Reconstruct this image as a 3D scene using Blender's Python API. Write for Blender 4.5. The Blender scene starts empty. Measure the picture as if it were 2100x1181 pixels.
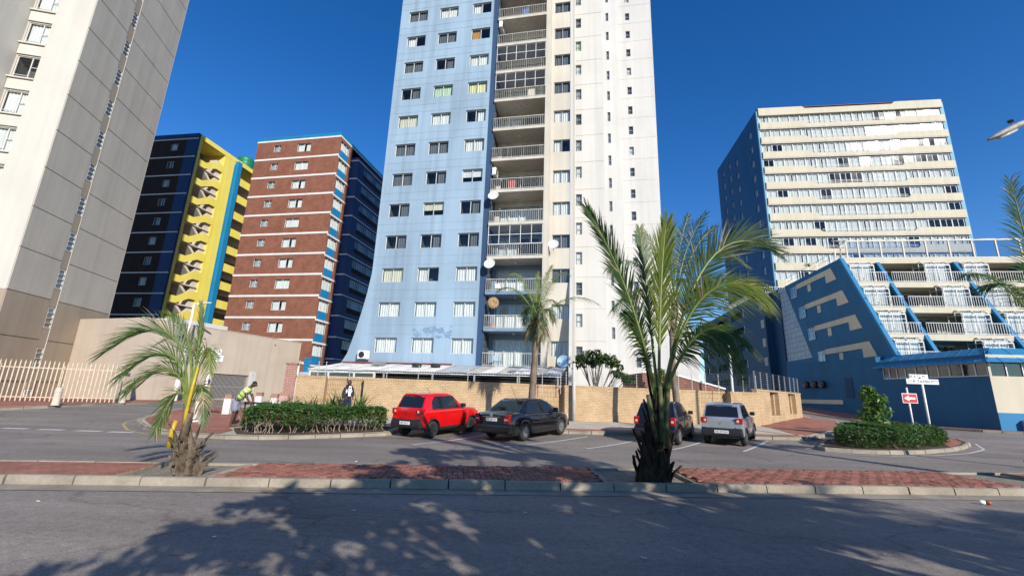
import bpy, bmesh, math, random
from mathutils import Vector, Matrix, Euler
random.seed(7)
C = bpy.context.scene
COL = C.collection
R_ = math.radians
# ------------------------------------------------------------------ camera
cam_d = bpy.data.cameras.new('camera'); cam = bpy.data.objects.new('camera', cam_d); COL.objects.link(cam)
PITCH, ROLL = R_(13.697), R_(1.971)
cp, sp, cr, sr = math.cos(PITCH), math.sin(PITCH), math.cos(ROLL), math.sin(ROLL)
F_ = Vector((0, cp, sp)); R0 = Vector((1, 0, 0)); U0 = Vector((0, -sp, cp))
RR = R0 * cr + U0 * sr; UU = U0 * cr - R0 * sr
cam.matrix_world = Matrix(((RR.x, UU.x, -F_.x, 0), (RR.y, UU.y, -F_.y, 0), (RR.z, UU.z, -F_.z, 1.65), (0, 0, 0, 1)))
cam_d.sensor_width = 36; cam_d.lens = 36 * 900 / 2100; cam_d.clip_start = .05; cam_d.clip_end = 3000
C.camera = cam
# ------------------------------------------------------------------ sky, sun, exposure
SUN_AZ, SUN_EL = R_(29), R_(26)
W = bpy.data.worlds.new('World'); C.world = W; W.use_nodes = True
nt = W.node_tree; nt.nodes.clear()
wo = nt.nodes.new('ShaderNodeOutputWorld'); bg = nt.nodes.new('ShaderNodeBackground'); sk = nt.nodes.new('ShaderNodeTexSky')
sk.sky_type = 'NISHITA'; sk.sun_disc = False; sk.sun_elevation = SUN_EL; sk.sun_rotation = math.pi - SUN_AZ
sk.air_density = 1.0; sk.dust_density = 0.0; sk.ozone_density = 3.0; sk.altitude = 300
bg.inputs['Strength'].default_value = 0.102
hs = nt.nodes.new('ShaderNodeHueSaturation'); hs.inputs['Saturation'].default_value = 1.335; hs.inputs['Hue'].default_value = .511; nt.links.new(sk.outputs[0], hs.inputs['Color'])
nt.links.new(hs.outputs[0], bg.inputs[0]); nt.links.new(bg.outputs[0], wo.inputs[0])
sd = bpy.data.lights.new('sun', 'SUN'); sd.energy = 3.7; sd.angle = R_(.53); sd.color = (1, .94, .84)
sun = bpy.data.objects.new('sun', sd); COL.objects.link(sun); sun.location = (20, -40, 40)
SUNV = Vector((math.sin(SUN_AZ) * math.cos(SUN_EL), -math.cos(SUN_AZ) * math.cos(SUN_EL), math.sin(SUN_EL)))
sun.rotation_euler = SUNV.to_track_quat('Z', 'Y').to_euler()
vs = C.view_settings; vs.view_transform = 'Standard'; vs.look = 'None'; vs.exposure = 0.72; vs.gamma = 1.0; vs.use_curve_mapping = False
C.cycles.max_bounces = 8; C.cycles.transparent_max_bounces = 12; C.cycles.caustics_reflective = False; C.cycles.caustics_refractive = False

# ------------------------------------------------------------------ helpers
def tag(o, label=None, cat=None, group=None, kind=None):
    if label: o['label'] = label
    if cat: o['category'] = cat
    if group: o['group'] = group
    if kind: o['kind'] = kind
    return o
def thing(name, label, cat, loc=(0, 0, 0), az=0, group=None, kind=None):
    o = bpy.data.objects.new(name, None); COL.objects.link(o); o.empty_display_size = .2
    o.location = loc; o.rotation_euler = (0, 0, R_(az))
    return tag(o, label, cat, group, kind)
def inst(name, data, parent=None, loc=(0, 0, 0), rz=0, scale=None):
    o = bpy.data.objects.new(name, data); COL.objects.link(o); o.location = loc
    o.rotation_euler = (0, 0, rz)
    if scale: o.scale = scale
    if parent: o.parent = parent
    return o
class B:
    def __init__(s): s.v = []; s.f = []; s.m = []
    def face(s, pts, m=0):
        n = len(s.v); s.v += [tuple(p) for p in pts]; s.f.append(tuple(range(n, n + len(pts)))); s.m.append(m); return s
    def box(s, x0, x1, y0, y1, z0, z1, m=0):
        n = len(s.v)
        s.v += [(x0, y0, z0), (x1, y0, z0), (x1, y1, z0), (x0, y1, z0), (x0, y0, z1), (x1, y0, z1), (x1, y1, z1), (x0, y1, z1)]
        for q in ((0, 3, 2, 1), (4, 5, 6, 7), (0, 1, 5, 4), (1, 2, 6, 5), (2, 3, 7, 6), (3, 0, 4, 7)):
            s.f.append(tuple(n + i for i in q)); s.m.append(m)
        return s
    def prism(s, poly, a0, a1, axis='y', m=0, m2=None):
        # polygon in the plane normal to axis, extruded a0..a1
        def P(p, a): return (p[0], a, p[1]) if axis == 'y' else ((a, p[0], p[1]) if axis == 'x' else (p[0], p[1], a))
        n = len(s.v); k = len(poly)
        s.v += [P(p, a0) for p in poly] + [P(p, a1) for p in poly]
        s.f.append(tuple(range(n, n + k))); s.m.append(m)
        s.f.append(tuple(range(n + 2 * k - 1, n + k - 1, -1))); s.m.append(m)
        for i in range(k):
            j = (i + 1) % k; s.f.append((n + i, n + k + i, n + k + j, n + j)); s.m.append(m if m2 is None else m2)
        return s
    def bar(s, p, q, w=.03, h=None, m=0, up=(0, 0, 1)):
        p = Vector(p); q = Vector(q); d = (q - p).normalized(); u = Vector(up)
        if abs(d.dot(u)) > .98: u = Vector((0, 1, 0))
        a = d.cross(u).normalized(); b = a.cross(d); h = h or w
        n = len(s.v)
        for e in (p, q):
            for i, j in ((-1, -1), (1, -1), (1, 1), (-1, 1)): s.v.append(tuple(e + a * (i * w / 2) + b * (j * h / 2)))
        for fc in ((0, 1, 2, 3), (7, 6, 5, 4), (0, 4, 5, 1), (1, 5, 6, 2), (2, 6, 7, 3), (3, 7, 4, 0)):
            s.f.append(tuple(n + i for i in fc)); s.m.append(m)
        return s
    def tube(s, pts, rad, n=8, m=0):
        pts = [Vector(p) for p in pts]; k = len(pts); base = len(s.v)
        if not hasattr(rad, '__len__'): rad = [rad] * k
        ref = None
        for i, p in enumerate(pts):
            t = (pts[min(i + 1, k - 1)] - pts[max(i - 1, 0)]).normalized()
            if ref is None:
                ref = t.cross(Vector((0, 0, 1)) if abs(t.z) < .9 else Vector((1, 0, 0))).normalized()
            a = (ref - t * ref.dot(t)).normalized(); b = t.cross(a); ref = a
            for j in range(n):
                an = 2 * math.pi * j / n
                s.v.append(tuple(p + a * (math.cos(an) * rad[i]) + b * (math.sin(an) * rad[i])))
        for i in range(k - 1):
            for j in range(n):
                j2 = (j + 1) % n
                s.f.append((base + i * n + j, base + i * n + j2, base + (i + 1) * n + j2, base + (i + 1) * n + j)); s.m.append(m)
        s.f.append(tuple(range(base + n - 1, base - 1, -1))); s.m.append(m)
        s.f.append(tuple(range(base + (k - 1) * n, base + k * n))); s.m.append(m)
        return s
    def lathe(s, prof, n=16, c=(0, 0), axis='z', m=0):
        base = len(s.v); k = len(prof)
        for r, z in prof:
            for j in range(n):
                an = 2 * math.pi * j / n; x, y = r * math.cos(an), r * math.sin(an)
                s.v.append((c[0] + x, c[1] + y, z) if axis == 'z' else (c[0] + x, z, c[1] + y))
        for i in range(k - 1):
            for j in range(n):
                j2 = (j + 1) % n
                s.f.append((base + i * n + j, base + i * n + j2, base + (i + 1) * n + j2, base + (i + 1) * n + j)); s.m.append(m)
        if prof[0][0] > 1e-4: s.f.append(tuple(range(base + n - 1, base - 1, -1))); s.m.append(m)
        if prof[-1][0] > 1e-4: s.f.append(tuple(range(base + (k - 1) * n, base + k * n))); s.m.append(m)
        return s
    def data(s, name, mats, smooth=False, fix=True, bevel=0):
        me = bpy.data.meshes.new(name); me.from_pydata(s.v, [], s.f)
        if not isinstance(mats, (list, tuple)): mats = [mats]
        for mt in mats: me.materials.append(mt)
        me.polygons.foreach_set('material_index', s.m)
        if fix or bevel:
            bm = bmesh.new(); bm.from_mesh(me)
            if bevel:
                bmesh.ops.remove_doubles(bm, verts=bm.verts, dist=1e-4)
                es = [e for e in bm.edges if len(e.link_faces) == 2 and e.calc_face_angle(0) > .5]
                bmesh.ops.bevel(bm, geom=es, offset=bevel, segments=2, affect='EDGES', profile=.6)
            if fix: bmesh.ops.recalc_face_normals(bm, faces=bm.faces)
            bm.to_mesh(me); bm.free()
        if smooth: me.polygons.foreach_set('use_smooth', [True] * len(me.polygons))
        me.update(); return me
    def build(s, name, mats, parent=None, smooth=False, fix=True, bevel=0, loc=(0, 0, 0), rz=0):
        return inst(name, s.data(name, mats, smooth, fix, bevel), parent, loc, rz)
def facade(b, x0, x1, z0, z1, holes, y=0, rev=.16, m=0, mr=None):
    mr = m if mr is None else mr
    xs = sorted({x0, x1} | {round(h[i], 4) for h in holes for i in (0, 1)}); zs = sorted({z0, z1} | {round(h[i], 4) for h in holes for i in (2, 3)})
    xs = [x for x in xs if x0 - 1e-6 <= x <= x1 + 1e-6]; zs = [z for z in zs if z0 - 1e-6 <= z <= z1 + 1e-6]
    def inh(x, z):
        for h in holes:
            if h[0] < x < h[1] and h[2] < z < h[3]: return True
        return False
    for j in range(len(zs) - 1):
        run = None
        for i in range(len(xs)):
            solid = i < len(xs) - 1 and not inh((xs[i] + xs[i + 1]) / 2, (zs[j] + zs[j + 1]) / 2)
            if solid and run is None: run = xs[i]
            if not solid and run is not None:
                b.face([(run, y, zs[j]), (xs[i], y, zs[j]), (xs[i], y, zs[j + 1]), (run, y, zs[j + 1])], m); run = None
    for xa, xb, za, zb in holes:
        y2 = y + rev
        b.face([(xa, y, za), (xb, y, za), (xb, y2, za), (xa, y2, za)], mr); b.face([(xa, y, zb), (xa, y2, zb), (xb, y2, zb), (xb, y, zb)], mr)
        b.face([(xa, y, za), (xa, y2, za), (xa, y2, zb), (xa, y, zb)], mr); b.face([(xb, y, za), (xb, y, zb), (xb, y2, zb), (xb, y2, za)], mr)
def ss(t):
    t = max(0., min(1., t)); return t * t * (3 - 2 * t)
def G(x, y):
    w = ss((x - 20) / 6.)
    return .32 * ss((y - 16) / 8.) + ss((x - 13) / 4.) * ((1 - w) * .05 * max(0, min(y, 60) - 24.5) + w * .09 * max(0, min(y, 60) - 36))
def sheet(name, poly, off, mat, skirt=0, kind='structure', m2=None, cutx=False):
    bm = bmesh.new(); vs_ = [bm.verts.new((p[0], p[1], 0)) for p in poly]; bm.faces.new(vs_)
    ys = [p[1] for p in poly]; xs = [p[0] for p in poly]
    y = 15.
    while y < min(max(ys), 62):
        if y > min(ys): bmesh.ops.bisect_plane(bm, geom=bm.verts[:] + bm.edges[:] + bm.faces[:], plane_co=(0, y, 0), plane_no=(0, 1, 0))
        y += .5
    x = 13.
    while x < min(max(xs), 34):
        if x > min(xs): bmesh.ops.bisect_plane(bm, geom=bm.verts[:] + bm.edges[:] + bm.faces[:], plane_co=(x, 0, 0), plane_no=(1, 0, 0))
        x += .75
    for v in bm.verts: v.co.z = G(v.co.x, v.co.y) + off
    bmesh.ops.recalc_face_normals(bm, faces=bm.faces)
    for f in bm.faces:
        if f.normal.z < 0: f.normal_flip()
    if skirt:
        be = [e for e in bm.edges if len(e.link_faces) == 1]
        r = bmesh.ops.extrude_edge_only(bm, edges=be)
        for v in r['geom']:
            if isinstance(v, bmesh.types.BMVert): v.co.z -= skirt
        bmesh.ops.recalc_face_normals(bm, faces=bm.faces)
    me = bpy.data.meshes.new(name); bm.to_mesh(me); bm.free(); me.materials.append(mat)
    o = inst(name, me); o['kind'] = kind; return o
def text_mesh(txt, size, mat, name, ext=.004, align='CENTER', spacing=1.0):
    cu = bpy.data.curves.new('t', 'FONT'); cu.body = txt; cu.size = size; cu.extrude = ext; cu.align_x = align; cu.align_y = 'CENTER'; cu.space_character = spacing; cu.resolution_u = 2
    o = bpy.data.objects.new('t', cu); COL.objects.link(o)
    dg = bpy.context.evaluated_depsgraph_get(); me = bpy.data.meshes.new_from_object(o.evaluated_get(dg))
    bpy.data.objects.remove(o); bpy.data.curves.remove(cu)
    me.name = name; me.materials.clear(); me.materials.append(mat); return me
# ------------------------------------------------------------------ materials
def newmat(name):
    m = bpy.data.materials.new(name); m.use_nodes = True; n = m.node_tree.nodes; l = m.node_tree.links
    return m, n, l, n['Principled BSDF'], n['Material Output']
def srgb(c): return tuple(((x / 255) / 12.92 if x <= 10 else ((x / 255 + .055) / 1.055) ** 2.4) for x in c)
def ramp(n, a, b_, p0=.3, p1=.7):
    r = n.new('ShaderNodeValToRGB'); r.color_ramp.elements[0].position = p0; r.color_ramp.elements[1].position = p1
    r.color_ramp.elements[0].color = (*a, 1); r.color_ramp.elements[1].color = (*b_, 1); return r
def mixc(n, l, fac, a, b_, mode='MIX'):
    x = n.new('ShaderNodeMixRGB'); x.blend_type = mode
    for i, v in ((0, fac), (1, a), (2, b_)):
        if hasattr(v, 'is_linked'): l.new(v, x.inputs[i])
        elif i == 0: x.inputs[0].default_value = v
        else: x.inputs[i].default_value = (*v, 1)
    return x.outputs[0]
def noise(n, l, scale, detail=4, vec=None, st=(1, 1, 1), rough=.55):
    t = n.new('ShaderNodeTexNoise'); t.inputs['Scale'].default_value = scale; t.inputs['Detail'].default_value = detail; t.inputs['Roughness'].default_value = rough
    if vec is None:
        g = n.new('ShaderNodeNewGeometry'); vec = g.outputs['Position']
    mp = n.new('ShaderNodeMapping'); mp.inputs['Scale'].default_value = st; l.new(vec, mp.inputs[0]); l.new(mp.outputs[0], t.inputs['Vector'])
    return t.outputs['Fac']
def bump(n, l, bs, h, strength=.3, dist=.01):
    b = n.new('ShaderNodeBump'); b.inputs['Strength'].default_value = strength; b.inputs['Distance'].default_value = dist
    l.new(h, b.inputs['Height']); l.new(b.outputs[0], bs.inputs['Normal'])
def paint(name, col, rough=.7, var=.10, streak=.18, fine=.08, scale=.35, bmp=.15, spec=.3, dirt=None):
    m, n, l, bs, o = newmat(name)
    dk = tuple(c * (1 - var * 2) for c in col) if dirt is None else dirt
    big = noise(n, l, scale, 5); r1 = ramp(n, dk, col, .25, .62); l.new(big, r1.inputs[0])
    st = noise(n, l, 1.0, 5, st=(1.7, 1.7, .06)); r2 = ramp(n, (1 - streak,) * 3, (1, 1, 1), .3, .6); l.new(st, r2.inputs[0])
    c = mixc(n, l, 1, r1.outputs[0], r2.outputs[0], 'MULTIPLY')
    fn = noise(n, l, 22, 3); r3 = ramp(n, (1 - fine,) * 3, (1 + fine * .3,) * 3, .3, .7); l.new(fn, r3.inputs[0])
    c = mixc(n, l, 1, c, r3.outputs[0], 'MULTIPLY')
    l.new(c, bs.inputs['Base Color']); bs.inputs['Roughness'].default_value = rough; bs.inputs['Specular IOR Level'].default_value = spec
    if bmp: bump(n, l, bs, noise(n, l, 30, 4), bmp, .006)
    return m
def plain(name, col, rough=.5, metal=0, spec=.5, coat=0, var=.06, scale=6):
    m, n, l, bs, o = newmat(name)
    f = noise(n, l, scale, 3); r = ramp(n, tuple(c * (1 - var * 2) for c in col), tuple(min(1, c * (1 + var)) for c in col), .3, .7); l.new(f, r.inputs[0]); l.new(r.outputs[0], bs.inputs['Base Color'])
    bs.inputs['Roughness'].default_value = rough; bs.inputs['Metallic'].default_value = metal; bs.inputs['Specular IOR Level'].default_value = spec; bs.inputs['Coat Weight'].default_value = coat; bs.inputs['Coat Roughness'].default_value = .03
    return m
def brickmat(name, c1, c2, mortar, bw=.23, bh=.085, ms=.012, rough=.85, mode='wall', var=.25, bs_=.35):
    m, n, l, bs, o = newmat(name)
    tc = n.new('ShaderNodeTexCoord'); sx = n.new('ShaderNodeSeparateXYZ'); cx = n.new('ShaderNodeCombineXYZ'); l.new(tc.outputs['Object'], sx.inputs[0])
    if mode == 'wall':
        a = n.new('ShaderNodeMath'); a.operation = 'ADD'; l.new(sx.outputs[0], a.inputs[0]); l.new(sx.outputs[1], a.inputs[1]); l.new(a.outputs[0], cx.inputs[0]); l.new(sx.outputs[2], cx.inputs[1])
    elif mode == 'soldier':
        a = n.new('ShaderNodeMath'); a.operation = 'ADD'; l.new(sx.outputs[0], a.inputs[0]); l.new(sx.outputs[1], a.inputs[1]); l.new(a.outputs[0], cx.inputs[1]); l.new(sx.outputs[2], cx.inputs[0])
    else:
        l.new(sx.outputs[0], cx.inputs[0]); l.new(sx.outputs[1], cx.inputs[1])
    t = n.new('ShaderNodeTexBrick'); t.inputs['Scale'].default_value = 1; t.inputs['Brick Width'].default_value = bw; t.inputs['Row Height'].default_value = bh
    t.inputs['Mortar Size'].default_value = ms; t.inputs['Mortar Smooth'].default_value = .2; t.inputs['Bias'].default_value = 0
    t.inputs['Color1'].default_value = (*c1, 1); t.inputs['Color2'].default_value = (*c2, 1); t.inputs['Mortar'].default_value = (*mortar, 1)
    if mode == 'soldier': t.offset = 0
    l.new(cx.outputs[0], t.inputs['Vector'])
    f = noise(n, l, 1.2, 5); r = ramp(n, (1 - var,) * 3, (1.08,) * 3, .3, .65); l.new(f, r.inputs[0])
    c = mixc(n, l, 1, t.outputs['Color'], r.outputs[0], 'MULTIPLY')
    f2 = noise(n, l, 14, 3); r2 = ramp(n, (.86,) * 3, (1.05,) * 3, .3, .7); l.new(f2, r2.inputs[0])
    c = mixc(n, l, 1, c, r2.outputs[0], 'MULTIPLY')
    l.new(c, bs.inputs['Base Color']); bs.inputs['Roughness'].default_value = rough; bs.inputs['Specular IOR Level'].default_value = .25
    iv = n.new('ShaderNodeMath'); iv.operation = 'SUBTRACT'; iv.inputs[0].default_value = 1; l.new(t.outputs['Fac'], iv.inputs[1]); bump(n, l, bs, iv.outputs[0], bs_, .012)
    return m
def glassmat(name, tint=(.93, .95, .95), refl=.02, dark=None):
    m, n, l, bs, o = newmat(name); n.remove(bs)
    tr = n.new('ShaderNodeBsdfTransparent'); tr.inputs[0].default_value = (*tint, 1)
    gl = n.new('ShaderNodeBsdfGlossy'); gl.inputs['Roughness'].default_value = .05; gl.inputs[0].default_value = (.9, .92, .95, 1)
    lw = n.new('ShaderNodeLayerWeight'); lw.inputs['Blend'].default_value = .5
    pw = n.new('ShaderNodeMath'); pw.operation = 'POWER'; pw.inputs[1].default_value = 4.5; l.new(lw.outputs['Facing'], pw.inputs[0])
    ad = n.new('ShaderNodeMath'); ad.operation = 'ADD'; ad.use_clamp = True; l.new(pw.outputs[0], ad.inputs[0]); ad.inputs[1].default_value = refl + .012
    mx = n.new('ShaderNodeMixShader'); l.new(ad.outputs[0], mx.inputs[0]); l.new(tr.outputs[0], mx.inputs[1]); l.new(gl.outputs[0], mx.inputs[2]); l.new(mx.outputs[0], o.inputs[0])
    bm_ = n.new('ShaderNodeBump'); bm_.inputs['Strength'].default_value = .07; bm_.inputs['Distance'].default_value = .05
    l.new(noise(n, l, 1.3, 2), bm_.inputs['Height']); l.new(bm_.outputs[0], gl.inputs['Normal'])
    return m
def leafmat(name, a, b_, trans=.35, scale=3.0, rough=.45, vein=False):
    m, n, l, bs, o = newmat(name)
    f = noise(n, l, scale, 3); r = ramp(n, a, b_, .3, .7); l.new(f, r.inputs[0]); l.new(r.outputs[0], bs.inputs['Base Color']); bs.inputs['Roughness'].default_value = rough; bs.inputs['Specular IOR Level'].default_value = .35
    tl = n.new('ShaderNodeBsdfTranslucent'); c2 = mixc(n, l, .5, r.outputs[0], (.18, .22, .02), 'ADD'); l.new(c2, tl.inputs[0])
    mx = n.new('ShaderNodeMixShader'); mx.inputs[0].default_value = trans; l.new(bs.outputs[0], mx.inputs[1]); l.new(tl.outputs[0], mx.inputs[2]); l.new(mx.outputs[0], o.inputs[0])
    return m
MT = {}
MT['frame'] = plain('white_window_frame', (.62, .62, .60), .45, var=.1)
MT['alu'] = plain('grey_aluminium_frame', (.42, .43, .44), .4, .3)
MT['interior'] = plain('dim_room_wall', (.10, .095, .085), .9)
MT['glass'] = glassmat('window_glass')
MT['glass_dark'] = glassmat('tinted_glass', (.42, .44, .45), .08)
def curtainmat(name, col):
    m, n, l, bs, o = newmat(name)
    w = noise(n, l, 1.0, 3, st=(9, 9, .3)); r = ramp(n, tuple(c * .72 for c in col), col, .3, .6); l.new(w, r.inputs[0]); l.new(r.outputs[0], bs.inputs['Base Color']); bs.inputs['Roughness'].default_value = .9; bs.inputs['Specular IOR Level'].default_value = .1
    return m
MT['cur_white'] = curtainmat('white_net_curtain', (.80, .80, .78)); MT['cur_cream'] = curtainmat('cream_curtain', (.72, .68, .52)); MT['cur_green'] = curtainmat('pale_green_curtain', (.55, .70, .50)); MT['cur_yellow'] = curtainmat('pale_yellow_blind', (.78, .74, .45)); MT['cur_orange'] = curtainmat('orange_board', (.62, .30, .06)); MT['cur_grey'] = curtainmat('grey_curtain', (.42, .43, .45)); MT['refl_grey'] = curtainmat('painted_pane_reflection', (.16, .165, .17))  # last one: dark grey sheet painting the sky reflection of bare panes
MT['white_wall'] = paint('white_wall_paint', (.57, .56, .54), .75, .04, .11, .05)
MT['cream_col'] = paint('stained_cream_paint', (.60, .555, .475), .75, .07, .16, .05)
MT['dkline'] = plain('dark_joint', (.10, .10, .10), .9)
MT['metal_white'] = plain('white_painted_metal', (.72, .72, .70), .45)
MT['galv'] = plain('galvanised_steel', (.48, .49, .50), .42, .55, var=.15)
MT['black'] = plain('black_plastic', (.018, .018, .02), .5)
MT['rubber'] = plain('black_rubber', (.02, .02, .021), .8)
# windows -----------------------------------------------------------------
WC = {}
def window_meshes(w, h, kind, fm):
    key = (round(w, 2), round(h, 2), kind, fm)
    if key in WC: return WC[key]
    t = .05; fr = B(); D = .06
    fr.box(0, w, 0, D, 0, t).box(0, w, 0, D, h - t, h).box(0, t, 0, D, t, h - t).box(w - t, w, 0, D, t, h - t)
    panes = []
    if kind == 'two':
        fr.box(w / 2 - .025, w / 2 + .025, 0, D, t, h - t); panes = [(t, w / 2 - .025, t, h - t), (w / 2 + .025, w - t, t, h - t)]
    elif kind == 'three':
        for i in (1, 2): fr.box(w * i / 3 - .02, w * i / 3 + .02, 0, D, t, h - t)
        e = [t, w / 3 - .02, w / 3 + .02, 2 * w / 3 - .02, 2 * w / 3 + .02, w - t]; panes = [(e[0], e[1], t, h - t), (e[2], e[3], t, h - t), (e[4], e[5], t, h - t)]
    elif kind == 'casement':
        a = w * .62; fr.box(a - .025, a + .025, 0, D, t, h - t); fr.box(a + .025, w - t, 0, D, h * .55 - .02, h * .55 + .02); fr.box(t, a - .025, 0, D, h * .16 - .015, h * .16 + .015)
        panes = [(t, a - .025, t, h - t), (a + .025, w - t, t, h * .55 - .02), (a + .025, w - t, h * .55 + .02, h - t)]
    elif kind == 'sash':
        fr.box(t, w - t, 0, D, h * .5 - .02, h * .5 + .02); panes = [(t, w - t, t, h * .5 - .02), (t, w - t, h * .5 + .02, h - t)]
    elif kind == 'louvre':
        for i in (1, 2, 3): fr.box(t, w - t, -.04, D, h * i / 4 - .015, h * i / 4 + .015)
        panes = [(t, w - t, t, h - t)]
    elif kind == 'hotel':
        fr.box(w * .42 - .02, w * .42 + .02, 0, D, t, h - t); panes = [(t, w - t, t, h - t)]
    else: panes = [(t, w - t, t, h - t)]
    Y = .9
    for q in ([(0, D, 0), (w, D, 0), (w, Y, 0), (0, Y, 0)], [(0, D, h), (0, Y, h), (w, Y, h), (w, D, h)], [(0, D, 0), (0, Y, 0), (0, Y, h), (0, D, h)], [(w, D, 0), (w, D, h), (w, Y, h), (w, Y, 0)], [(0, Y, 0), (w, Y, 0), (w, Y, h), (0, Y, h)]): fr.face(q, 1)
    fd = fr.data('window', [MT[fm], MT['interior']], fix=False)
    pd = []
    for (a, b_, c, d) in panes: pd.append(B().box(a, b_, .025, .033, c, d).data('pane', MT['glass'], fix=False))
    WC[key] = (fd, pd); return WC[key]
CUR = {}
def curtain_mesh(w, h, x0, x1, z0, z1, mat, wavy=True):
    key = (round(w, 2), round(h, 2), round(x0, 2), round(x1, 2), round(z0, 2), round(z1, 2), mat)
    if key in CUR: return CUR[key]
    b = B(); n = max(3, int((x1 - x0) / .05)) if wavy else 1
    for i in range(n):
        a, c = x0 + (x1 - x0) * i / n, x0 + (x1 - x0) * (i + 1) / n
        ya, yc = (.15 + .03 * math.sin(a * 34 + .6 * math.sin(a * 9)), .15 + .03 * math.sin(c * 34 + .6 * math.sin(c * 9))) if wavy else (.12, .12)
        b.face([(a, ya, z0), (c, yc, z0), (c, yc, z1), (a, ya, z1)])
    CUR[key] = b.data('curtain', MT[mat], smooth=True, fix=False); return CUR[key]
PR = random.Random(99)
def add_window(par, x, z, w, h, y=0, kind='two', fm='frame', cur=None, rz=0, rnd=None):
    fd, pd = window_meshes(w, h, kind, fm)
    wn = inst('window', fd, par, (x, y, z), rz)
    for p in pd: inst('pane', p, wn, (0, 0, 0), PR.uniform(-.02, .02))
    if cur is None and rnd is not None:
        r = rnd.random()
        cur = ('full', 'cur_white') if r < .34 else ('left', 'cur_white') if r < .46 else ('right', 'cur_white') if r < .56 else ('both', 'cur_white') if r < .66 else ('full', 'cur_cream') if r < .74 else ('top', 'cur_cream') if r < .8 else None
    if cur:
        k, mt = cur
        rg = {'full': [(.04, w - .04, .04, h - .04)], 'left': [(.04, w * .45, .04, h - .04)], 'right': [(w * .55, w - .04, .04, h - .04)], 'both': [(.04, w * .5, .04, h - .04), (w * .62, w - .04, .04, h - .04)], 'top': [(.04, w - .04, h * .45, h - .04)]}[k]
        for (a, b_, c, d) in rg: inst('curtain', curtain_mesh(w, h, a, b_, c, d, mt, k != 'top'), wn)
    return wn
def rail_mesh(w, h, mat, gap=.16, name='railing', bar=.02, kick=.06):
    b = B(); b.box(0, w, -.03, .03, h - .05, h); b.box(0, w, -.015, .015, kick, kick + .04); n = max(2, int(w / gap))
    for i in range(n + 1):
        x = w * i / n; t = .035 if i % 8 == 0 else bar; b.box(max(0, x - t / 2), min(w, x + t / 2), -t / 2, t / 2, 0 if i % 8 == 0 else kick + .04, h - .05)
    return b.data(name, mat, fix=False)
# ================================================================== GROUND
def asphalt(name, col, patch):
    m, n, l, bs, o = newmat(name)
    big = noise(n, l, .22, 6, st=(1, 2.2, 1)); r1 = ramp(n, patch, col, .35, .6); l.new(big, r1.inputs[0])
    sp_ = noise(n, l, 55, 3); r2 = ramp(n, (.62,) * 3, (1.35,) * 3, .28, .74); l.new(sp_, r2.inputs[0])
    c = mixc(n, l, 1, r1.outputs[0], r2.outputs[0], 'MULTIPLY')
    sp2 = noise(n, l, 9, 4); r4 = ramp(n, (.82,) * 3, (1.12,) * 3, .3, .7); l.new(sp2, r4.inputs[0]); c = mixc(n, l, 1, c, r4.outputs[0], 'MULTIPLY')
    v = n.new('ShaderNodeTexVoronoi'); v.feature = 'DISTANCE_TO_EDGE'; v.inputs['Scale'].default_value = .22; g = n.new('ShaderNodeNewGeometry')
    wv = n.new('ShaderNodeTexNoise'); wv.inputs['Scale'].default_value = 1.1; wv.inputs['Detail'].default_value = 5; l.new(g.outputs['Position'], wv.inputs['Vector'])
    ad = n.new('ShaderNodeVectorMath'); ad.operation = 'MULTIPLY_ADD'; l.new(wv.outputs['Color'], ad.inputs[0]); ad.inputs[1].default_value = (1.6, 1.6, 0); l.new(g.outputs['Position'], ad.inputs[2]); l.new(ad.outputs[0], v.inputs['Vector'])
    r3 = ramp(n, (.35,) * 3, (1,) * 3, .0, .010); l.new(v.outputs['Distance'], r3.inputs[0]); c = mixc(n, l, .5, c, r3.outputs[0], 'MULTIPLY')
    sk_ = noise(n, l, .9, 4, st=(.12, 1.6, 1)); r5 = ramp(n, (.86,) * 3, (1.06,) * 3, .3, .65); l.new(sk_, r5.inputs[0]); c = mixc(n, l, 1, c, r5.outputs[0], 'MULTIPLY')
    pt = noise(n, l, 6.5, 3, st=(.55, 1.5, 1)); r6 = ramp(n, (.62,) * 3, (1,) * 3, .30, .36); l.new(pt, r6.inputs[0]); c = mixc(n, l, .75, c, r6.outputs[0], 'MULTIPLY')
    ol = noise(n, l, .55, 4); r7 = ramp(n, (1,) * 3, (.72, .72, .74), .62, .74); l.new(ol, r7.inputs[0]); c = mixc(n, l, 1, c, r7.outputs[0], 'MULTIPLY')
    l.new(c, bs.inputs['Base Color']); bs.inputs['Roughness'].default_value = .82; bs.inputs['Specular IOR Level'].default_value = .3
    bump(n, l, bs, noise(n, l, 90, 3), .55, .006); return m
M_asph = asphalt('sun_bleached_asphalt', (.275, .238, .208), (.205, .178, .158))
M_asph2 = asphalt('older_asphalt', (.26, .225, .197), (.20, .174, .154))
M_conc = paint('kerb_concrete', (.35, .30, .235), .85, .20, .05, .16, 1.3, .5)
M_pave = paint('pavement_concrete', (.52, .45, .36), .85, .09, .02, .10, .9, .3)
M_red = brickmat('red_brick_paving', (.43, .185, .13), (.35, .14, .098), (.19, .10, .075), .2, .1, .008, .85, 'flat', .3)
M_paint = paint('road_paint', (.66, .65, .62), .7, .12, .02, .18, 2.5, .2)
M_yel = paint('faded_yellow_paint', (.50, .38, .16), .8, .18, .02, .2, 2.5, .2)
M_soil = paint('dry_soil', (.10, .075, .05), .95, .2, .02, .3, 2, .8)
M_grav = paint('gravel_bed', (.30, .26, .20), .95, .2, .02, .45, 4, 1.0)
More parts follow.
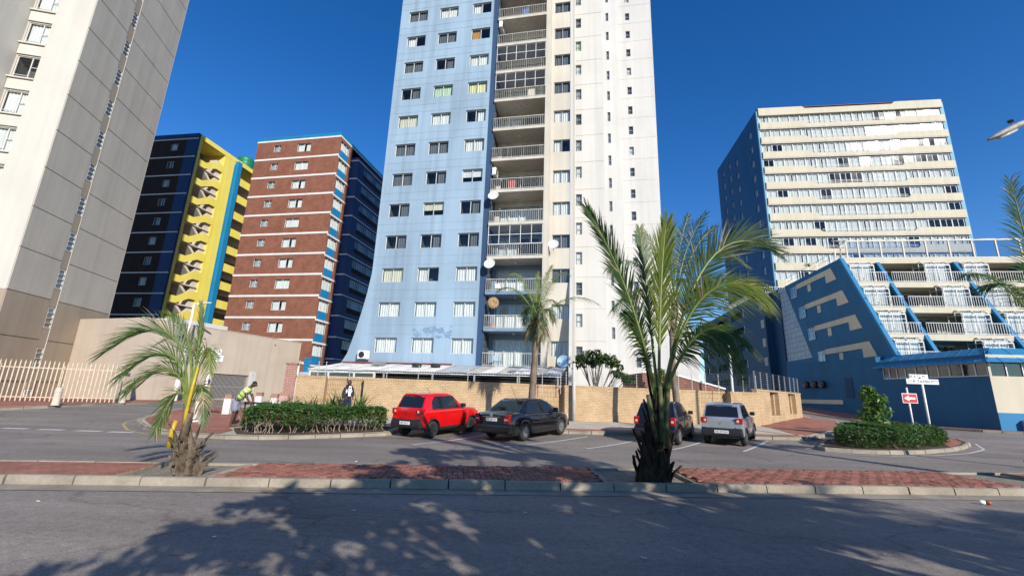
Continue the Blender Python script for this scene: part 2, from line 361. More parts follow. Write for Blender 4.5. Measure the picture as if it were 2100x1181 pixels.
# ground sheet
gx = [-900, -300, -120] + list(range(-60, 61, 2)) + [120, 300, 900]; gy = [-300, -80] + list(range(-40, 64, 1)) + [120, 400, 1200]
b = B()
for j in range(len(gy)):
    for i in range(len(gx)): b.v.append((gx[i], gy[j], G(gx[i], gy[j])))
nx = len(gx)
for j in range(len(gy) - 1):
    for i in range(nx - 1): b.f.append((j * nx + i, j * nx + i + 1, (j + 1) * nx + i + 1, (j + 1) * nx + i)); b.m.append(0)
b.build('ground', M_asph2, fix=False)['kind'] = 'structure'
yf = lambda x: 8.45 + .108 * x
yb = lambda x: 10.40 + .137 * x
yk = lambda x: 19.45 + .04 * x
sheet('road', [(-60, -12), (60, -12), (60, yf(60) - .42), (-60, yf(-60) - .42)], .004, M_asph)
sheet('gutter', [(-40, yf(-40) - .415), (40, yf(40) - .415), (40, yf(40) - .01), (-40, yf(-40) - .01)], .010, M_conc)
# median base
for (xa, xb) in ((-40, -6.85), (-4.95, 1.9), (3.68, 10.9), (12.9, 40)):
    sheet('median', [(xa, yf(xa) + .12), (xb, yf(xb) + .12), (xb, yb(xb) - .1), (xa, yb(xa) - .1)], .105, M_red if xa < -6 or xb > 12.95 else M_soil, skirt=.1)
kp = thing('kerb', None, None, kind='structure')
def kerbline(pts, h=.14, w=.15, step=1.0, parent=kp, lean=.02, mat=M_conc):
    L = []
    for a, c in zip(pts, pts[1:]):
        a = Vector((*a, 0)); c = Vector((*c, 0)); n = max(1, int(round((c - a).length / step)))
        for i in range(n): L.append((a.lerp(c, i / n), a.lerp(c, (i + 1) / n)))
    for a, c in L:
        d = (c - a).normalized(); s = Vector((-d.y, d.x, 0)); a2 = a + d * .012; c2 = c - d * .012
        ja, jb = random.uniform(-.012, .012), random.uniform(-.012, .012); hz = random.uniform(-.008, .008)
        bb = B(); P = []
        for e, jj in ((a2, ja), (c2, ja + jb * .4)):
            g = G(e.x, e.y); o = e + s * jj
            P.append([(o.x, o.y, g - .05), (o.x + s.x * lean, o.y + s.y * lean, g + h + hz - .02), (o.x + s.x * (lean + .025), o.y + s.y * (lean + .025), g + h + hz), (o.x + s.x * w, o.y + s.y * w, g + h + hz), (o.x + s.x * w, o.y + s.y * w, g - .05)])
        for k in range(5):
            k2 = (k + 1) % 5; bb.face([P[0][k], P[1][k], P[1][k2], P[0][k2]])
        bb.face(P[0]); bb.face(P[1][::-1]); bb.build('kerbstone', mat, parent)
kerbline([(-17, yf(-17)), (20, yf(20))])
kerbline([(40, yb(40)), (12.9, yb(12.9))], .12, .1); kerbline([(12.9, yb(12.9)), (-17, yb(-17))], .12, .1, 1.0)
# tree pits
for q in ([(-6.85, 7.85), (-4.92, 8.05), (-5.0, 9.62), (-6.9, 9.36)], [(1.92, 8.79), (3.66, 8.98), (3.66, 10.77), (1.92, 10.55)], [(10.95, 9.76), (12.85, 9.97), (12.85, 12.02), (10.95, 11.8)]):
    sheet('tree_pit', q, .07, M_grav)
for (p, q) in (((-6.78, 9.42), (-6.62, 7.8)), ((-5.0, 7.97), (-5.15, 9.62)), ((1.86, 10.6), (1.84, 8.8)), ((3.72, 8.95), (3.75, 10.85)), ((10.88, 11.8), (10.9, 9.75)), ((12.9, 9.98), (12.9, 12.05))):
    kerbline([p, q], .13, .09, 1.0)
# pavers, herringbone
U = .105; cand = []
ca, sa = math.cos(R_(6.9)), math.sin(R_(6.9))
def inmed(x, y): return yf(x) + .17 < y < yb(x) - .13 and ((-4.98 < x < 1.78) or (3.86 < x < 10.82))
for i in range(-60, 130):
    for j in range(-8, 60):
        d = (i - j) % 4
        if d not in (0, 3): continue
        w_, h_ = (2, 1) if d == 0 else (1, 2)
        lx, ly = (i + w_ / 2) * U - .3, (j + h_ / 2) * U + 7.9
        x, y = lx * ca - ly * sa + .9, lx * sa + ly * ca + .05
        if inmed(x, y): cand.append((math.hypot(x, y), x, y, w_, h_))
cand.sort()
pm = []
for k in range(6):
    s_ = random.uniform(.75, 1.2); pm.append(paint('paver_red', (.34 * s_, .135 * s_ * random.uniform(.9, 1.15), .10 * s_), .85, .2, .02, .22, 3, .5))
def paver_geo(b, w_, h_, off=(0, 0, 0), rot=0, m=0):
    hx, hy = w_ * U / 2 - .006, h_ * U / 2 - .006; t = .008; cr_, sr_ = math.cos(rot), math.sin(rot); n = len(b.v)
    for (x, y, z) in [(-hx, -hy, -.03), (hx, -hy, -.03), (hx, hy, -.03), (-hx, hy, -.03), (-hx, -hy, -.005), (hx, -hy, -.005), (hx, hy, -.005), (-hx, hy, -.005), (-hx + t, -hy + t, 0), (hx - t, -hy + t, 0), (hx - t, hy - t, 0), (-hx + t, hy - t, 0)]:
        b.v.append((off[0] + x * cr_ - y * sr_, off[1] + x * sr_ + y * cr_, off[2] + z))
    for a in range(4):
        c = (a + 1) % 4
        b.f += [(n + a, n + c, n + 4 + c, n + 4 + a), (n + 4 + a, n + 4 + c, n + 8 + c, n + 8 + a)]; b.m += [m, m]
    b.f.append((n + 8, n + 9, n + 10, n + 11)); b.m.append(m)
pd_ = {}
for w_, h_ in ((2, 1), (1, 2)):
    for k in range(6):
        bb = B(); paver_geo(bb, w_, h_); pd_[(w_, h_, k)] = bb.data('paver', pm[k], fix=False)
pv = thing('paving', None, None, kind='structure'); rest = B()
for q, (r, x, y, w_, h_) in enumerate(cand):
    k = random.randrange(6); z = .142 + random.uniform(-.004, .004); rt = R_(6.9) + random.uniform(-.012, .012)
    if q < 290: inst('paver', pd_[(w_, h_, k)], pv, (x, y, z), rt)
    else: paver_geo(rest, w_, h_, (x, y, z), rt, k)
rest.build('distant_pavers', pm, pv, fix=False)['kind'] = 'stuff'
# far pavement (one slab) and its overlays
pave = [(-15.07, 18.86), (-14.64, 18.2), (-13.19, 16.75), (-11.5, 15.4), (-10.2, 14.85), (-8.9, 14.62), (-7.9, 14.75), (-7.14, 15.15), (-4.5, 17.25), (-4.35, 17.6), (-4.3, yk(-4.3)), (12.5, yk(12.5)), (13.6, 20.35), (15.9, 22.3), (19.5, 26.2), (24, 33), (28, 46), (24, 48), (18, 31), (14.2, 27), (-9.5, 24), (-10, 24), (-11, 34), (-14, 42), (-17, 42), (-16.96, 26), (-16.2, 22), (-15.64, 20.12)]
sheet('pavement', pave, .125, M_pave)
kerbline([(x, y) for x, y in pave[27:] + pave[:11]], .135, .13, .9)
kerbline([(-4.3, yk(-4.3)), (12.5, yk(12.5)), (13.6, 20.35), (15.9, 22.3), (19.5, 26.2), (24, 33), (28, 46)], .145, .13, 1.0)
sheet('brick_paving', [(-14.85, 18.9), (-14.45, 18.35), (-13.05, 16.95), (-11.4, 15.62), (-10.15, 15.1), (-9.3, 15.0), (-9.6, 16.2), (-10.4, 17.2), (-8, 19), (-9.9, 21.6), (-10.2, 26), (-16.75, 26), (-16.0, 22), (-15.45, 20.2)], .140, M_red)
sheet('brick_paving', [(13.0, yk(13) + .65), (13.5, 20.7), (15.7, 22.55), (19.25, 26.45), (23.8, 33.2), (27, 45), (24.5, 46), (18.7, 30.2), (14.1, 25.5), (13.4, 22.6)], .140, M_red)
sheet('brick_strip', [(-4.1, yk(-4.1) + .16), (13.0, yk(13) + .16), (13.0, yk(13) + .62), (-4.1, yk(-4.1) + .62)], .140, M_red)
# pavement slabs: recessed joints drawn as real thin gaps between raised slabs
sl = thing('slab_paving', None, None, kind='structure')
wallY = lambda x: 23.35 + .142 * x
for i in range(-3, 14):
    xa = i * 1.0 - .4; xb = xa + .985
    for j in range(3):
        q = [];
        for (x, fr) in ((xa, j), (xb, j), (xb, j + 1), (xa, j + 1)):
            y0, y1 = yk(x) + .66, wallY(x) - .05; y = y0 + (y1 - y0) * (fr / 3) + (.008 if fr == j else -.008); q.append((x - (y - 20) * .35, y))
        z = [G(*p) + .136 + random.uniform(-.003, .003) for p in q]; bb = B()
        bb.face([(p[0], p[1], zz) for p, zz in zip(q, z)])
        for a in range(4):
            c = (a + 1) % 4; bb.face([(*q[a], z[a]), (*q[c], z[c]), (*q[c], z[c] - .03), (*q[a], z[a] - .03)])
        bb.build('paving_slab', M_pave, sl)
# planted bed soil, island right
sheet('planting_bed', [(-8.75, 15.0), (-7.95, 15.0), (-7.2, 15.35), (-4.7, 17.4), (-4.5, 19.0), (-8.6, 18.6), (-10.0, 16.9), (-9.5, 16.1)], .137, M_soil)
isl = [(11.75, 17.5), (11.8, 17.12), (12.6, 16.85), (13.4, 16.75), (14.6, 16.95), (15.75, 17.35), (17.78, 18.3), (19.2, 19.2), (20.3, 20.1), (21.0, 21.2), (21.1, 22.1), (20.3, 22.3), (18.5, 21.7), (15.5, 20.6), (13.5, 19.6)]
icx = sum(p[0] for p in isl) / len(isl); icy = sum(p[1] for p in isl) / len(isl); sheet('traffic_island', [(icx + (x - icx) * .985, icy + (y - icy) * .985) for x, y in isl], .12, M_soil)
kerbline(isl[:11], .14, .14, .75); kerbline(isl[10:] + isl[:1], .14, .14, .75)
sheet('island_brick_edge', [(17.9, 18.6), (19.15, 19.45), (20.1, 20.3), (20.7, 21.2), (20.8, 21.9), (20.0, 21.8), (19.6, 20.6), (18.6, 19.6)], .128, M_red)
# left pavement in front of the fence
lp_ = [(-60, 15.5), (-30, 18.6), (-25, 19.7), (-22.9, 20.6), (-22.25, 22.2), (-22.4, 25), (-22.7, 29), (-23.3, 35), (-24, 42), (-27, 42), (-27, 34), (-60, 34)]
sheet('pavement', lp_, .125, M_red)
kerbline(lp_[1:9], .135, .13, .9)
# right far pavement by the blue podium
rp_ = [(60, 26.2), (60, 24.5), (40, 26.4), (34.5, 28.2), (31.4, 30.2), (29.7, 33.5), (27.4, 45), (28.9, 50), (32, 50), (33.6, 30.9)]
sheet('pavement', rp_, .125, M_red)
kerbline(rp_[2:8], .135, .13, .9)
# markings
def strip(name, pts, w, mat, off=.008):
    for a, c in zip(pts, pts[1:]):
        d = (Vector(c) - Vector(a)).normalized(); s = Vector((-d.y, d.x)) * w / 2
        sheet(name, [(a[0] + s.x, a[1] + s.y), (c[0] + s.x, c[1] + s.y), (c[0] - s.x, c[1] - s.y), (a[0] - s.x, a[1] - s.y)], off, mat)
for p, q in (((-3.01, 14.84), (-.55, 18.9)), ((-.06, 15.18), (3.32, 18.95)), ((2.66, 15.43), (5.5, 18.75)), ((5.76, 16.04), (8.2, 18.95)), ((8.27, 16.19), (11.04, 19.48))): strip('bay_marking', [p, q], .10, M_paint)
for x in (-29.3, -26.8, -24.3, -21.8, -19.3, -16.91, -15.72, -14.45, -13.35): strip('lane_marking', [(x, 15.55), (x + .78, 15.62)], .30, M_paint)
strip('yellow_line', [(-16.4, 21.6), (-15.35, 18.6), (-14.85, 17.85), (-13.4, 16.35), (-11.5, 14.95), (-9.7, 14.2), (-8.4, 14.15)], .09, M_yel)
strip('white_line', [(11.35, 17.55), (11.4, 16.95), (12.4, 16.45), (13.6, 16.35), (15.8, 17.0), (18.0, 17.95), (19.8, 19.1), (21.2, 20.8)], .07, M_paint)
strip('white_line', [(11.35, 17.55), (11.9, 17.9)], .07, M_paint)
strip('white_line', [(-40, yb(-40) + .18), (-5, yb(-5) + .18)], .05, M_paint)
strip('white_line', [(4, yb(4) + .18), (30, yb(30) + .18)], .04, M_paint)
strip('yellow_mark', [(-4.6, 7.55), (-3.85, 7.86)], .04, M_yel, .016)
strip('yellow_mark', [(-3.9, 7.98), (-3.82, 7.74)], .06, M_yel, .020)
# manhole and patch
o = B().lathe([(.36, 0), (.36, .006), (0, .006)], 24).build('manhole_cover', MT['galv'], loc=(16.7, 23.4, G(16.7, 23.4) + .133)); tag(o, 'round metal manhole cover in the red paving beside the hedge island', 'manhole cover')
# ================================================================== LEFT TOWER (white front, grey panelled side)
M_lw = paint('white_tower_paint', (.545, .52, .465), .75, .04, .07, .03)
M_lg = paint('grey_tower_panel', (.47, .435, .375), .8, .05, .13, .07, .5)
M_lt = paint('tan_tower_base', (.36, .295, .225), .8, .06, .12, .07, .5)
M_lb = paint('beige_tower_recess', (.55, .48, .40), .8, .06, .2, .06)
TW = thing('grey_panel_tower', 'tall white tower at left with grey panelled side wall and slit windows', 'apartment tower', (-31.6, 26.9, 0), 11.9)
H_ = 60
b = B(); b.box(-24, -3.75, -2.0, 9.7, -.5, H_, 0)  # projecting wing further left
holes = [(-3.65, -2.25, 24.7 + 2.8 * (k - 8), 26.45 + 2.8 * (k - 8)) for k in range(0, 17)]
holes = [h for h in holes if h[2] > 0]
facade(b, -3.75, -2.15, -.5, H_, holes, .22, .1, 2)
b.face([(-2.15, 0, -.5), (-2.15, .22, -.5), (-2.15, .22, H_), (-2.15, 0, H_)], 0)
b.box(-2.15, 0, 0, 9.73, 7.05, H_, 0); b.box(-2.15, 0, 0, 9.73, -.5, 7.04, 1); b.box(-3.75, -2.2, 1.3, 9.7, -.5, H_, 0)
b.build('wall', [M_lw, M_lt, M_lb], TW)
rn = random.Random(3)
for h in holes:
    add_window(TW, h[0], h[2], h[1] - h[0], h[3] - h[2], .28, 'casement', 'frame', rnd=rn)
sl_d = B().box(-3.75, -2.1, .0, .24, 0, .10).data('sill', M_lw); sp_d = B().box(-3.72, -2.17, .12, .20, 0, .78).data('spandrel', M_lw)
for h in holes: inst('sill', sl_d, TW, (0, 0, h[2] - .12)); inst('spandrel', sp_d, TW, (0, 0, h[2] - .95))
# grey side: panels proud of the wall, slit bay between them
def side_panel(y0, y1, z0, z1, m):
    bb = B(); bb.box(0, .06, y0, y1, z0, z1); t = .01
    return bb.build('panel', m, TW, bevel=.012)
for k in range(-2, 19):
    z0, z1 = 7.05 + 2.8 * k + .03, 7.05 + 2.8 * (k + 1) - .03; m = M_lg if k >= 0 else M_lt
    side_panel(.02, 3.5, z0, z1, m); side_panel(4.17, 9.72, z0, z1, m)
b = B()
b.box(-.2, .062, 9.72, 9.76, -.5, H_, 0); b.box(.0, .075, 4.145, 4.17, -.4, H_, 0)
b.build('edge_trim', [M_lw], TW)
b = B(); b.box(-.02, .004, 3.5, 4.15, -.5, H_, 0); b.build('slit_back', [M_lt], TW)
for k in range(-2, 19):
    zz = 5.1 + 2.8 * k
    B().box(.0, .045, 3.505, 4.14, zz + 1.47, zz + 2.76).build('spandrel', M_lt, TW)
    fd, pd = window_meshes(.58, 1.42, 'louvre', 'frame'); w = inst('window', fd, TW, (.05, 3.53, zz), math.pi / 2); [inst('pane', p, w) for p in pd]
    if k % 4 == 1: inst('curtain', curtain_mesh(.58, 1.42, .04, .54, .04, 1.38, 'refl_grey'), w)
# ================================================================== GARAGE
M_gar = paint('beige_garage_render', (.52, .435, .35), .85, .06, .12, .06, .6)
GA = thing('garage_building', 'low beige rendered garage building behind the palisade fence', 'garage', (-26.5, 31.5, 0), 73)
b = B(); facade(b, 0, 15.6, -.6, 6.2, [(6.24, 9.8, .5, 2.58)], 0, .35)
b.box(0, 15.6, .9, 7.2, -.6, 6.19); b.face([(0, 0, -.6), (0, .9, -.6), (0, .9, 6.2), (0, 0, 6.2)]); b.face([(0, 0, 6.2), (15.6, 0, 6.2), (15.6, .9, 6.2), (0, .9, 6.2)]); b.face([(15.6, 0, -.6), (15.6, .9, -.6), (15.6, .9, 6.2), (15.6, 0, 6.2)])
b.build('wall', M_gar, GA)
B().box(-.03, 15.62, -.03, .12, 6.2, 6.26).build('coping', M_gar, GA)
B().box(9.85, 10.45, -.12, .1, .3, 2.95).build('gate_pillar', MT['white_wall'], GA)
text = text_mesh('4', .18, MT['black'], 'house_number'); o = inst('house_number', text, GA, (10.15, -.125, 2.6)); o.rotation_euler = (R_(90), 0, 0)
B().box(6.2, 9.85, .36, .4, .4, 2.6).build('garage_shade_panel', MT['black'], GA)  # black panel added behind the bars, stands in for the shaded inside
g = B()
for i in range(30): x = 6.3 + 3.46 * i / 29; g.box(x - .018, x + .018, .1, .135, .5, 2.56)
for z in (.52, 1.5, 2.53): g.box(6.24, 9.8, .09, .145, z, z + .05)
g.build('barred_gate', plain('grey_gate_paint', (.30, .29, .28), .5), GA, fix=False)
for x, z in ((4.9, 5.3), (12.2, 5.6), (1.5, 5.5)): B().tube([(x, 0, z), (x, -.06, z)], .05, 8).build('drain_spout', MT['black'], GA)
B().box(3.2, 7.8, 1.2, 4.0, 6.26, 6.75).build('roof_slab', MT['white_wall'], GA)
cbl = [(x, -.05, 6.35 - 1.0 * (x - 5) / 10 - .5 * math.sin((x - 5) / 10 * math.pi)) for x in [5 + i for i in range(11)]]
o = B().tube([GA.matrix_world @ Vector(p) for p in cbl], .012, 5).build('cable', MT['black']); o.parent = GA
# ================================================================== YELLOW STAIR BUILDING
M_navy = paint('shade_deepened_navy', (.012, .05, .16), .6, .12, .10, .05)  # navy deepened to carry the shade on these faces
M_dbrick = brickmat('shade_deepened_brick', (.05, .026, .022), (.035, .018, .016), (.03, .024, .022), .23, .085, .01)  # dark brick, tone lowered further to stand in for cast shade
M_yelw = paint('yellow_wall_paint', (.78, .66, .13), .7, .05, .10, .03)
M_turq = paint('turquoise_blue_paint', (.01, .20, .42), .6, .06, .08, .03)
M_band = paint('white_band_paint', (.72, .70, .68), .7, .06, .12, .05)
M_pinkw = paint('pale_stair_wall', (.62, .55, .50), .8, .06, .12, .05)
M_green = plain('green_plastic', (.01, .18, .09), .45)
YB = thing('yellow_stair_block', 'dark brick apartment block with yellow zigzag stair side', 'apartment block', (-51.4, 56.5, 0), -9)
b = B()
xs0, xe = -14, 6.62
hol = []
for k in range(-2, 10): hol.append((2.35, 3.55, 33.62 - .06 - 2.8 * (9 - k) + (0), 34.66 - 2.8 * (9 - k)))
hol = [h for h in hol if h[2] > 1]
facade(b, xs0, 4.9, 0, 35.2, hol, 0, .12, 0)
b.box(4.9, xe, -.03, .3, 0, 35.2, 1); b.box(xs0, xe, -.03, .3, 35.2, 36.1, 1)
b.box(xs0, 3.2, .95, 24, 0, 36.0, 1); b.box(xs0, 4.9, .0, .3, -.2, 0, 0)
b.build('wall', [M_dbrick, M_navy], YB)
bd = B().box(xs0, xe + .01, -.06, .02, 0, .16).data('band', M_band)
for k in range(13): inst('band', bd, YB, (0, 0, 35.2 - 2.8 * k))
rn = random.Random(5)
for h in hol: add_window(YB, h[0], h[2], h[1] - h[0], h[3] - h[2], .10, 'two', 'frame', rnd=rn)
# yellow side at x = 6.62
b = B()
b.box(3.2, xe, 4.9, 6.95, 0, 35.5, 0)              # solid bay
b.box(6.35, xe, .3, .75, 0, 35.45, 0)              # corner pier seen edge on
b.box(3.2, xe + .02, .302, 22, 35.45, 36.12, 0)     # top fascia
b.box(3.2, xe, 7.7, 8.0, 0, 35.5, 0); b.box(3.2, xe, 21.6, 22, 0, 35.5, 0)
b.box(3.0, 3.2, .3, 22, 0, 35.5, 1)
b.build('side_wall', [M_yelw, M_pinkw], YB)
zig = B().prism([(.8, 31.62), (1.9, 31.62), (3.75, 32.6), (4.9, 32.6), (4.9, 33.72), (3.75, 33.72), (1.9, 32.55), (.8, 32.55)], xe - .12, xe + .03, 'x').data('stair_parapet', M_yelw)
fl = B().prism([(1.0, 32.4), (1.5, 32.4), (4.2, 30.0), (3.7, 30.0)], 4.2, 6.3, 'x').data('stair_flight', M_pinkw)
ld = B().box(3.2, xe - .13, .8, 4.9, 31.5, 31.66).data('landing', M_pinkw)
sw = B().box(5.0, 6.3, 4.0, 4.88, 31.7, 34.2).data('stair_wall', M_pinkw)
pp = B().box(xe - .12, xe + .02, 8.0, 21.6, 32.3, 33.5).data('walkway_parapet', M_yelw); wf = B().box(3.2, xe - .13, 8.0, 21.6, 32.2, 32.35).data('walkway_floor', M_pinkw)
for k in range(12):
    o = (0, 0, -2.8 * k)
    inst('stair_parapet', zig, YB, o); inst('stair_flight', fl, YB, o); inst('stair_wall', sw, YB, o); inst('landing', ld, YB, o); inst('walkway_parapet', pp, YB, o); inst('walkway_floor', wf, YB, o)
    if k:
        pass
for k in range(11):
    o = 32.35 - 2.8 * k
    for y in (9.0, 12.5, 16): B().box(3.2, 3.24, y, y + .85, o, o + 1.95).build('doorway', MT['black'], YB)
B().box(xe, xe + .55, 6.95, 7.72, 0, 35.6).build('blue_duct', M_turq, YB)
B().tube([(xe + .08, 6.8, 0), (xe + .08, 6.8, 35)], .05, 8).build('downpipe', M_turq, YB)
o = B().lathe([(1.15, 0), (1.2, .1), (1.2, .5), (1.16, .55), (1.2, .6), (1.2, 1.1), (1.16, 1.15), (1.2, 1.2), (1.2, 1.7), (1.0, 2.0), (.3, 2.2), (0, 2.2)], 24).build('water_tank', M_green, smooth=True)
o.location = YB.matrix_world @ Vector((0, 0, 0)); a = R_(-9); lx, ly = 5.2, 10.3; o.location = (-51.4 + lx * math.cos(a) - ly * math.sin(a), 56.5 + lx * math.sin(a) + ly * math.cos(a), 36.12)
tag(o, 'round green plastic water tank on the roof edge of the yellow block', 'water tank')
# ================================================================== BRICK TOWER BLOCK
M_rbrick = brickmat('red_brown_brick', (.30, .112, .068), (.215, .075, .048), (.20, .13, .10), .23, .085, .010, var=.2)
BT = thing('brick_block', 'red brick apartment block with white bands and turquoise roof edge', 'apartment block', (-37.0, 56.4, 0), -11)
b = B(); hl = []
for k in range(0, 12):
    z = 34.75 - 2.8 * k
    if z - 1.4 < .5: break
    hl += [(2.72, 3.88, z - 1.02, z), (6.45, 8.58, z - 1.25, z)]
facade(b, 0, 13.05, 0, 35.3, hl, 0, .13)
b.face([(0, 0, 0), (0, 14, 0), (0, 14, 35.3), (0, 0, 35.3)]); b.face([(0, 14, 0), (13, 14, 0), (13, 14, 35.3), (0, 14, 35.3)]); b.face([(0, 0, 35.3), (13.05, 0, 35.3), (13.05, 14, 35.3), (0, 14, 35.3)])
b.build('wall', M_rbrick, BT)
rn = random.Random(9)
for i, h in enumerate(hl): add_window(BT, h[0], h[2], h[1] - h[0], h[3] - h[2], .10, 'two' if h[1] - h[0] > 1.5 else 'casement', 'frame', cur=('both', 'cur_white') if h[1] - h[0] > 1.5 and i % 3 else ('full', 'cur_white' if h[1] - h[0] > 1.5 else 'cur_grey'))
B().box(-.05, 13.12, -.06, 14, 35.55, 36.05).build('roof_edge', M_turq, BT); B().box(-.03, 13.10, -.05, 14, 35.3, 35.55).build('band', M_band, BT)
bd = B().box(-.02, 13.08, -.05, .02, 0, .26).data('band', M_band)
for k in range(12): inst('band', bd, BT, (0, 0, 32.45 - 2.8 * k))
# east side strip: windows over turquoise spandrels, then brick strip
b = B(); hs = []
for k in range(0, 12):
    z = 34.9 - 2.8 * k
    if z < 2: break
    hs.append((.25, 2.35, z - 1.4, z))
# local frame for the side: x' = depth
SD = B()
xs = 13.05
def sidefacade(bb, x, y0, y1, z0, z1, holes, rev=.12, m=0):
    t = B(); facade(t, y0, y1, z0, z1, holes, 0, rev, m); n = len(bb.v)
    bb.v += [(x - v[1], v[0], v[2]) for v in t.v]; bb.f += [tuple(i + n for i in f) for f in t.f]; bb.m += t.m
sidefacade(SD, xs, 0, 3.1, 0, 35.3, hs); SD.build('side_wall', M_rbrick, BT)
for h in hs: add_window(BT, xs - .09, h[2], h[1] - h[0], 1.4, h[0], 'three', 'frame', ('full', 'cur_white'), rz=math.pi / 2)
sd_ = B().box(xs - .02, xs + .03, .25, 2.0, 0, 1.05).data('spandrel', M_turq); sb_ = B().box(xs - .02, xs + .06, -.03, 3.12, 0, .24).data('band', M_band)
for h in hs: inst('spandrel', sd_, BT, (0, 0, h[2] - 1.08)); inst('band', sb_, BT, (0, 0, h[2] - 1.32 + .02))
# navy rear section
b = B(); b.box(12.2, 14.2, 3.1, 4.0, 0, 33.9); ns = [(4.6, 11.6, 32.0 - 2.8 * k, 33.15 - 2.8 * k) for k in range(11)]
sidefacade(b, 14.2, 4.0, 14.0, 0, 33.9, ns, .15); b.box(6, 14.0, 13.99, 14.05, 0, 33.9); b.face([(12, 3.1, 33.9), (14.2, 3.1, 33.9), (14.2, 14, 33.9), (12, 14, 33.9)]); b.build('rear_wall', M_navy, BT)
nb = B().box(12.1, 14.26, 3.03, 14.1, 0, .16).data('band', M_band); nbk = B().box(14.15, 14.24, 4.7, 11.5, 0, .6).data('brick_spandrel', M_dbrick)
for k in range(12): inst('band', nb, BT, (0, 0, 33.3 - 2.8 * k))
for h in ns:
    for i in range(5): add_window(BT, 14.1, h[2], 1.38, 1.13, 4.62 + 1.4 * i, 'three', 'alu', ('full', 'cur_grey') if (i + int(h[2])) % 2 else None, rz=math.pi / 2)
    inst('brick_spandrel', nbk, BT, (0, 0, h[2] - .7))
# base shop strip of brick block seen over the wall
for x_ in (8.6, 12.4): B().box(x_, x_ + .8, -.12, -.01, 1.0, 5.2).build('pilaster', M_turq, BT)
B().box(7.8, 13.6, -.3, .1, 3.1, 3.5).build('plinth', MT['white_wall'], BT)
# ================================================================== BLUE AND WHITE TOWER
def blue_wall():
    m, n, l, bs, o = newmat('powder_blue_paint')
    col = (.30, .41, .52)
    f = noise(n, l, .25, 5); r = ramp(n, tuple(c * .86 for c in col), col, .3, .62); l.new(f, r.inputs[0])
    st = noise(n, l, 1, 5, st=(1.5, 1.5, .05)); r2 = ramp(n, (.74,) * 3, (1,) * 3, .26, .58); l.new(st, r2.inputs[0]); c = mixc(n, l, 1, r.outputs[0], r2.outputs[0], 'MULTIPLY')
    # peeled patch
    tc = n.new('ShaderNodeTexCoord'); mp = n.new('ShaderNodeMapping'); mp.inputs['Location'].default_value = (-4.75, 0, -6.1); mp.inputs['Scale'].default_value = (1, 1, 1); l.new(tc.outputs['Object'], mp.inputs[0])
    sx = n.new('ShaderNodeSeparateXYZ'); l.new(mp.outputs[0], sx.inputs[0])
    def mth(op, a, b_):
        x = n.new('ShaderNodeMath'); x.operation = op
        for i, v in enumerate((a, b_)):
            if v is None: continue
            if hasattr(v, 'is_linked'): l.new(v, x.inputs[i])
            else: x.inputs[i].default_value = v
        return x.outputs[0]
    ax = mth('DIVIDE', mth('ABSOLUTE', sx.outputs[0], None), 1.95); az = mth('DIVIDE', mth('ABSOLUTE', sx.outputs[2], None), .62)
    d = mth('MAXIMUM', ax, az); fall = mth('SUBTRACT', 1.0, mth('POWER', d, 6.0))
    nz = noise(n, l, 2.1, 5, st=(1, 1, 1.1), rough=.6); v = mth('ADD', nz, mth('MULTIPLY', mth('SUBTRACT', mth('MINIMUM', mth('MAXIMUM', fall, 0.), 1.), 1.0), .5))
    rp = ramp(n, (0, 0, 0), (1, 1, 1), .455, .475); l.new(v, rp.inputs[0]); c = mixc(n, l, rp.outputs[0], c, (.17, .27, .40))
    l.new(c, bs.inputs['Base Color']); bs.inputs['Roughness'].default_value = .75; bs.inputs['Specular IOR Level'].default_value = .3
    bump(n, l, bs, noise(n, l, 30, 3), .15, .006); return m
M_blue = blue_wall(); M_navy2 = paint('slate_blue_recess', (.035, .075, .15), .7, .08, .12, .05); M_bluerec = paint('grey_blue_balcony_paint', (.20, .28, .38), .75, .08, .15, .05)
M_bal = paint('balcony_wall_paint', (.56, .52, .46), .75, .08, .18, .05)
AT = thing('blue_white_tower', 'tall light blue and white apartment tower with flared base and stacked balconies', 'apartment tower', (-10.63, 34.35, 0), -11)
ZT = 48.1
NW = 15
b = B(); hb = [(x, x + w, 4.52 + 2.803 * k, 5.68 + 2.803 * k) for k in range(NW) for x, w in ((.05, 1.85), (3.1, 1.8), (6.28, 1.75))]
facade(b, -.78, 8.25, 0, ZT, hb, 0, .17); b.box(-.78, 8.25, 1.3, 14, 0, ZT); b.face([(-.78, 0, 15), (-.78, 1.3, 15), (-.78, 1.3, ZT), (-.78, 0, ZT)]); b.face([(8.25, 0, 0), (8.25, 1.3, 0), (8.25, 1.3, ZT), (8.25, 0, ZT)]); b.face([(-.78, 0, ZT), (8.25, 0, ZT), (8.25, 1.3, ZT), (-.78, 1.3, ZT)])
b.build('blue_wall', M_blue, AT)
flc = [(-.78, 15.2), (-.70, 14.0), (-.72, 12.2), (-.82, 10.9), (-1.03, 9.31), (-1.27, 8.03), (-1.57, 6.63), (-1.89, 5.38), (-2.19, 4.35), (-2.62, 3.62), (-3.3, 3.0), (-4.4, 2.72), (-6.6, 2.72), (-6.6, 0), (-.78, 0)]
b = B(); b.prism(flc, 0.002, .9); b.build('flared_wing', M_blue, AT)
gl_ = B().box(-.78, 8.25, -.012, .004, 0, .05).data('ledge', M_blue)
for k in range(NW):
    for dz in (.28, .98): inst('ledge', gl_, AT, (0, 0, 5.68 + 2.803 * k + dz))
rn = random.Random(21)
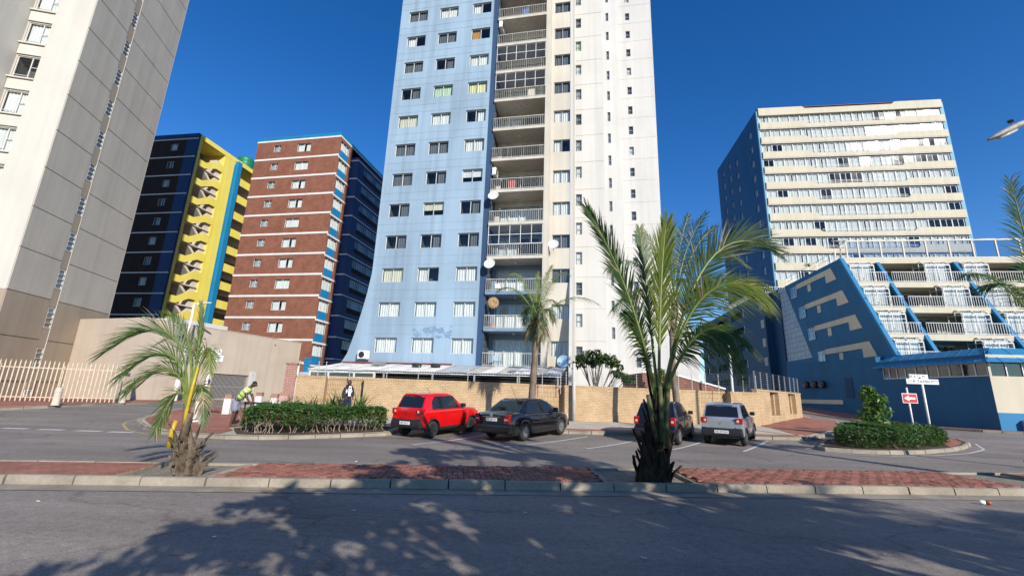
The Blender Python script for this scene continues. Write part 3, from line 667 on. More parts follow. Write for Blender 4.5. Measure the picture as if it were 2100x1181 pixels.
spec = {(12, 2): ('both', 'cur_white'), (11, 1): ('full', 'cur_white'), (11, 2): ('left', 'cur_white'), (10, 2): ('left', 'cur_orange'), (10, 0): ('left', 'cur_white'), (9, 2): ('full', 'cur_white'), (8, 1): ('full', 'cur_green'), (8, 2): ('full', 'cur_yellow'), (7, 0): ('full', 'cur_cream'), (7, 1): ('full', 'cur_white'), (7, 2): ('right', 'cur_white'), (6, 2): ('full', 'cur_white'), (5, 2): ('top', 'cur_white'), (4, 1): ('top', 'cur_cream'), (2, 0): ('full', 'cur_cream'), (2, 1): ('left', 'cur_white'), (2, 2): ('full', 'cur_white'), (1, 0): ('full', 'cur_white'), (1, 1): ('full', 'cur_white'), (1, 2): ('full', 'cur_white'), (0, 0): ('full', 'cur_white'), (0, 1): ('full', 'cur_white'), (0, 2): ('full', 'cur_white')}
for i, h in enumerate(hb): add_window(AT, h[0], h[2], h[1] - h[0], h[3] - h[2], .12, 'two', 'frame', spec.get((i // 3, i % 3), ('full', 'refl_grey') if (i // 3 > 4 and i % 4) else ('right', 'refl_grey')))  # windows without curtains get the grey reflection sheet
# balconies
xl, xr, dp = 8.75, 13.1, 1.9
b = B(); b.box(8.25, 8.75, .12, 5, 0, ZT, 1); b.face([(xl, .12, 0), (xl, dp, 0), (xl, dp, ZT), (xl, .12, ZT)], 0)
b.box(13.1, 13.5, -.02, 2.0, 0, ZT, 2); b.box(xl, xr, 3.6, 14, 0, ZT, 0); b.build('balcony_side_wall', [M_bal, M_navy2, M_cream_col if False else MT['cream_col']], AT)
slab = B().box(xl, xr + .02, -.06, dp, -.24, 0).data('slab', MT['cream_col']); slabb = B().box(xl, xr + .02, -.06, dp, -.24, 0).data('slab', M_bluerec)
rl = rail_mesh(xr - xl - .06, .98, plain('weathered_railing_paint', (.50, .49, .46), .55, var=.15))
def slider(mat):
    b = B(); w = xr - xl
    facade(b, 0, w, 0, 2.56, [(.35, 3.9, .05, 2.15)], 0, .08); return b.data('back_wall', mat)
bw1, bw2 = slider(M_bal), slider(M_bluerec)
dfr = B()
for x in (.35, 1.2, 2.1, 3.0, 3.85): dfr.box(x, x + .05, 0, .06, .05, 2.15)
dfr.box(.35, 3.9, 0, .06, 2.1, 2.15).box(.35, 3.9, 0, .06, .05, .1)
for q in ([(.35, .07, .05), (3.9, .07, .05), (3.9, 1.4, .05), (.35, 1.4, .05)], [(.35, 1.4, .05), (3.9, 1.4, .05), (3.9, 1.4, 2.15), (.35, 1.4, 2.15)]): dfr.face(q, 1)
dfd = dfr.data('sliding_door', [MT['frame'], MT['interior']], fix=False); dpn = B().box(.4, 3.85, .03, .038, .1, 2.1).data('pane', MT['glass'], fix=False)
enc = {3, 8, 9}
egd = B()
w = xr - xl - .06
for i in range(6): egd.box(w * i / 5 - .02, w * i / 5 + .02, -.02, .02, .98, 2.56)
for z in (.98, 1.75, 2.52): egd.box(0, w, -.02, .02, z, z + .04)
egm = egd.data('balcony_glazing', MT['metal_white'], fix=False); egp = B().box(0, w, -.004, .004, 1.0, 2.54).data('pane', MT['glass'], fix=False)
rn = random.Random(33)
for k in range(0, NW):
    z = 3.66 + 2.803 * k
    inst('slab', slab if k > 2 else slabb, AT, (0, 0, z)); inst('railing', rl, AT, (xl + .03, -.02, z)); inst('back_wall', bw1 if k > 3 else bw2, AT, (xl, dp, z))
    dr = inst('sliding_door', dfd, AT, (xl, dp, z)); inst('pane', dpn, dr)
    r = rn.random(); cm = curtain_mesh(4.3, 2.1, .42, 2.05 if r < .4 else 3.83, .1, 2.1, 'cur_white') if (r < .75 or k < 4) else None
    if cm: inst('curtain', cm, dr)
    inst('ceiling_light', B().lathe([(.0, 0), (.09, .0), (.11, .06), (.1, .1)], 10).data('ceiling_light', MT['frame']) if k == 0 else bpy.data.meshes['ceiling_light'], AT, (10.9, .9, z + 2.45))
    if k in enc: e = inst('balcony_glazing', egm, AT, (xl + .03, 0.02, z)); inst('pane', egp, e)
inst('slab', slab, AT, (0, 0, 3.66 + 2.803 * NW))
# white window column (set back) with a fin at its right edge
y1 = 1.05; hw = [(13.72, 15.12, 4.52 + 2.803 * k, 5.66 + 2.803 * k) for k in range(NW)]
b = B(); facade(b, 13.5, 15.3, 0, ZT, hw, y1, .14); b.box(13.5, 15.3, 2.2, 14, 0, ZT); b.face([(15.3, y1, 0), (15.3, 2.2, 0), (15.3, 2.2, ZT), (15.3, y1, ZT)]); b.build('white_wall', MT['cream_col'], AT)
rn = random.Random(8)
for i, h in enumerate(hw): add_window(AT, h[0], h[2], 1.4, 1.14, y1 + .1, 'two', 'alu', ('full', 'cur_white') if i in (0, 1, 4, 5, 7) else ('left', 'cur_white') if i in (6,) else ('full', 'refl_grey'))
B().prism([(y1 - 1.5, 0), (y1 - 1.45, 3.5), (y1 - 1.1, 5.6), (y1 - .6, 8.0), (y1 - .03, 11.2), (y1 - .03, ZT), (y1 + .3, ZT), (y1 + .3, 0)], 15.12, 15.34, 'x').build('flared_fin', MT['white_wall'], AT)
# right hand white part, stepping back
hr = [(15.3 + .06, 15.92, 7.48 + 2.8 * (k - 1), 8.64 + 2.8 * (k - 1)) for k in range(0, NW)]
b = B(); facade(b, 15.0, 17.95, 0, ZT, hr, 6.0, .14); b.box(15.0, 17.95, 7.2, 22, 0, ZT); b.face([(17.95, 6, 0), (17.95, 7.2, 0), (17.95, 7.2, ZT), (17.95, 6, ZT)]); b.build('white_wall', MT['white_wall'], AT)
for i, h in enumerate(hr): add_window(AT, h[0], h[2], h[1] - h[0], h[3] - h[2], 6.1, 'sash', 'alu', ('full', 'cur_green') if i == 11 else ('full', 'cur_white') if i in (1, 3, 4, 6, 10) else ('full', 'cur_grey' if i % 2 else 'refl_grey'))
hs_ = [(18.66, 19.0, 7.55 + 2.8 * (k - 1), 8.76 + 2.8 * (k - 1)) for k in range(0, NW + 2)]
b = B(); facade(b, 17.6, 20.15, 0, ZT + 6, hs_, 14.2, .12); b.box(17.6, 20.15, 15.3, 24, 0, ZT + 6); b.build('white_wall', MT['white_wall'], AT)
for h in hs_: add_window(AT, h[0], h[2], h[1] - h[0], h[3] - h[2], 14.28, 'sash', 'alu', ('full', 'cur_grey'))
B().box(17.96, 18.25, 13.6, 14.2, 0, ZT + 5).build('pilaster', MT['white_wall'], AT)
hf = [(21.28, 21.82, 4.95 + 2.8 * k, 6.05 + 2.8 * k) for k in range(0, NW + 3)]
b = B(); facade(b, 20.1, 24.55, 0, ZT + 8, hf, 17.5, .14); b.box(20.1, 24.55, 18.6, 30, 0, ZT + 8); b.face([(24.55, 17.5, 0), (24.55, 18.6, 0), (24.55, 18.6, ZT + 8), (24.55, 17.5, ZT + 8)])
b.prism([(24.55, 22.5), (24.62, 21.5), (24.85, 18), (25.25, 15), (25.9, 12), (26.6, 10), (27.4, 8.4), (27.9, 7.0), (27.6, 5.0), (27.4, 0), (24.55, 0)], 17.502, 19)
b.build('white_wall', MT['white_wall'], AT)
for i, h in enumerate(hf): add_window(AT, h[0], h[2], h[1] - h[0], h[3] - h[2], 17.6, 'sash', 'alu', ('full', 'cur_white') if i % 4 == 1 else ('full', 'refl_grey'))
jd = B().box(15.02, 17.96, 5.98, 6.02, 0, .035).data('joint', M_bal); je = B().box(17.6, 24.6, 17.485, 17.52, 0, .045).data('joint', M_bal)
for k in range(NW + 2): inst('joint', jd, AT, (0, 0, 6.3 + 2.8 * k)); inst('joint', je, AT, (0, 0, 7.2 + 2.8 * k))
# little lamp on wall, laundry pole
def tw(u, y, z):
    a = R_(-11); return Vector((-10.63 + u * math.cos(a) - y * math.sin(a), 34.35 + u * math.sin(a) + y * math.cos(a), z))
# satellite dishes, AC units
def dish(u, y, z, mat, label, group=None, face=(-.2, -1, .35), r=.42):
    t = thing('satellite_dish', label, 'satellite dish', tw(u, y, z), 0, group); t.rotation_euler = Vector(face).to_track_quat('Z', 'Y').to_euler()
    B().lathe([(0, 0), (r * .4, .02), (r * .75, .07), (r, .14), (r * 1.02, .14), (r * .76, .06), (r * .4, .0), (0, -.02)], 22).build('dish', mat, t, smooth=True)
    B().tube([(0, -r * .9, .1), (0, -r * .5, .42), (0, -.02, .5)], .014, 6).build('feed_arm', MT['galv'], t); B().tube([(0, 0, .44), (0, 0, .54)], .04, 8).build('feed_horn', MT['frame'], t)
    B().tube([(0, 0, -.02), (0, -.1, -.12), (0, -.35, -.25)], .025, 6).build('bracket', MT['galv'], t)
dish(9.15, -.35, 16.95, MT['metal_white'], 'white satellite dish on the balcony below the air conditioner')
dish(9.1, -.35, 11.3, MT['metal_white'], 'white satellite dish on the balcony above the straw ornament')
dish(13.9, .3, 12.95, MT['metal_white'], 'white satellite dish on the cream wall beside a window', r=.4)
dish(14.75, -.1, 4.05, plain('blue_dish_paint', (.22, .36, .5), .5), 'light blue satellite dish just above the corrugated carport roof', r=.45)
t = thing('straw_ornament', 'round brown straw ornament hanging over the third balcony', 'ornament', tw(9.45, -.15, 8.35)); t.rotation_euler = (R_(90), 0, 0)
B().lathe([(0, .05), (.2, .09), (.36, .06), (.42, 0), (.36, -.03), (0, -.03)], 20).build('woven_disc', plain('straw', (.36, .24, .12), .9, var=.35, scale=14), t)
for i in range(14):
    a = i * .449; B().tube([(.36 * math.cos(a), .36 * math.sin(a), .03), (.47 * math.cos(a), .47 * math.sin(a), .0)], .02, 5).build('fringe', plain('dry_straw', (.45, .32, .17), .9) if i == 0 else bpy.data.materials['dry_straw'], t)
def ac(u, y, z, label, rz=0):
    t = thing('air_conditioner', label, 'air conditioner', tw(u, y, z), -11 + rz)
    B().box(-.42, .42, -.16, .16, 0, .62).build('casing', MT['metal_white'], t, bevel=.02); B().lathe([(.24, -.175), (.24, -.16)], 20, (-.1, .3), 'y').build('fan_grille', MT['black'], t); B().box(-.4, -.34, -.2, .2, -.06, 0).box(.34, .4, -.2, .2, -.06, 0).build('bracket', MT['galv'], t)
ac(-.55, -.35, 3.98, 'white air conditioner box standing on the carport roof beside the flared wing')
ac(9.0, .4, 19.1, 'grey air conditioner at the balcony edge above the highest satellite dish', 90)
ac(8.98, .4, 33.6, 'air conditioner at the edge of a high balcony near the top of the photo', 90)
# clutter on balconies
def pchair(u, z, label, mat):
    t = thing('plastic_chair', label, 'chair', tw(u, .9, z), 30)
    B().box(-.22, .22, -.22, .22, .40, .44).build('seat', mat, t, bevel=.01); B().prism([(.18, .44), (.22, .44), (.30, .86), (.26, .86)], -.2, .2, 'x').build('backrest', mat, t)
    for x in (-.2, .2):
        for y in (-.2, .2): B().box(x - .02, x + .02, y - .02, y + .02, 0, .4).build('leg', mat, t)
pchair(9.6, 3.66 + 2.803 * 2, 'white plastic chair on the balcony beside the second satellite dish', MT['metal_white']); pchair(9.7, 3.66, 'light blue plastic chair on the lowest balcony', bpy.data.materials['blue_dish_paint'])
o = B().lathe([(.10, 0), (.16, .1), (.17, .25), (.12, .33), (.05, .36), (0, .36)], 14).build('orange_pot', plain('orange_glaze', (.55, .13, .03), .5), smooth=True); o.location = tw(9.3, .3, 3.66 + 2.803); tag(o, 'round orange pot on the balcony under the straw ornament', 'pot')
for i, (u, k, c, w) in enumerate(((10.2, 5, (.5, .12, .1), 'red'), (11.6, 8, (.65, .6, .5), 'cream'), (10.9, 11, (.12, .2, .45), 'blue'))):
    b = B(); q = 8
    for s_ in range(q): xa, xb = s_ * .6 / q, (s_ + 1) * .6 / q; b.face([(xa, .02 * math.sin(xa * 30), 0), (xb, .02 * math.sin(xb * 30), 0), (xb, .02 * math.sin(xb * 30), .8), (xa, .02 * math.sin(xa * 30), .8)])
    o = b.build('hung_towel', plain(w + '_towel', c, .95), fix=False); o.location = tw(u, .12, 3.66 + 2.803 * k + .12); o.rotation_euler = (0, 0, R_(-11)); tag(o, w + ' towel hung inside a balcony railing of the tower', 'towel')
# ================================================================== CARPORT in front of the tower
CP = thing('carport', 'long carport with white corrugated roof between the brick wall and the tower', 'carport', (-10.63, 34.35, 0), -11)
sm = [paint('white_roof_sheet', (.66, .65, .62), .5, .15, .12, .1, 1.2), paint('grey_roof_sheet', (.38, .41, .44), .5, .15, .15, .1, 1.2), paint('weathered_roof_sheet', (.50, .48, .44), .6, .2, .2, .12, 1.2)]
def csheet(w, L, dz):
    b = B(); n = int(w / .045)
    for i in range(n + 1):
        x = w * i / n; z = .022 * math.sin(x / .17 * 2 * math.pi)
        b.v += [(x, 0, z), (x, -L, z - dz)]
    for i in range(n): b.f.append((2 * i, 2 * i + 2, 2 * i + 3, 2 * i + 1)); b.m.append(0)
    n0 = len(b.v); b.v += [(v[0], v[1], v[2] - .012) for v in b.v[:n0]]
    for i in range(n): b.f.append((n0 + 2 * i, n0 + 2 * i + 1, n0 + 2 * i + 3, n0 + 2 * i + 2)); b.m.append(0)
    for i in range(n): b.f.append((2 * i + 1, 2 * i + 3, n0 + 2 * i + 3, n0 + 2 * i + 1)); b.m.append(0)
    return b
ds = [csheet(1.06, 4.3, .72).data('roof_sheet', m, smooth=True, fix=False) for m in sm]
for i in range(17):
    x = -2.4 + 1.02 * i; inst('roof_sheet', ds[1 if i in (9, 10) else 2 if i > 10 and i % 2 else 0], CP, (x, -.02, 3.66 - (.02 if i % 2 else 0)))
B().box(-2.4, 6.5, -.25, -.01, 3.70, 3.76).build('red_flashing', plain('red_oxide_flashing', (.28, .06, .045), .7), CP)
bm_ = B()
for y in (-4.15, -2.2): bm_.box(-2.4, 14.9, y - .05, y + .05, 2.80 + (.33 if y > -3 else 0), 2.89 + (.33 if y > -3 else 0))
bm_.build('roof_beam', MT['metal_white'], CP)
for x in (3.2, 6.6, 9.4, 12.2, 14.7): B().box(x - .05, x + .05, -4.2, -4.1, -.1, 2.82).build('post', MT['galv'], CP)  # darker grey chosen to paint in the shade the posts stand in
B().box(-2.3, 14.9, -.25, -.2, .2, 3.0).build('shade_panel', plain('painted_carport_shade', (.03, .032, .035), .9), CP)  # added near-black panel, paints the shade under the roof over the tower base
gb = B(); gb.box(-2.3, 2.6, -4.16, -4.1, .2, 2.05)
for x in (-2.3, -.9, 1.0, 2.45): gb.box(x, x + .12, -4.2, -4.08, 2.05, 2.8)
for z in (2.05, 2.42, 2.74): gb.box(-2.3, 2.55, -4.19, -4.09, z, z + .07)
gb.build('office_front', MT['frame'], CP); B().box(-2.2, 2.5, -4.15, -4.142, 2.1, 2.75).build('pane', MT['glass_dark'], CP)
for u, nm in ((4.55, 'left of the two'), (5.95, 'right of the two')):
    t = B().lathe([(.18, -.09), (.30, -.11), (.34, -.05), (.34, .05), (.30, .11), (.18, .09), (.18, -.09)], 18).build('tyre', MT['rubber'], smooth=True); t.location = tw(u, -2.0, 3.47); t.rotation_euler = (R_(-9), 0, R_(-11)); tag(t, 'old black tyre lying on the corrugated roof, ' + nm, 'tyre')
t = B().box(-.4, .4, -.3, .3, 0, .26).build('roof_box', plain('grey_roof_box', (.2, .2, .2), .7), bevel=.02); t.location = tw(1.45, -1.6, 3.42); t.rotation_euler = (0, 0, R_(-11)); tag(t, 'flat grey box on the white corrugated carport roof', 'box')
# ================================================================== HOTEL TOWER
M_cream = paint('cream_render', (.56, .51, .395), .75, .04, .10, .04)
M_hblue = paint('deep_blue_paint', (.010, .105, .235), .6, .10, .12, .04); M_hblue2 = paint('navy_blue_wing_paint', (.008, .055, .130), .6, .10, .12, .04); M_fin = paint('teal_blue_fin_paint', (.012, .13, .235), .6, .06, .08, .03); M_pale = paint('pale_blue_edge_paint', (.16, .34, .47), .6, .06, .08, .03)
M_lblue = paint('light_blue_edge_paint', (.025, .185, .37), .6, .05, .08, .03)
M_hwhite = plain('white_hotel_frame', (.60, .59, .565), .5)
HT = thing('hotel_tower', 'cream banded hotel tower with deep blue side at right', 'hotel', (41.5, 66.9, 0), -8)
Wd = 28.7; zt0 = 50.05
b = B()
hl = []
for y, z in [(2.6, 48.9), (13.4, 48.9), (17.0, 49.2), (9.6, 47.6)]:
    for k in range(15):
        if z - 2.8 * k > 16: hl.append((y, y + 1.15, z - 2.8 * k - 1.3, z - 2.8 * k + .1))
t = B(); facade(t, 0, 21, 0, 51.3, [h for h in hl], 0, .14); n = 0
b.v += [(v[1], v[0], v[2]) for v in t.v]; b.f += list(t.f); b.m += t.m
b.box(.9, Wd, 1.8, 21, 0, 51.2); b.face([(0, 21, 0), (1, 21, 0), (1, 21, 51.3), (0, 21, 51.3)]); b.box(0, Wd, 0, 21, 51.2, 51.3)
for y in range(4, 20, 4): b.box(1, 2, y, y + 1.2, 51.3, 51.9)
b.build('side_wall', paint('hotel_blue_paint', (.008, .085, .21), .6, .10, .14, .04), HT)
for h in hl: add_window(HT, .12, h[2], 1.15, 1.4, h[1], 'two', 'frame', ('full', 'cur_white'), rz=-math.pi / 2)
B().box(-.02, .28, -.12, .25, 0, 51.1).box(Wd - .3, Wd + .25, -.12, 3, 0, 51.1).build('edge_pier', M_pale, HT)
b = B(); b.prism([(.28, 50.05), (Wd - .05, 50.05), (Wd - .05, 51.5), (21.7, 51.5), (21.2, 51.1), (7.8, 51.1), (7.3, 51.5), (.28, 51.5)], -.35, -.05); b.build('parapet', M_cream, HT)
B().box(.2, Wd, -.1, 1.0, 51.52, 51.6).build('roof_flashing', plain('red_brown_flashing', (.18, .05, .035), .7), HT)
bandm = B().prism([(.28, -1.16), (Wd - .02, -1.16), (Wd - .02, 0), (21.6, 0), (21.1, -.52), (7.9, -.52), (7.4, 0), (.28, 0)], -.35, -.02).data('band', M_cream)
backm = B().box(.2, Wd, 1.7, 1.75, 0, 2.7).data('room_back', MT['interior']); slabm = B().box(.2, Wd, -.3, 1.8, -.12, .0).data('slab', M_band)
hr_ = rail_mesh(13.2, .5, M_hwhite, gap=1.1, kick=.2); rn = random.Random(77)
nW = 17; ww = (Wd - .7) / nW
for k in range(0, 13):
    zb = 48.7 - 2.8 * k
    inst('band', bandm, HT, (0, 0, zb)); inst('slab', slabm, HT, (0, 0, zb - 1.16)); inst('railing', hr_, HT, (7.9, -.3, zb - .52))
    if k <= 11:
        for i in range(nW):
            x = .33 + ww * i; mid = 7.4 < x + ww / 2 < 21.5; z0 = zb + .0 if not mid else zb - .52; h = 1.40 if not mid else 1.92
            r = rn.random(); add_window(HT, x, z0, ww - .03, h - .02, -.02, 'hotel' if r < .8 else 'two', 'frame', ('full', 'cur_white') if r < .62 else ('both', 'cur_white') if r < .84 else None)
# ================================================================== PARKING WING (navy) joined to the hotel
PW = thing('parking_wing', 'navy blue parking wing with dark openings and roof railing beside the hotel', 'building', (35.4, 58.2, 0), 82)
hp = []
for z in (14.85, 12.27, 9.68, 7.05, 4.4): hp += [(10.4, 15.6, z, z + 1.13), (17.4, 24, z, z + 1.13), (25.5, 31, z, z + 1.13)]
b = B(); facade(b, 2.6, 33, 0, 17.0, hp, 0, -.3); b.box(-.2, 33, -9, -.9, 0, 16.9); b.face([(2.6, 0, 0), (2.6, -.9, 0), (2.6, -.9, 17), (2.6, 0, 17)]); b.box(2.6, 33, -.9, 0, 16.95, 17.02)
b.build('wall', M_hblue2, PW)
pj = B().box(10.05, 10.4, -.35, .03, 0, 1.25).data('jamb', M_cream); pg = B().box(2.6, 33, -.01, .008, 0, .03).data('joint', MT['dkline'])
for z in (14.85, 12.27, 9.68, 7.05, 4.4): inst('jamb', pj, PW, (0, 0, z - .06)); inst('joint', pg, PW, (0, 0, z + 1.5))
for z in (14.7, 12.1, 9.45, 6.8): B().box(3.0, 4.0, -.02, .05, z, z + 1.15).build('cream_panel', M_cream, PW)
rm = rail_mesh(16.0, .9, M_hwhite, gap=.35, bar=.04); w = inst('railing', rm, PW, (2.6, .15, 17.0)); rm2 = rail_mesh(3.2, .9, M_hwhite, gap=.3, bar=.04); inst('railing', rm2, PW, (2.6, -3.0, 17.0), R_(90))
# ================================================================== TERRACED BLOCK
TB = thing('terraced_block', 'stepped balcony block with blue slanted fins and white glazed bays', 'building', (33.53, 38.25, 0), -8)
# local axes: x along fronts, y back (az 82)
def sy(z): return .546 * (z - 6.19)
M_tile = brickmat('grey_glass_tile', (.30, .33, .38), (.27, .30, .35), (.10, .11, .13), (.62), .95, .03, .35, 'soldier', .12, .2)
b = B(); b.prism([(0, 5.2), (0, 6.19), (5.75, 16.73), (18.1, 16.78), (13.4, 7.1), (20.2, 7.1), (20.2, 0), (9, 0), (9, 5.2)], 0, .28, 'x')
b.build('end_wall', M_hblue, TB)
b = B(); b.prism([(-.02, 6.0), (5.80, 16.70), (5.80, 16.78), (5.55, 16.76), (-.24, 6.15)], -.02, .34, 'x'); b.build('edge_trim', M_lblue, TB)
B().prism([(20.2, 16.3), (18.0, 16.55), (13.3, 7.1), (20.2, 7.1)], .12, .2, 'x').build('glass_tile_wall', M_tile, TB)
for k in range(1, 4):
    z = 13.66 - 2.8 * (k - 1); u0 = sy(z) + .05; u1 = 16.45 - (13.66 - z) * .49
    B().box(-.008, .01, u0, u1, z - .025, z + .025).build('joint', MT['dkline'], TB)
for k in range(4):
    s = -1.47 * k; dz = -2.83 * k
    P = [(14.95, 16.22), (7.4, 16.22), (6.6, 14.76), (8.54, 14.76), (8.58, 15.64), (14.95, 15.66)]
    B().prism([(p[0] + s, p[1] + dz) for p in P], -.05, .02, 'x').build('cream_relief', M_cream, TB)
    B().prism([(p[0] + s, p[1] + dz) for p in [(11.75, 15.56), (12.42, 15.56), (12.42, 14.72), (11.75, 14.72)]], -.05, .02, 'x').build('cream_relief', M_cream, TB)
    fd, pdn = window_meshes(1.35, 1.35, 'casement', 'frame')
    w = inst('window', fd, TB, (-.10, 16.35 + s, 14.72 + dz), -math.pi / 2); [inst('pane', p, w) for p in pdn]; inst('curtain', curtain_mesh(1.35, 1.35, .05, 1.3, .05, 1.3, 'cur_cream' if k in (1, 2) else 'cur_white'), w)
# fins
fin = B().prism([(0, 6.0), (5.6, 16.25), (8.2, 16.25), (3.2, 6.0)], 0, .30, 'x').data('fin', M_fin); fe = B().prism([(-.05, 6.0), (5.55, 16.27), (5.8, 16.27), (.2, 6.0)], -.01, .31, 'x').data('edge_trim', M_lblue)
for s in (3.4, 10.45, 17.5, 24.5): inst('fin', fin, TB, (s, 0, 0)); inst('edge_trim', fe, TB, (s, 0, 0))
LW = 27
M_balin = paint('balcony_back_paint', (.34, .31, .27), .8, .06, .12, .05)
segs = [(.25, 3.35, .5, 2.7), (3.75, 10.4, 7.4, 9.6), (10.8, 17.4, 10.9, 13.0), (17.85, 24.4, 21.5, 23.8)]
rails = {}
for q, (a, c, _, _) in enumerate(segs): rails[q] = rail_mesh(c - a, 1.05, M_hwhite, gap=.2, bar=.03)
def bay(w_, d=1.6):
    b = B(); fr = []
    # glazed bay with sloping glass head
    for x in (0, w_ / 2, w_):
        b.bar((x, -d, 0), (x, -d, 1.95), .07, .07).bar((x, -d, 1.95), (x, -d + .55, 2.45), .07, .07).bar((x, -d + .55, 2.45), (x, 0, 2.45), .06, .06)
    b.bar((0, -d, 1.95), (w_, -d, 1.95), .10, .10).bar((0, -d, .05), (w_, -d, .05), .06, .06).bar((0, -d, 1.5), (w_, -d, 1.5), .05, .05).bar((0, -d + .55, 2.45), (w_, -d + .55, 2.45), .06, .06)
    for x in (0, w_):
        b.bar((x, -d, 1.95), (x, 0, 1.95), .05, .05).bar((x, 0, 0), (x, 0, 2.45), .06, .06).bar((x, -d * .5, 0), (x, -d * .5, 2.4), .05, .05)
    p = B()
    p.box(.04, w_ - .04, -d - .004, -d + .004, .05, 1.93); p.face([(0, -d, 1.97), (w_, -d, 1.97), (w_, -d + .53, 2.44), (0, -d + .53, 2.44)]); p.box(-.004, .004, -d, 0, .05, 1.93); p.box(w_ - .004, w_ + .004, -d, 0, .05, 1.93)
    return b.data('glazed_bay', M_hwhite, fix=False), p.data('pane', MT['glass'], fix=False)
bays = {}
rn = random.Random(4)
chair_n = 0
for k in range(0, 5):
    z = 13.82 - 2.8 * k if k else 13.82
    zf = 16.82 - 2.8 * (k + 1) + (-.2 if k else -.2) + 0
    zf = [13.82, 10.98, 8.2, 5.45, 2.6][k]
    if zf < 5: break
    y0 = sy(zf) + .02
    B().box(.29, LW, y0, y0 + 7.5, zf - .56, zf).build('slab', M_cream, TB)
    yb_ = y0 + 3.0
    B().box(.29, LW, yb_ + .75, yb_ + .9, zf, zf + 2.3).build('back_wall', M_balin, TB)
    for q, (a, c, b0, b1) in enumerate(segs):
        inst('railing', rails[q], TB, (a, y0 + .06, zf))
        key = round(b1 - b0, 1)
        if key not in bays: bays[key] = bay(b1 - b0)
        g = inst('glazed_bay', bays[key][0], TB, (b0, yb_ - .6, zf)); inst('pane', bays[key][1], g)
        inst('curtain', curtain_mesh(b1 - b0, 2, .1, b1 - b0 - .1, .1, 2.2, 'cur_white'), g, (0, -1.45, 0))
        # recessed sliding windows on the open side
        oa, ob = (a, b0) if b0 - a > c - b1 else (b1, c)
        if ob - oa > 1:
            w_ = ob - oa - .3; n = max(2, int(w_ / 1.2)); bb = B(); bb.box(0, w_, 0, .06, 0, .07).box(0, w_, 0, .06, 1.95, 2.03); [bb.box(i * w_ / n - .03, i * w_ / n + .03, 0, .06, .05, 2) for i in range(n + 1)]
            g2 = bb.build('sliding_door', MT['alu'], TB, fix=False); g2.location = (oa + .15, yb_ + .62, zf); B().box(.05, w_ - .05, .02, .03, .05, 1.95).build('pane', MT['glass_dark'], g2)
            if rn.random() < .7: inst('curtain', curtain_mesh(w_, 2, .1, w_ * rn.uniform(.3, .6), .1, 1.9, 'cur_white'), g2)
# top slab and conservatory
yt = sy(16.82)
B().box(.3, LW, yt, yt + 9, 16.22, 16.84).build('slab', M_cream, TB)
CV = B(); cw = 1.0; n = 12; step = 2.14
xs_ = [cw, cw + 1.15] + [cw + 1.15 + step * i for i in range(1, n)]
for x in xs_:
    CV.box(x - .06, x + .06, yt + .12, yt + .24, 16.84, 18.75); CV.bar((x, yt + .18, 18.72), (x, yt + 2.4, 19.6), .12, .12)
CV.box(xs_[0], xs_[-1], yt + .12, yt + .24, 18.68, 18.8); CV.box(xs_[0], xs_[-1], yt + 2.35, yt + 2.45, 19.52, 19.64); CV.box(xs_[0], xs_[-1], yt + .14, yt + .22, 16.84, 16.92)
CV.bar((xs_[0], yt + .18, 18.72), (xs_[0], yt + 2.4, 18.72), .08, .08).bar((xs_[0], yt + 1.2, 16.84), (xs_[0], yt + 1.2, 19.1), .08, .08)
cv = CV.build('conservatory_frame', plain('beige_frame_paint', (.50, .46, .38), .5), TB, fix=False)
gp = B(); gp.box(xs_[0], xs_[-1], yt + .17, yt + .18, 16.9, 18.7); gp.face([(xs_[0], yt + .2, 18.78), (xs_[-1], yt + .2, 18.78), (xs_[-1], yt + 2.4, 19.62), (xs_[0], yt + 2.4, 19.62)]); gp.build('pane', glassmat('conservatory_glass', (.82, .84, .86), .06), cv)
# roof terrace rail with potted plant silhouette
rt = B()
for i in range(7): rt.bar((.15, 6.5 + i * 1.85, 16.76), (.15, 6.5 + i * 1.85, 17.8), .035)
rt.bar((.15, 6.4, 17.8), (.15, 17.9, 17.8), .035).bar((.15, 6.4, 17.3), (.15, 17.9, 17.3), .02); rt.build('terrace_rail', MT['galv'], TB, fix=False)
# ================================================================== PODIUM with awning
PD = thing('blue_podium', 'deep blue ground floor podium with window strip, awning roof and cream front corner', 'building', (33.43, 30.85, 0), -8)
# world az 97 side in local coordinates: rotate by 105 deg
sa_, ca_ = math.sin(R_(105)), math.cos(R_(105))
def side(x, off): return (x * ca_ + off * -sa_, x * sa_ + off * ca_)   # x back along wall, off>0 outward (left)
def sidebox(b, x0, x1, o0, o1, z0, z1, m=0):
    P = [side(x0, o0), side(x1, o0), side(x1, o1), side(x0, o1)]; b.prism(P, z0, z1, 'z', m)
b = B()
wz0, wz1 = 4.06, 5.0
def sidewall(b):
    t = B(); facade(t, 0, 19, -.6, 5.55, [(.06, 7.75, wz0, wz1)], 0, -.12)
    n = len(b.v)
    for v in t.v: x, y = side(v[0], v[1]); b.v.append((x, y, v[2]))
    b.f += [tuple(i + n for i in f) for f in t.f]; b.m += t.m
sidewall(b); b.build('side_wall', M_hblue, PD)
b = B(); P = [side(19, 0), side(19, -8), (30, 8), (30, 0)]
fx = B(); facade(fx, 0.003, 30, -.6, 5.55, [(.12, 29, wz0, wz1)], 0, .12); fx.m = [0] * len(fx.f); fx.build('front_wall', M_cream, PD)
B().box(.0, 30, -.025, .0, -.6, 1.6).build('blue_base', M_lblue, PD)
B().prism([side(19, -.05), side(8.3, -.05), side(8.3, -1.0), side(.9, -1.0), (1.2, .95), (30, .95), (30, 9), side(19, -9)], 5.50, 6.05, 'z').build('roof_deck', M_hblue, PD)
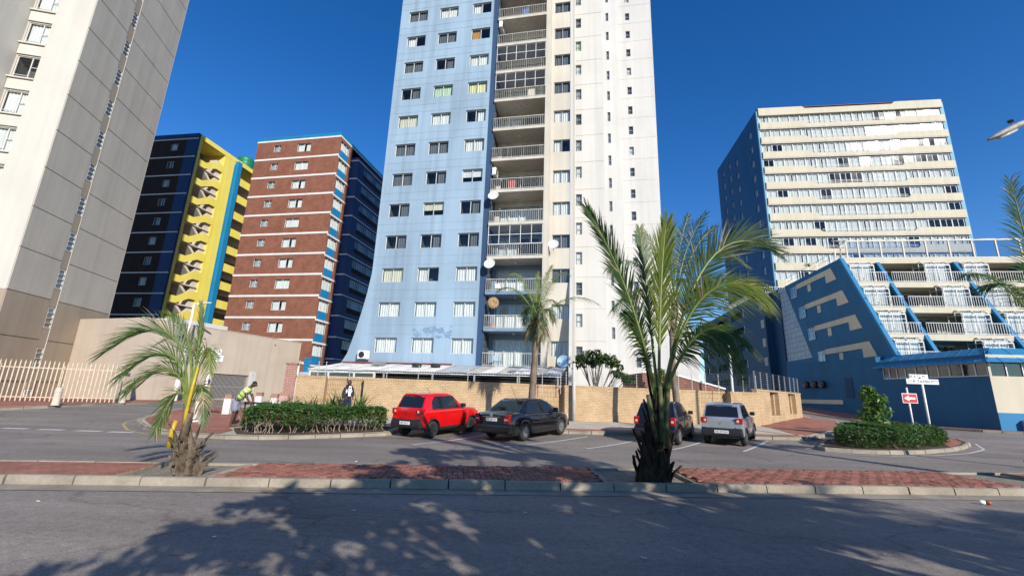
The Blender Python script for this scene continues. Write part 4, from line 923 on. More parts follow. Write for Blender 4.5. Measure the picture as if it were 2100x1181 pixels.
B().prism([side(19, -.05), side(.4, -1.6), (1.6, 1.6), (30, 1.6), (30, 9), side(19, -9)], -.5, 4.0, 'z').build('inner_core', MT['interior'], PD)
# window strip: each pane with a mullion
wn_ = B()
xs2 = [.06, .81, 1.63, 2.50, 3.29, 4.12, 4.98, 5.83, 6.56, 7.2, 7.75]
for i, x in enumerate(xs2): m_ = B(); sidebox(m_, x - .025, x + .025, -.10, .0, wz0, wz1); m_.build('mullion', MT['metal_white'], PD)
m_ = B(); sidebox(m_, .06, 7.75, -.10, -.02, wz0, wz0 + .05); sidebox(m_, .06, 7.75, -.10, -.02, wz1 - .05, wz1); m_.build('window_rail', MT['metal_white'], PD)
fxs = [.12 + 1.0 * i for i in range(29)]
for x in fxs: B().box(x - .03, x + .03, .0, .10, wz0, wz1).build('mullion', MT['metal_white'], PD)
wo_ = PD
bl = plain('cream_blind', (.55, .50, .38), .9)
for i in range(len(xs2) - 1):
    p = B(); sidebox(p, xs2[i] + .03, xs2[i + 1] - .03, -.07, -.065, wz0 + .05, wz1 - .05); p.build('pane', MT['glass_dark'], wo_)
    if i in (1, 2, 4, 5, 8):
        p = B(); sidebox(p, xs2[i] + .03, xs2[i + 1] - .1, -.16, -.14, wz0 + .04, wz1 - .04); p.build('blind', bl, wo_)
for i in range(28): B().box(fxs[i] + .03, fxs[i + 1] - .03, .06, .065, wz0, wz1).build('pane', MT['glass_dark'], wo_)
# awning roof: metal panels with standing seams
aw = []
def panel(q):
    bb = B(); n = Vector((Vector(q[1]) - Vector(q[0])).cross(Vector(q[3]) - Vector(q[0]))).normalized() * .03
    bb.face(q); bb.face([tuple(Vector(p) - n) for p in q][::-1])
    for i in range(4): j = (i + 1) % 4; bb.face([q[i], tuple(Vector(q[i]) - n), tuple(Vector(q[j]) - n), q[j]])
    bb.bar(q[0], q[3], .04, .05); return bb
ez, rz_ = 5.0, 6.12
for i in range(10):
    x0, x1 = 8.2 - i * .86, 8.2 - (i + 1) * .86
    x1 = max(x1, -.35)
    a, c = side(x0, .45), side(x1, .45); d, e = side(x1 if i < 9 else .9, -1.1), side(x0, -1.1)
    panel([(*a, ez), (*c, ez), (*d, rz_), (*e, rz_)]).build('roof_panel', M_lblue, PD, fix=False)
c0 = side(-.35, .45); c1 = side(.9, -1.1)
for i in range(22):
    xa = c0[0] if i == 0 else .6 + (i - 1) * 1.35; xb = .6 + i * 1.35
    ua = c1[0] + .0 if i == 0 else max(c1[0], xa); ub = max(c1[0], xb)
    panel([(xa, -.45, ez), (xb, -.45, ez), (ub, 1.0, rz_), (ua, 1.0, rz_)]).build('roof_panel', M_lblue, PD, fix=False)
# side fittings
for i, x in enumerate((14.2, 15.2, 16.3)):
    t = thing('air_conditioner', ('nearest', 'middle', 'farthest')[i] + ' of three round extractor units on the blue podium wall', 'extractor unit', group='extractor units on the podium wall')
    px, py = side(x, .22); a = R_(-8); t.location = (33.43 + px * math.cos(a) - py * math.sin(a), 30.85 + px * math.sin(a) + py * math.cos(a), 3.75); t.rotation_euler = (0, 0, R_(187))
    B().lathe([(.34, -.2), (.36, -.12), (.36, .12), (.30, .16)], 18, (0, 0), 'x').build('casing', MT['galv'], t) if False else B().lathe([(.34, -.2), (.36, -.1), (.36, .12), (.26, .18)], 18, (0, 0), 'y').build('casing', MT['black'], t, rz=R_(-90))
    for k in range(4):
        aa = k * math.pi / 2 + .4; B().bar((.2, .05 * math.cos(aa), .05 * math.sin(aa)), (.22, .3 * math.cos(aa), .3 * math.sin(aa)), .12, .02).build('blade', MT['galv'], t)
p = B(); sidebox(p, 10.9, 11.7, 0, .05, 2.5, 4.3); p.build('wall_vent', M_hblue2, PD)
p = B(); sidebox(p, 12.2, 18.5, 0, .06, 1.85, 2.25); p.build('cream_strip', M_cream, PD)
B().box(1.25, 1.75, -.5, -.03, .2, 1.15).build('service_box', MT['galv'], PD, bevel=.02)
# distant block behind everything on the far right is hidden; nothing else stands there
# ================================================================== BRICK BOUNDARY WALL
M_fb = brickmat('yellow_face_brick', (.55, .395, .235), (.47, .325, .185), (.33, .24, .155), .232, .083, .012, var=.16, bs_=.5)
M_fs = brickmat('yellow_soldier_brick', (.52, .37, .215), (.45, .31, .175), (.28, .20, .125), .232, .083, .014, mode='soldier', var=.14, bs_=.5)
WL = thing('boundary_wall', 'yellow face brick boundary wall with recessed bays behind the parked cars', 'wall', (-10, 21.93, 0), 8.11)
def wseg(b, x0, x1, y0=0, z1=2.15, m=0): b.box(x0, x1, y0, y0 + .24, -.2, z1, m)
b = B()
for x0, x1 in ((-.33, 1.02), (2.85, 11.35), (13.1, 20.81), (22.64, 24.33)): wseg(b, x0, x1)
b.build('brick_wall', M_fb, WL)
for x0, x1 in ((1.02, 2.85), (11.35, 13.1), (20.81, 22.64)):
    b = B(); b.box(x0, x1, .5, .74, -.2, 2.15); b.build('recessed_bay', M_fs, WL); b = B(); b.box(x0 - .24, x0 - .001, .24, .74, -.2, 2.15); b.box(x1 + .001, x1 + .24, .24, .74, -.2, 2.15); b.build('bay_return', M_fb, WL)
b = B()
for x0, x1, y in ((-.35, 1.04, -.02), (2.83, 11.37, -.02), (13.08, 20.83, -.02), (22.62, 24.35, -.02)): b.box(x0, x1, y, .26, 2.15, 2.26)
for x0, x1 in ((1.04, 2.83), (11.37, 13.08), (20.83, 22.62)): b.box(x0, x1, .48, .76, 2.15, 2.26)
b.build('coping', M_fs, WL)
LG = thing('boundary_wall', 'end leg of the yellow brick wall turning back along the red paving at right', 'wall', (14.0, 25.35, 0), 44)
b = B()
for x0, x1 in ((.02, 2.35), (4.05, 6.18), (7.81, 9.2)): b.box(x0, x1, 0, .24, -.1, 2.36)
b.box(2.35, 4.05, 0, .24, -.1, 1.0); b.box(6.18, 7.81, 0, .24, -.1, 1.05); b.build('brick_wall', M_fb, LG)
b = B(); b.box(2.35, 4.05, .4, .6, .9, 2.36).box(6.18, 7.81, .4, .6, .9, 2.36); b.build('recessed_bay', M_fs, LG); b = B(); b.box(3.8, 4.06, .24, .6, .9, 2.355).box(7.56, 7.82, .24, .6, .9, 2.355).box(2.1, 2.34, .24, .6, .9, 2.355).box(5.94, 6.17, .24, .6, .9, 2.355); b.build('bay_return', M_fb, LG)
b = B(); b.box(0.02, 9.22, -.02, .26, 2.36, 2.46); b.build('coping', M_fs, LG)
# reddish gate pillar at the left end
M_rp = brickmat('red_pillar_brick', (.36, .17, .13), (.30, .13, .10), (.40, .32, .27), .232, .083, .012)
t = thing('gate_pillar', 'reddish brick pillar at the left end of the yellow wall', 'pillar', (-10.62, 21.95, 0), 8)
B().box(-.28, .22, -.1, .4, .1, 2.75).build('brick_shaft', M_rp, t); B().box(-.31, .25, -.13, .43, 2.75, 2.85).build('cap', M_rp, t); B().box(.24, .30, -.06, .02, .2, 2.7).build('post', MT['metal_white'], t); B().box(-.32, .05, -.3, -.1, 1.0, 1.25).build('letter_box', plain('pink_brick', (.5, .3, .26), .8), t)
# low blue wall behind (flared wing base) carries a white strip; brown roof of the lodge behind the wall
t = thing('lodge_roof', 'low brown tiled roof with white edge behind the brick wall at right', 'roof', (9.9, 29.2, 0), 4)
b = B(); b.prism([(-1.2, 3.35), (.4, 3.4), (4.2, 2.5), (4.4, 2.3), (-1.2, 2.3)], 0, 4); b.build('tiled_roof', brickmat('brown_roof_tile', (.28, .13, .09), (.22, .10, .07), (.12, .06, .05), .3, .16, .012), t)
b = B(); b.bar((-1.2, -.03, 3.42), (.4, -.03, 3.47), .08, .1).bar((.4, -.03, 3.47), (4.35, -.03, 2.52), .08, .1); b.build('edge_trim', MT['metal_white'], t)
# ================================================================== ELECTRIC FENCE
M_ins = plain('pale_fence_post', (.46, .46, .45), .5)
def efence(nm_label, base, az, xs_, z0, z1, nw, y=.1, slant=0):
    t = thing('electric_fence', nm_label, 'fence', base, az)
    for x in xs_:
        b = B(); b.bar((x, y, z0 - .45), (x + slant, y - .02, z1), .022, .022)
        for k in range(nw): zz = z0 + .1 + (z1 - z0 - .12) * k / (nw - 1); b.box(x - .022 + slant * (zz - z0), x + .022 + slant * (zz - z0), y - .05, y + .02, zz - .022, zz + .022)
        b.build('post', M_ins, t, fix=False)
    b = B()
    for k in range(nw):
        zz = z0 + .1 + (z1 - z0 - .12) * k / (nw - 1); b.tube([(xs_[0], y - .05, zz), (xs_[-1], y - .05, zz)], .003, 4)
    b.build('wire', MT['galv'], t, fix=False); return t
efence('electric fence of thin posts and wires along the long yellow wall', (-10, 21.93, 0), 8.11, [-.3, .6, .95, 2.1, 3.9, 5.46, 7.97, 10.68, 11.9, 12.9, 13.2, 15.2, 17.16, 18.4], 2.25, 2.95, 5)
efence('dense electric fence on the right end of the yellow wall', (-10, 21.93, 0), 8.11, [19.6, 20.4, 21.2, 22.0, 22.8, 23.5, 24.3], 2.25, 3.2, 8)
efence('electric fence on the short wall leg at right', (14.0, 25.35, 0), 44, [.1, 1.2, 2.4, 3.6, 4.8, 6.0, 7.2, 8.2, 9.1], 2.44, 3.45, 8)
# ================================================================== PALISADE FENCE
M_pal = plain('beige_fence_paint', (.54, .44, .32), .6, var=.12)
PF = thing('palisade_fence', 'beige steel palisade fence in front of the grey tower', 'fence', (-29.5, 22.85, 0), 27)
b = B(); p_ = [(-.025, 0), (.025, 0), (.028, 2.05), (.0, 2.2), (-.028, 2.05)]; b.prism(p_, -.012, .012); pal = b.data('pale', M_pal)
n = 40; Lf = 7.6
def zf(x): a = R_(27); return G(-29.5 + x * math.cos(a), 22.85 + x * math.sin(a)) + .15
for i in range(n): x = Lf * i / (n - 1); inst('pale', pal, PF, (x, 0, zf(x) + random.uniform(-.015, .015)), random.uniform(-.02, .02))
for z in (.22, 1.78): B().bar((0, .03, zf(0) + z), (Lf, .03, zf(Lf) + z), .035, .05).build('rail', M_pal, PF)
for x in (.0, 2.55, 5.1, Lf): B().box(x - .04, x + .04, .05, .12, 0, zf(x) + 1.95).build('post', M_pal, PF)
PF2 = thing('palisade_fence', 'short beige palisade return running back to the garage corner', 'fence', (-22.72, 26.3, 0), 125)
for i in range(22): x = .18 + 4.9 * i / 21; inst('pale', pal, PF2, (x, 0, .47 + random.uniform(-.015, .015)))
for z in (.7, 2.25): B().bar((0, .03, z), (5.2, .03, z), .035, .05).build('rail', M_pal, PF2)
# ================================================================== BOLLARDS
M_bol = paint('cream_bollard_paint', (.66, .58, .47), .8, .1, .1, .1, 2)
M_wb = paint('white_bollard_paint', (.74, .71, .67), .8, .1, .1, .1, 2)
def bollard(x, y, label, kind='round', h=.85, group=None):
    z = G(x, y) + .125
    if kind == 'round':
        t = thing('bollard', label, 'bollard', (x, y, z), 0, group); B().lathe([(.17, 0), (.16, .02), (.145, h * .72), (.17, h * .73), (.17, h * .77), (.145, h * .78), (.14, h * .96), (.11, h), (0, h)], 18).build('post', M_bol, t)
    else:
        t = thing('bollard', label, 'bollard', (x, y, z), 8, group); B().box(-.15, .15, -.15, .15, 0, h * .78).build('shaft', M_wb, t, bevel=.012); B().box(-.148, .148, -.148, .148, h * .78, h).build('brick_cap', M_rp, t, bevel=.012)
bollard(-22.3, 22.55, 'round cream concrete bollard in the middle of the palisade fence'); bollard(-22.62, 26.75, 'round cream concrete bollard at the right end of the palisade fence')
bollard(-13.0, 21.2, 'white bollard with brick cap just left of the bending worker', 'sq', .9); bollard(-13.35, 24.4, 'white bollard with brick cap right behind the bending worker', 'sq', .9); bollard(-11.6, 22.6, 'white bollard with brick cap beside the hedge, nearest the brick pillar', 'sq', .9); bollard(-13.2, 26.6, 'white bollard with brick cap next to the yellow hoop', 'sq', .9); bollard(-11.3, 24.5, 'white bollard partly hidden by the red brick pillar', 'sq', .9)
t = B().tube([(-.2, 0, 0), (-.2, 0, .75), (-.12, 0, .88), (.12, 0, .88), (.2, 0, .75), (.2, 0, 0)], .035, 8).build('hoop_barrier', plain('yellow_hoop_paint', (.75, .45, .03), .5), smooth=True); t.location = (-12.65, 26.6, G(0, 26) + .12); tag(t, 'yellow metal hoop between white bollards at the garage wall', 'barrier')
# ================================================================== LAMP POSTS
M_lampw = plain('white_lamp_paint', (.72, .72, .70), .4); M_lens = plain('lamp_lens', (.55, .55, .52), .25)
def lamp(x, y, h, armx, army, label, z0=None, r=.055, hl=.85, tilt=.12, thick=True):
    z0 = G(x, y) + .1 if z0 is None else z0
    t = thing('street_lamp', label, 'street lamp', (x, y, z0))
    if thick: B().lathe([(.17, 0), (.17, 1.5), (.09, 1.62)], 14).build('base', M_lampw, t, smooth=False)
    B().tube([(0, 0, .0), (0, 0, h * .5), (0, 0, h)], [r * 1.35, r * 1.15, r], 10).build('pole', M_lampw, t, smooth=True)
    d = Vector((armx, army, 0)).normalized(); L = math.hypot(armx, army)
    B().tube([(0, 0, h - .02), tuple(d * .12 + Vector((0, 0, h + .05))), tuple(d * L * .5 + Vector((0, 0, h + .05 + tilt * L * .5)))], r * .8, 8).build('arm', M_lampw, t, smooth=True)
    b = B(); s = Vector((-d.y, d.x, 0)); prof = [(0, .05, .04), (.12, .10, .06), (.45, .15, .075), (.8, .13, .06), (1, .04, .03)]
    n0 = 10; base = Vector((0, 0, h + .05 + tilt * L * .5)) + d * (L * .45)
    for q, (f, w, hh) in enumerate(prof):
        c = base + d * (hl * f) + Vector((0, 0, tilt * hl * f))
        for j in range(n0): a = 2 * math.pi * j / n0; b.v.append(tuple(c + s * (w * math.cos(a)) + Vector((0, 0, hh * math.sin(a) * (1 if math.sin(a) > 0 else .6)))))
    for q in range(len(prof) - 1):
        for j in range(n0):
            j2 = (j + 1) % n0; b.f.append((q * n0 + j, q * n0 + j2, (q + 1) * n0 + j2, (q + 1) * n0 + j)); b.m.append(0)
    b.f.append(tuple(range(n0 - 1, -1, -1))); b.m.append(0); b.f.append(tuple(range((len(prof) - 1) * n0, len(prof) * n0))); b.m.append(0)
    b.build('lamp_head', M_lampw, t, smooth=True); return t
lamp(-24.17, 33.0, 7.1, .9, .05, 'white street lamp at left with thick base in front of the garage wall', None, .07)
lamp(13.68, 27.4, 4.95, .5, -.05, 'short white street lamp rising behind the right end of the brick wall', None, .06, .6, .04, False)
M_lgrey = plain('weathered_lamp_housing', (.36, .33, .30), .6, var=.2)
t = thing('street_lamp', 'grey street lamp head with a pigeon on it at the upper right edge', 'street lamp', (17.4, 12.2, .1))
B().tube([(0, 0, 0), (0, 0, 5), (0, 0, 10.6)], [.11, .09, .07], 10).build('pole', MT['galv'], t, smooth=True)
B().tube([(0, 0, 10.4), (-.4, 0, 10.65), (-1.5, -.15, 10.42)], .04, 8).build('arm', MT['galv'], t, smooth=True)
b = B(); prof = [(0, .06, .05), (.1, .16, .11), (.3, .2, .14), (.75, .19, .12), (.93, .12, .07), (1, .03, .02)]; p0 = Vector((-1.4, -.14, 10.44)); dd = Vector((-1.42, -.06, -.72))
for f, w, hh in prof:
    c = p0 + dd * f
    for j in range(12): a = 2 * math.pi * j / 12; b.v.append((c.x + .4 * hh * math.sin(a), c.y + w * math.cos(a), c.z + hh * math.sin(a)))
for q in range(5):
    for j in range(12): j2 = (j + 1) % 12; b.f.append((q * 12 + j, q * 12 + j2, q * 12 + 12 + j2, q * 12 + 12 + j)); b.m.append(0)
b.build('lamp_head', M_lgrey, t, smooth=True)
c = p0 + dd * .52
b = B().lathe([(.15, 0), (.13, -.04), (0, -.06)], 14); o = b.build('lens', M_lens, t, smooth=True); o.location = c + Vector((0, 0, -.11)); o.scale = (2.6, 1, 1); o.rotation_euler = (0, R_(-27), 0)
# pole in front of the wall
t = B().tube([(0, 0, 0), (0, 0, 3.0)], [.10, .085], 10).build('concrete_pole', paint('pale_pole', (.55, .53, .5), .8, .1, .1, .1, 3), smooth=True); t.location = (3.42, 23.55, .4); tag(t, 'pale concrete pole standing against the brick wall behind the black sedan', 'pole')
# ================================================================== SIGNS
M_sw = plain('white_sign_face', (.80, .80, .79), .4); M_sk = plain('black_lettering', (.02, .02, .022), .5); M_sr = plain('red_sign_face', (.50, .015, .02), .4)
def plate(t, x0, x1, z0, z1, txt, size, y=-.05, sub=None):
    pl = B().box(x0, x1, y - .012, y + .012, z0, z1).build('sign_plate', M_sw, t, bevel=.004)
    o = inst('lettering', text_mesh(txt, size, M_sk, 'lettering', .002), pl, ((x0 + x1) / 2 - (.1 if sub else 0), y - .016, (z0 + z1) / 2)); o.rotation_euler = (R_(90), 0, 0)
    if sub: o = inst('lettering', text_mesh(sub, size * .5, M_sk, 'lettering', .002), pl, (x1 - .14, y - .016, (z0 + z1) / 2 + size * .16)); o.rotation_euler = (R_(90), 0, 0)
zl = G(0, 17.7) + .13
t = thing('street_sign', 'white street name sign behind the left palm', 'street sign', (-11.85, 17.75, 0))
B().tube([(0, 0, zl), (-.05, 0, 3.1)], [.05, .045], 10).build('post', M_lampw, t, smooth=True)
plate(t, -.72, .48, 2.55, 2.79, 'O R TAMBO', .20, -.06, 'PRD'); plate(t, -.60, .30, 2.84, 3.04, 'GRENVILLE', .17, .06)
t = thing('street_sign', 'tall white street name sign on the hedge island at right', 'street sign', (18.54, 20.0, 0), -4)
B().tube([(0, 0, .1), (0, 0, 3.05)], .045, 10).build('post', M_lampw, t, smooth=True); plate(t, -.70, .66, 2.74, 2.96, 'O R TAMBO', .19, -.06, 'PARADE'); plate(t, -.46, .34, 2.97, 3.17, 'BEATTY', .18, .06, 'RD')
t = thing('arrow_sign', 'red arrow sign with white left arrow on the hedge island', 'road sign', (17.42, 19.55, 0), -4)
B().tube([(0, 0, .1), (-.02, 0, 2.55)], .035, 10).build('post', M_lampw, t, smooth=True)
p = B().box(-.31, .31, -.06, -.045, 1.89, 2.30).build('sign_plate', M_sw, t, bevel=.004); B().box(-.285, .285, -.066, -.061, 1.915, 2.275).build('red_field', M_sr, p)
B().prism([(-.24, 2.095), (-.04, 2.22), (-.04, 2.14), (.22, 2.14), (.22, 2.05), (-.04, 2.05), (-.04, 1.97)], -.071, -.067).build('arrow', M_sw, p)
# ================================================================== SMALL THINGS
t = thing('black_stand', 'black flat topped stand the bending worker leans on beside the hedge', 'stand', (-9.72, 17.75, G(0, 17.7) + .13))
B().box(-.42, .42, -.25, .25, .82, .88).build('top', MT['black'], t, bevel=.01)
for x in (-.38, .38):
    for y in (-.2, .2): B().box(x - .02, x + .02, y - .02, y + .02, 0, .82).build('leg', MT['black'], t)
t = thing('drink_can', 'crushed red and white drink can lying on the road at lower right', 'can', (8.73, 8.6, .045), 0); t.rotation_euler = (0, R_(90), R_(-35))
B().lathe([(.028, -.075), (.034, -.065), (.034, .0)], 14).build('white_half', M_sw, t, smooth=True); B().lathe([(.033, .0), (.033, .06), (.027, .075), (0, .075)], 14).build('red_half', plain('red_can_paint', (.42, .08, .03), .4), t, smooth=True)
rl_ = random.Random(11)
lit = [(-6.4, 6.6), (-2.1, 6.7), (-3.2, 5.4), (1.5, 5.2), (.3, 6.9), (4.4, 5.6), (-3.2, 10.0)]
wh = ['left of the long shadow', 'near the kerb in the tree shadow', 'in the dark of the tree shadow', 'at the bottom of the photo', 'in a sunlit fleck below the kerb', 'among the streaked shadows', 'on the brick median']
for (x, y), w in zip(lit, wh):
    o = B().face([(-.03, -.012, 0), (.025, -.018, .006), (.036, .012, .012), (-.018, .018, .004)]).face([(-.03, -.012, .004), (-.018, .018, .008), (.036, .012, .016), (.025, -.018, .010)]).build('paper_scrap', M_sw, fix=False); o.location = (x, y, .016 if y < 9 else .16); o.rotation_euler = (0, 0, rl_.random() * 6); tag(o, 'small white paper scrap lying ' + w, 'litter')
# ================================================================== CARS
def carpaint(name, col, metal=.0, rough=.22):
    m, n, l, bs, o = newmat(name); bs.inputs['Base Color'].default_value = (*col, 1); bs.inputs['Roughness'].default_value = rough; bs.inputs['Metallic'].default_value = metal; bs.inputs['Coat Weight'].default_value = .8; bs.inputs['Coat Roughness'].default_value = .04
    bump(n, l, bs, noise(n, l, 5, 2), .02, .02)
    f = noise(n, l, 3, 5); r = ramp(n, tuple(c * .88 for c in col), col, .3, .6); l.new(f, r.inputs[0]); l.new(r.outputs[0], bs.inputs['Base Color']); return m
M_cglass = plain('car_glass', (.012, .014, .016), .06, 0, .6, .3)
M_cglass2 = glassmat('clear_car_glass', (.5, .56, .54), .0)
M_tl = plain('red_tail_lens', (.42, .01, .012), .15, 0, .5, .6); M_tlw = plain('clear_tail_lens', (.62, .55, .52), .15, 0, .5, .6)
M_chr = plain('chrome', (.72, .72, .72), .14, 1); M_rimd = plain('dark_steel_rim', (.06, .06, .065), .5, .4); M_rims = plain('silver_alloy_rim', (.52, .52, .53), .3, .7); M_seat = plain('grey_seat_fabric', (.08, .08, .085), .9)
def lerp_tab(tab, x):
    if x <= tab[0][0]: return tab[0][1]
    for (a, va), (c, vc) in zip(tab, tab[1:]):
        if x <= c: t = (x - a) / (c - a) if c > a else 0; t = t * t * (3 - 2 * t) if False else t; return va + (vc - va) * t
    return tab[-1][1]
def car(label, pos, az, S):
    t = thing('parked_car', label, 'car', pos, az, 'cars parked in the angled bays')
    P = S['paint']; L = S['L']; wb0, wb1 = S['axles']; Ra = S['ra']; zc = S['zc']; W = S['W'] / 2
    xs_ = set([i * L / 28 for i in range(29)])
    for c in (wb0, wb1):
        for k in range(-6, 7): xs_.add(c + Ra * k / 6 * .999)
    xs_ = sorted(x for x in xs_ if 0 <= x <= L)
    b = B(); n = 0; ring = []
    for x in xs_:
        zb = lerp_tab(S['bottom'], x); zd = lerp_tab(S['deck'], x); w = W * lerp_tab(S['plan'], x); za = zb
        for c in (wb0, wb1):
            if abs(x - c) < Ra: za = max(za, zc + math.sqrt(max(0, Ra * Ra - (x - c) ** 2)))
        zm = min(S['waist'], zd - .06); zl = za + .5 * max(.02, zm - za)
        half = [(0, zb), (w - .24, zb), (w - .22, max(za, zb)), (w - .03, za + .0), (w, za + .04), (w * 1.0 + .012, zl), (w - .0, zm), (w - .035, zd - .03), (w - .10, zd), (w * .5, zd + .02), (0, zd + .03)]
        ring.append(half)
    K = len(ring[0])
    for h in ring:
        for y, z in h: b.v.append((xs_[ring.index(h)] if False else 0, y, z))
    b.v = []
    for x, h in zip(xs_, ring):
        for y, z in h: b.v.append((x, y, z))
        for y, z in h[1:-1][::-1]: b.v.append((x, -y, z))
    M = 2 * K - 2
    for i in range(len(xs_) - 1):
        for j in range(M):
            j2 = (j + 1) % M; b.f.append((i * M + j, i * M + j2, (i + 1) * M + j2, (i + 1) * M + j))
            jj = j if j < K - 1 else M - 1 - j
            b.m.append(1 if jj < 3 else 0)
    b.f.append(tuple(range(M - 1, -1, -1))); b.m.append(0); b.f.append(tuple(range((len(xs_) - 1) * M, len(xs_) * M))); b.m.append(0)
    body = b.build('body', [P, MT['black']], t, smooth=False); me = body.data
    for p in me.polygons: p.use_smooth = True
    try:
        me.set_sharp_from_angle(angle=R_(38))
    except Exception: pass
    # cabin
    sil = S['cabin']; zbelt = S['belt']; tum = S['tumble']; cwb = W - .05
    def yw(z): return cwb - max(0, (z - zbelt)) * tum
    b = B(); k = len(sil); 
    for s_ in (1, -1): b.v += [(x, s_ * yw(z), z) for x, z in sil]
    b.f.append(tuple(range(k))); b.f.append(tuple(range(2 * k - 1, k - 1, -1))); b.m += [0, 0]
    for i in range(k): j = (i + 1) % k; b.f.append((i, k + i, k + j, j)); b.m.append(0)
    cab = b.build('cabin', P, t, bevel=.045); 
    for p in cab.data.polygons: p.use_smooth = True
    try: cab.data.set_sharp_from_angle(angle=R_(50))
    except Exception: pass
    # side windows
    def poly3(pts, m, name, off=.006, parent=t, thick=.004):
        out = []
        for s_ in (1, -1):
            bb = B(); q = [(x, s_ * (yw(z) + off), z) for x, z in pts]; q2 = [(x, s_ * (yw(z) + off - thick), z) for x, z in pts]
            bb.face(q); bb.face(q2[::-1]); n_ = len(q)
            for i in range(n_): j = (i + 1) % n_; bb.face([q[i], q2[i], q2[j], q[j]])
            out.append(bb.build(name, m, parent))
        return out
    for wq in S['swin']:
        poly3(wq, M_cglass, 'side_window')
        c = Vector((sum(p[0] for p in wq) / len(wq), sum(p[1] for p in wq) / len(wq)));
        poly3([(c.x + (p[0] - c.x) * 1.0 + (.03 if p[0] > c.x else -.03), c.y + (p[1] - c.y) + (.03 if p[1] > c.y else -.03)) for p in wq], MT['black'], 'window_trim', .002)
    def across(p, q, y0, y1, m, name, off=.006, inset=0):
        # window on the front or rear slope between silhouette points p and q
        d = (Vector((q[0], 0, q[1])) - Vector((p[0], 0, p[1]))); nrm = Vector((-d.z, 0, d.x)).normalized()
        if (p[0] + q[0]) / 2 < L / 2 and nrm.x > 0 or (p[0] + q[0]) / 2 > L / 2 and nrm.x < 0: nrm = -nrm
        o_ = nrm * off; a = Vector((p[0], 0, p[1])) + d * .0; bb = B()
        q4 = [Vector((p[0], -y0, p[1])) + o_, Vector((p[0], y0, p[1])) + o_, Vector((q[0], y1, q[1])) + o_, Vector((q[0], -y1, q[1])) + o_]
        q5 = [v - nrm * .004 for v in q4]; bb.face(q4); bb.face(q5[::-1])
        for i in range(4): j = (i + 1) % 4; bb.face([q4[i], q5[i], q5[j], q4[j]])
        return bb.build(name, m, t)
    for (p, q, y0, y1, nm) in S['wins']: across(p, q, y0, y1, S.get('rearglass', M_cglass) if nm == 'rear_window' else M_cglass, nm)
    # wheels
    for x in (wb0, wb1):
        for s_ in (1, -1):
            wh = bpy.data.objects.new('wheel', None); COL.objects.link(wh); wh.parent = t; wh.location = (x, s_ * (W - .10), S['rw']); r = S['rw']
            B().lathe([(r * .64, -.09), (r * .9, -.10), (r, -.07), (r, .07), (r * .9, .10), (r * .64, .09)], 28, (0, 0), 'y').build('tyre', MT['rubber'], wh, smooth=True)
            rb = B(); rb.lathe([(r * .66, -s_ * .085), (r * .66, s_ * .085), (r * .6, s_ * .08), (r * .56, s_ * .045), (.0, s_ * .045)], 24, (0, 0), 'y', 1); 
            for kk in range(S['spokes']):
                a = kk * 2 * math.pi / S['spokes']; rb.bar((.05 * math.cos(a), s_ * .068, .05 * math.sin(a)), (r * .63 * math.cos(a), s_ * .075, r * .63 * math.sin(a)), S.get('sw', .05), .03)
            rb.lathe([(r * .66, s_ * .09), (r * .58, s_ * .075)], 24, (0, 0), 'y'); rb.lathe([(.07, s_ * .05), (.06, s_ * .09), (0, s_ * .09)], 12, (0, 0), 'y')
            o = rb.build('rim', [S['rim'], M_rimd], wh)
            if s_ < 0:
                o.scale = (1, 1, 1)
                for v in o.data.vertices:
                    pass
    # bumper, lights, plate, mirrors, handles, seams, arch trims
    for bp in S['bumper']:
        bw_ = (W - .03) if bp[0][0] < L / 2 else W * .84
        B().prism(bp, -bw_, bw_, 'y').build('bumper', S['bumpmat'], t, bevel=.045)
    for (x, y, z, dx, dy, dz, m) in S['lights']:
        for s_ in (1, -1):
            B().box(x, x + dx, min(s_ * y, s_ * (y + dy)), max(s_ * y, s_ * (y + dy)), z, z + dz).build('tail_light' if x < L / 2 else 'headlight', m, t, bevel=.02)
    x, z, txt = S['plate']
    pl = B().box(x - .012, x, -.25, .25, z - .055, z + .055).build('number_plate', M_sw, t); o = inst('lettering', text_mesh(txt, .085, M_sk, 'lettering', .001), pl, (x - .0135, 0, z)); o.rotation_euler = (R_(90), 0, R_(-90))
    for s_ in (1, -1):
        x, z = S['mirror']; bb = B(); bb.box(x - .06, x + .08, min(s_ * (W - .03), s_ * (W + .15)), max(s_ * (W - .03), s_ * (W + .15)), z, z + .14); bb.build('mirror', S['mirmat'], t, bevel=.03)
        for (hx, hz) in S['handles']: B().box(hx, hx + .17, min(s_ * (W - .02), s_ * (W + .025)), max(s_ * (W - .02), s_ * (W + .025)), hz, hz + .04).build('door_handle', S['handmat'], t, bevel=.008)
        for sx_ in S['seams']:
            bb = B(); bb.bar((sx_, s_ * (W + .006), S['sill']), (sx_, s_ * (W + .010), S['waist'] - .02), .012, .012); bb.build('door_seam', MT['black'], t)
    for bb_, m, nm in S.get('extra', []): bb_.build(nm, m, t)
    B().tube([S['ant'][0], S['ant'][1]], .006, 5).build('aerial', MT['black'], t)
    if 'emblem' in S:
        bb, loc, m = S['emblem']; o = inst('emblem', bb, t, loc); o.rotation_euler = (R_(90), 0, R_(-90))
    return t
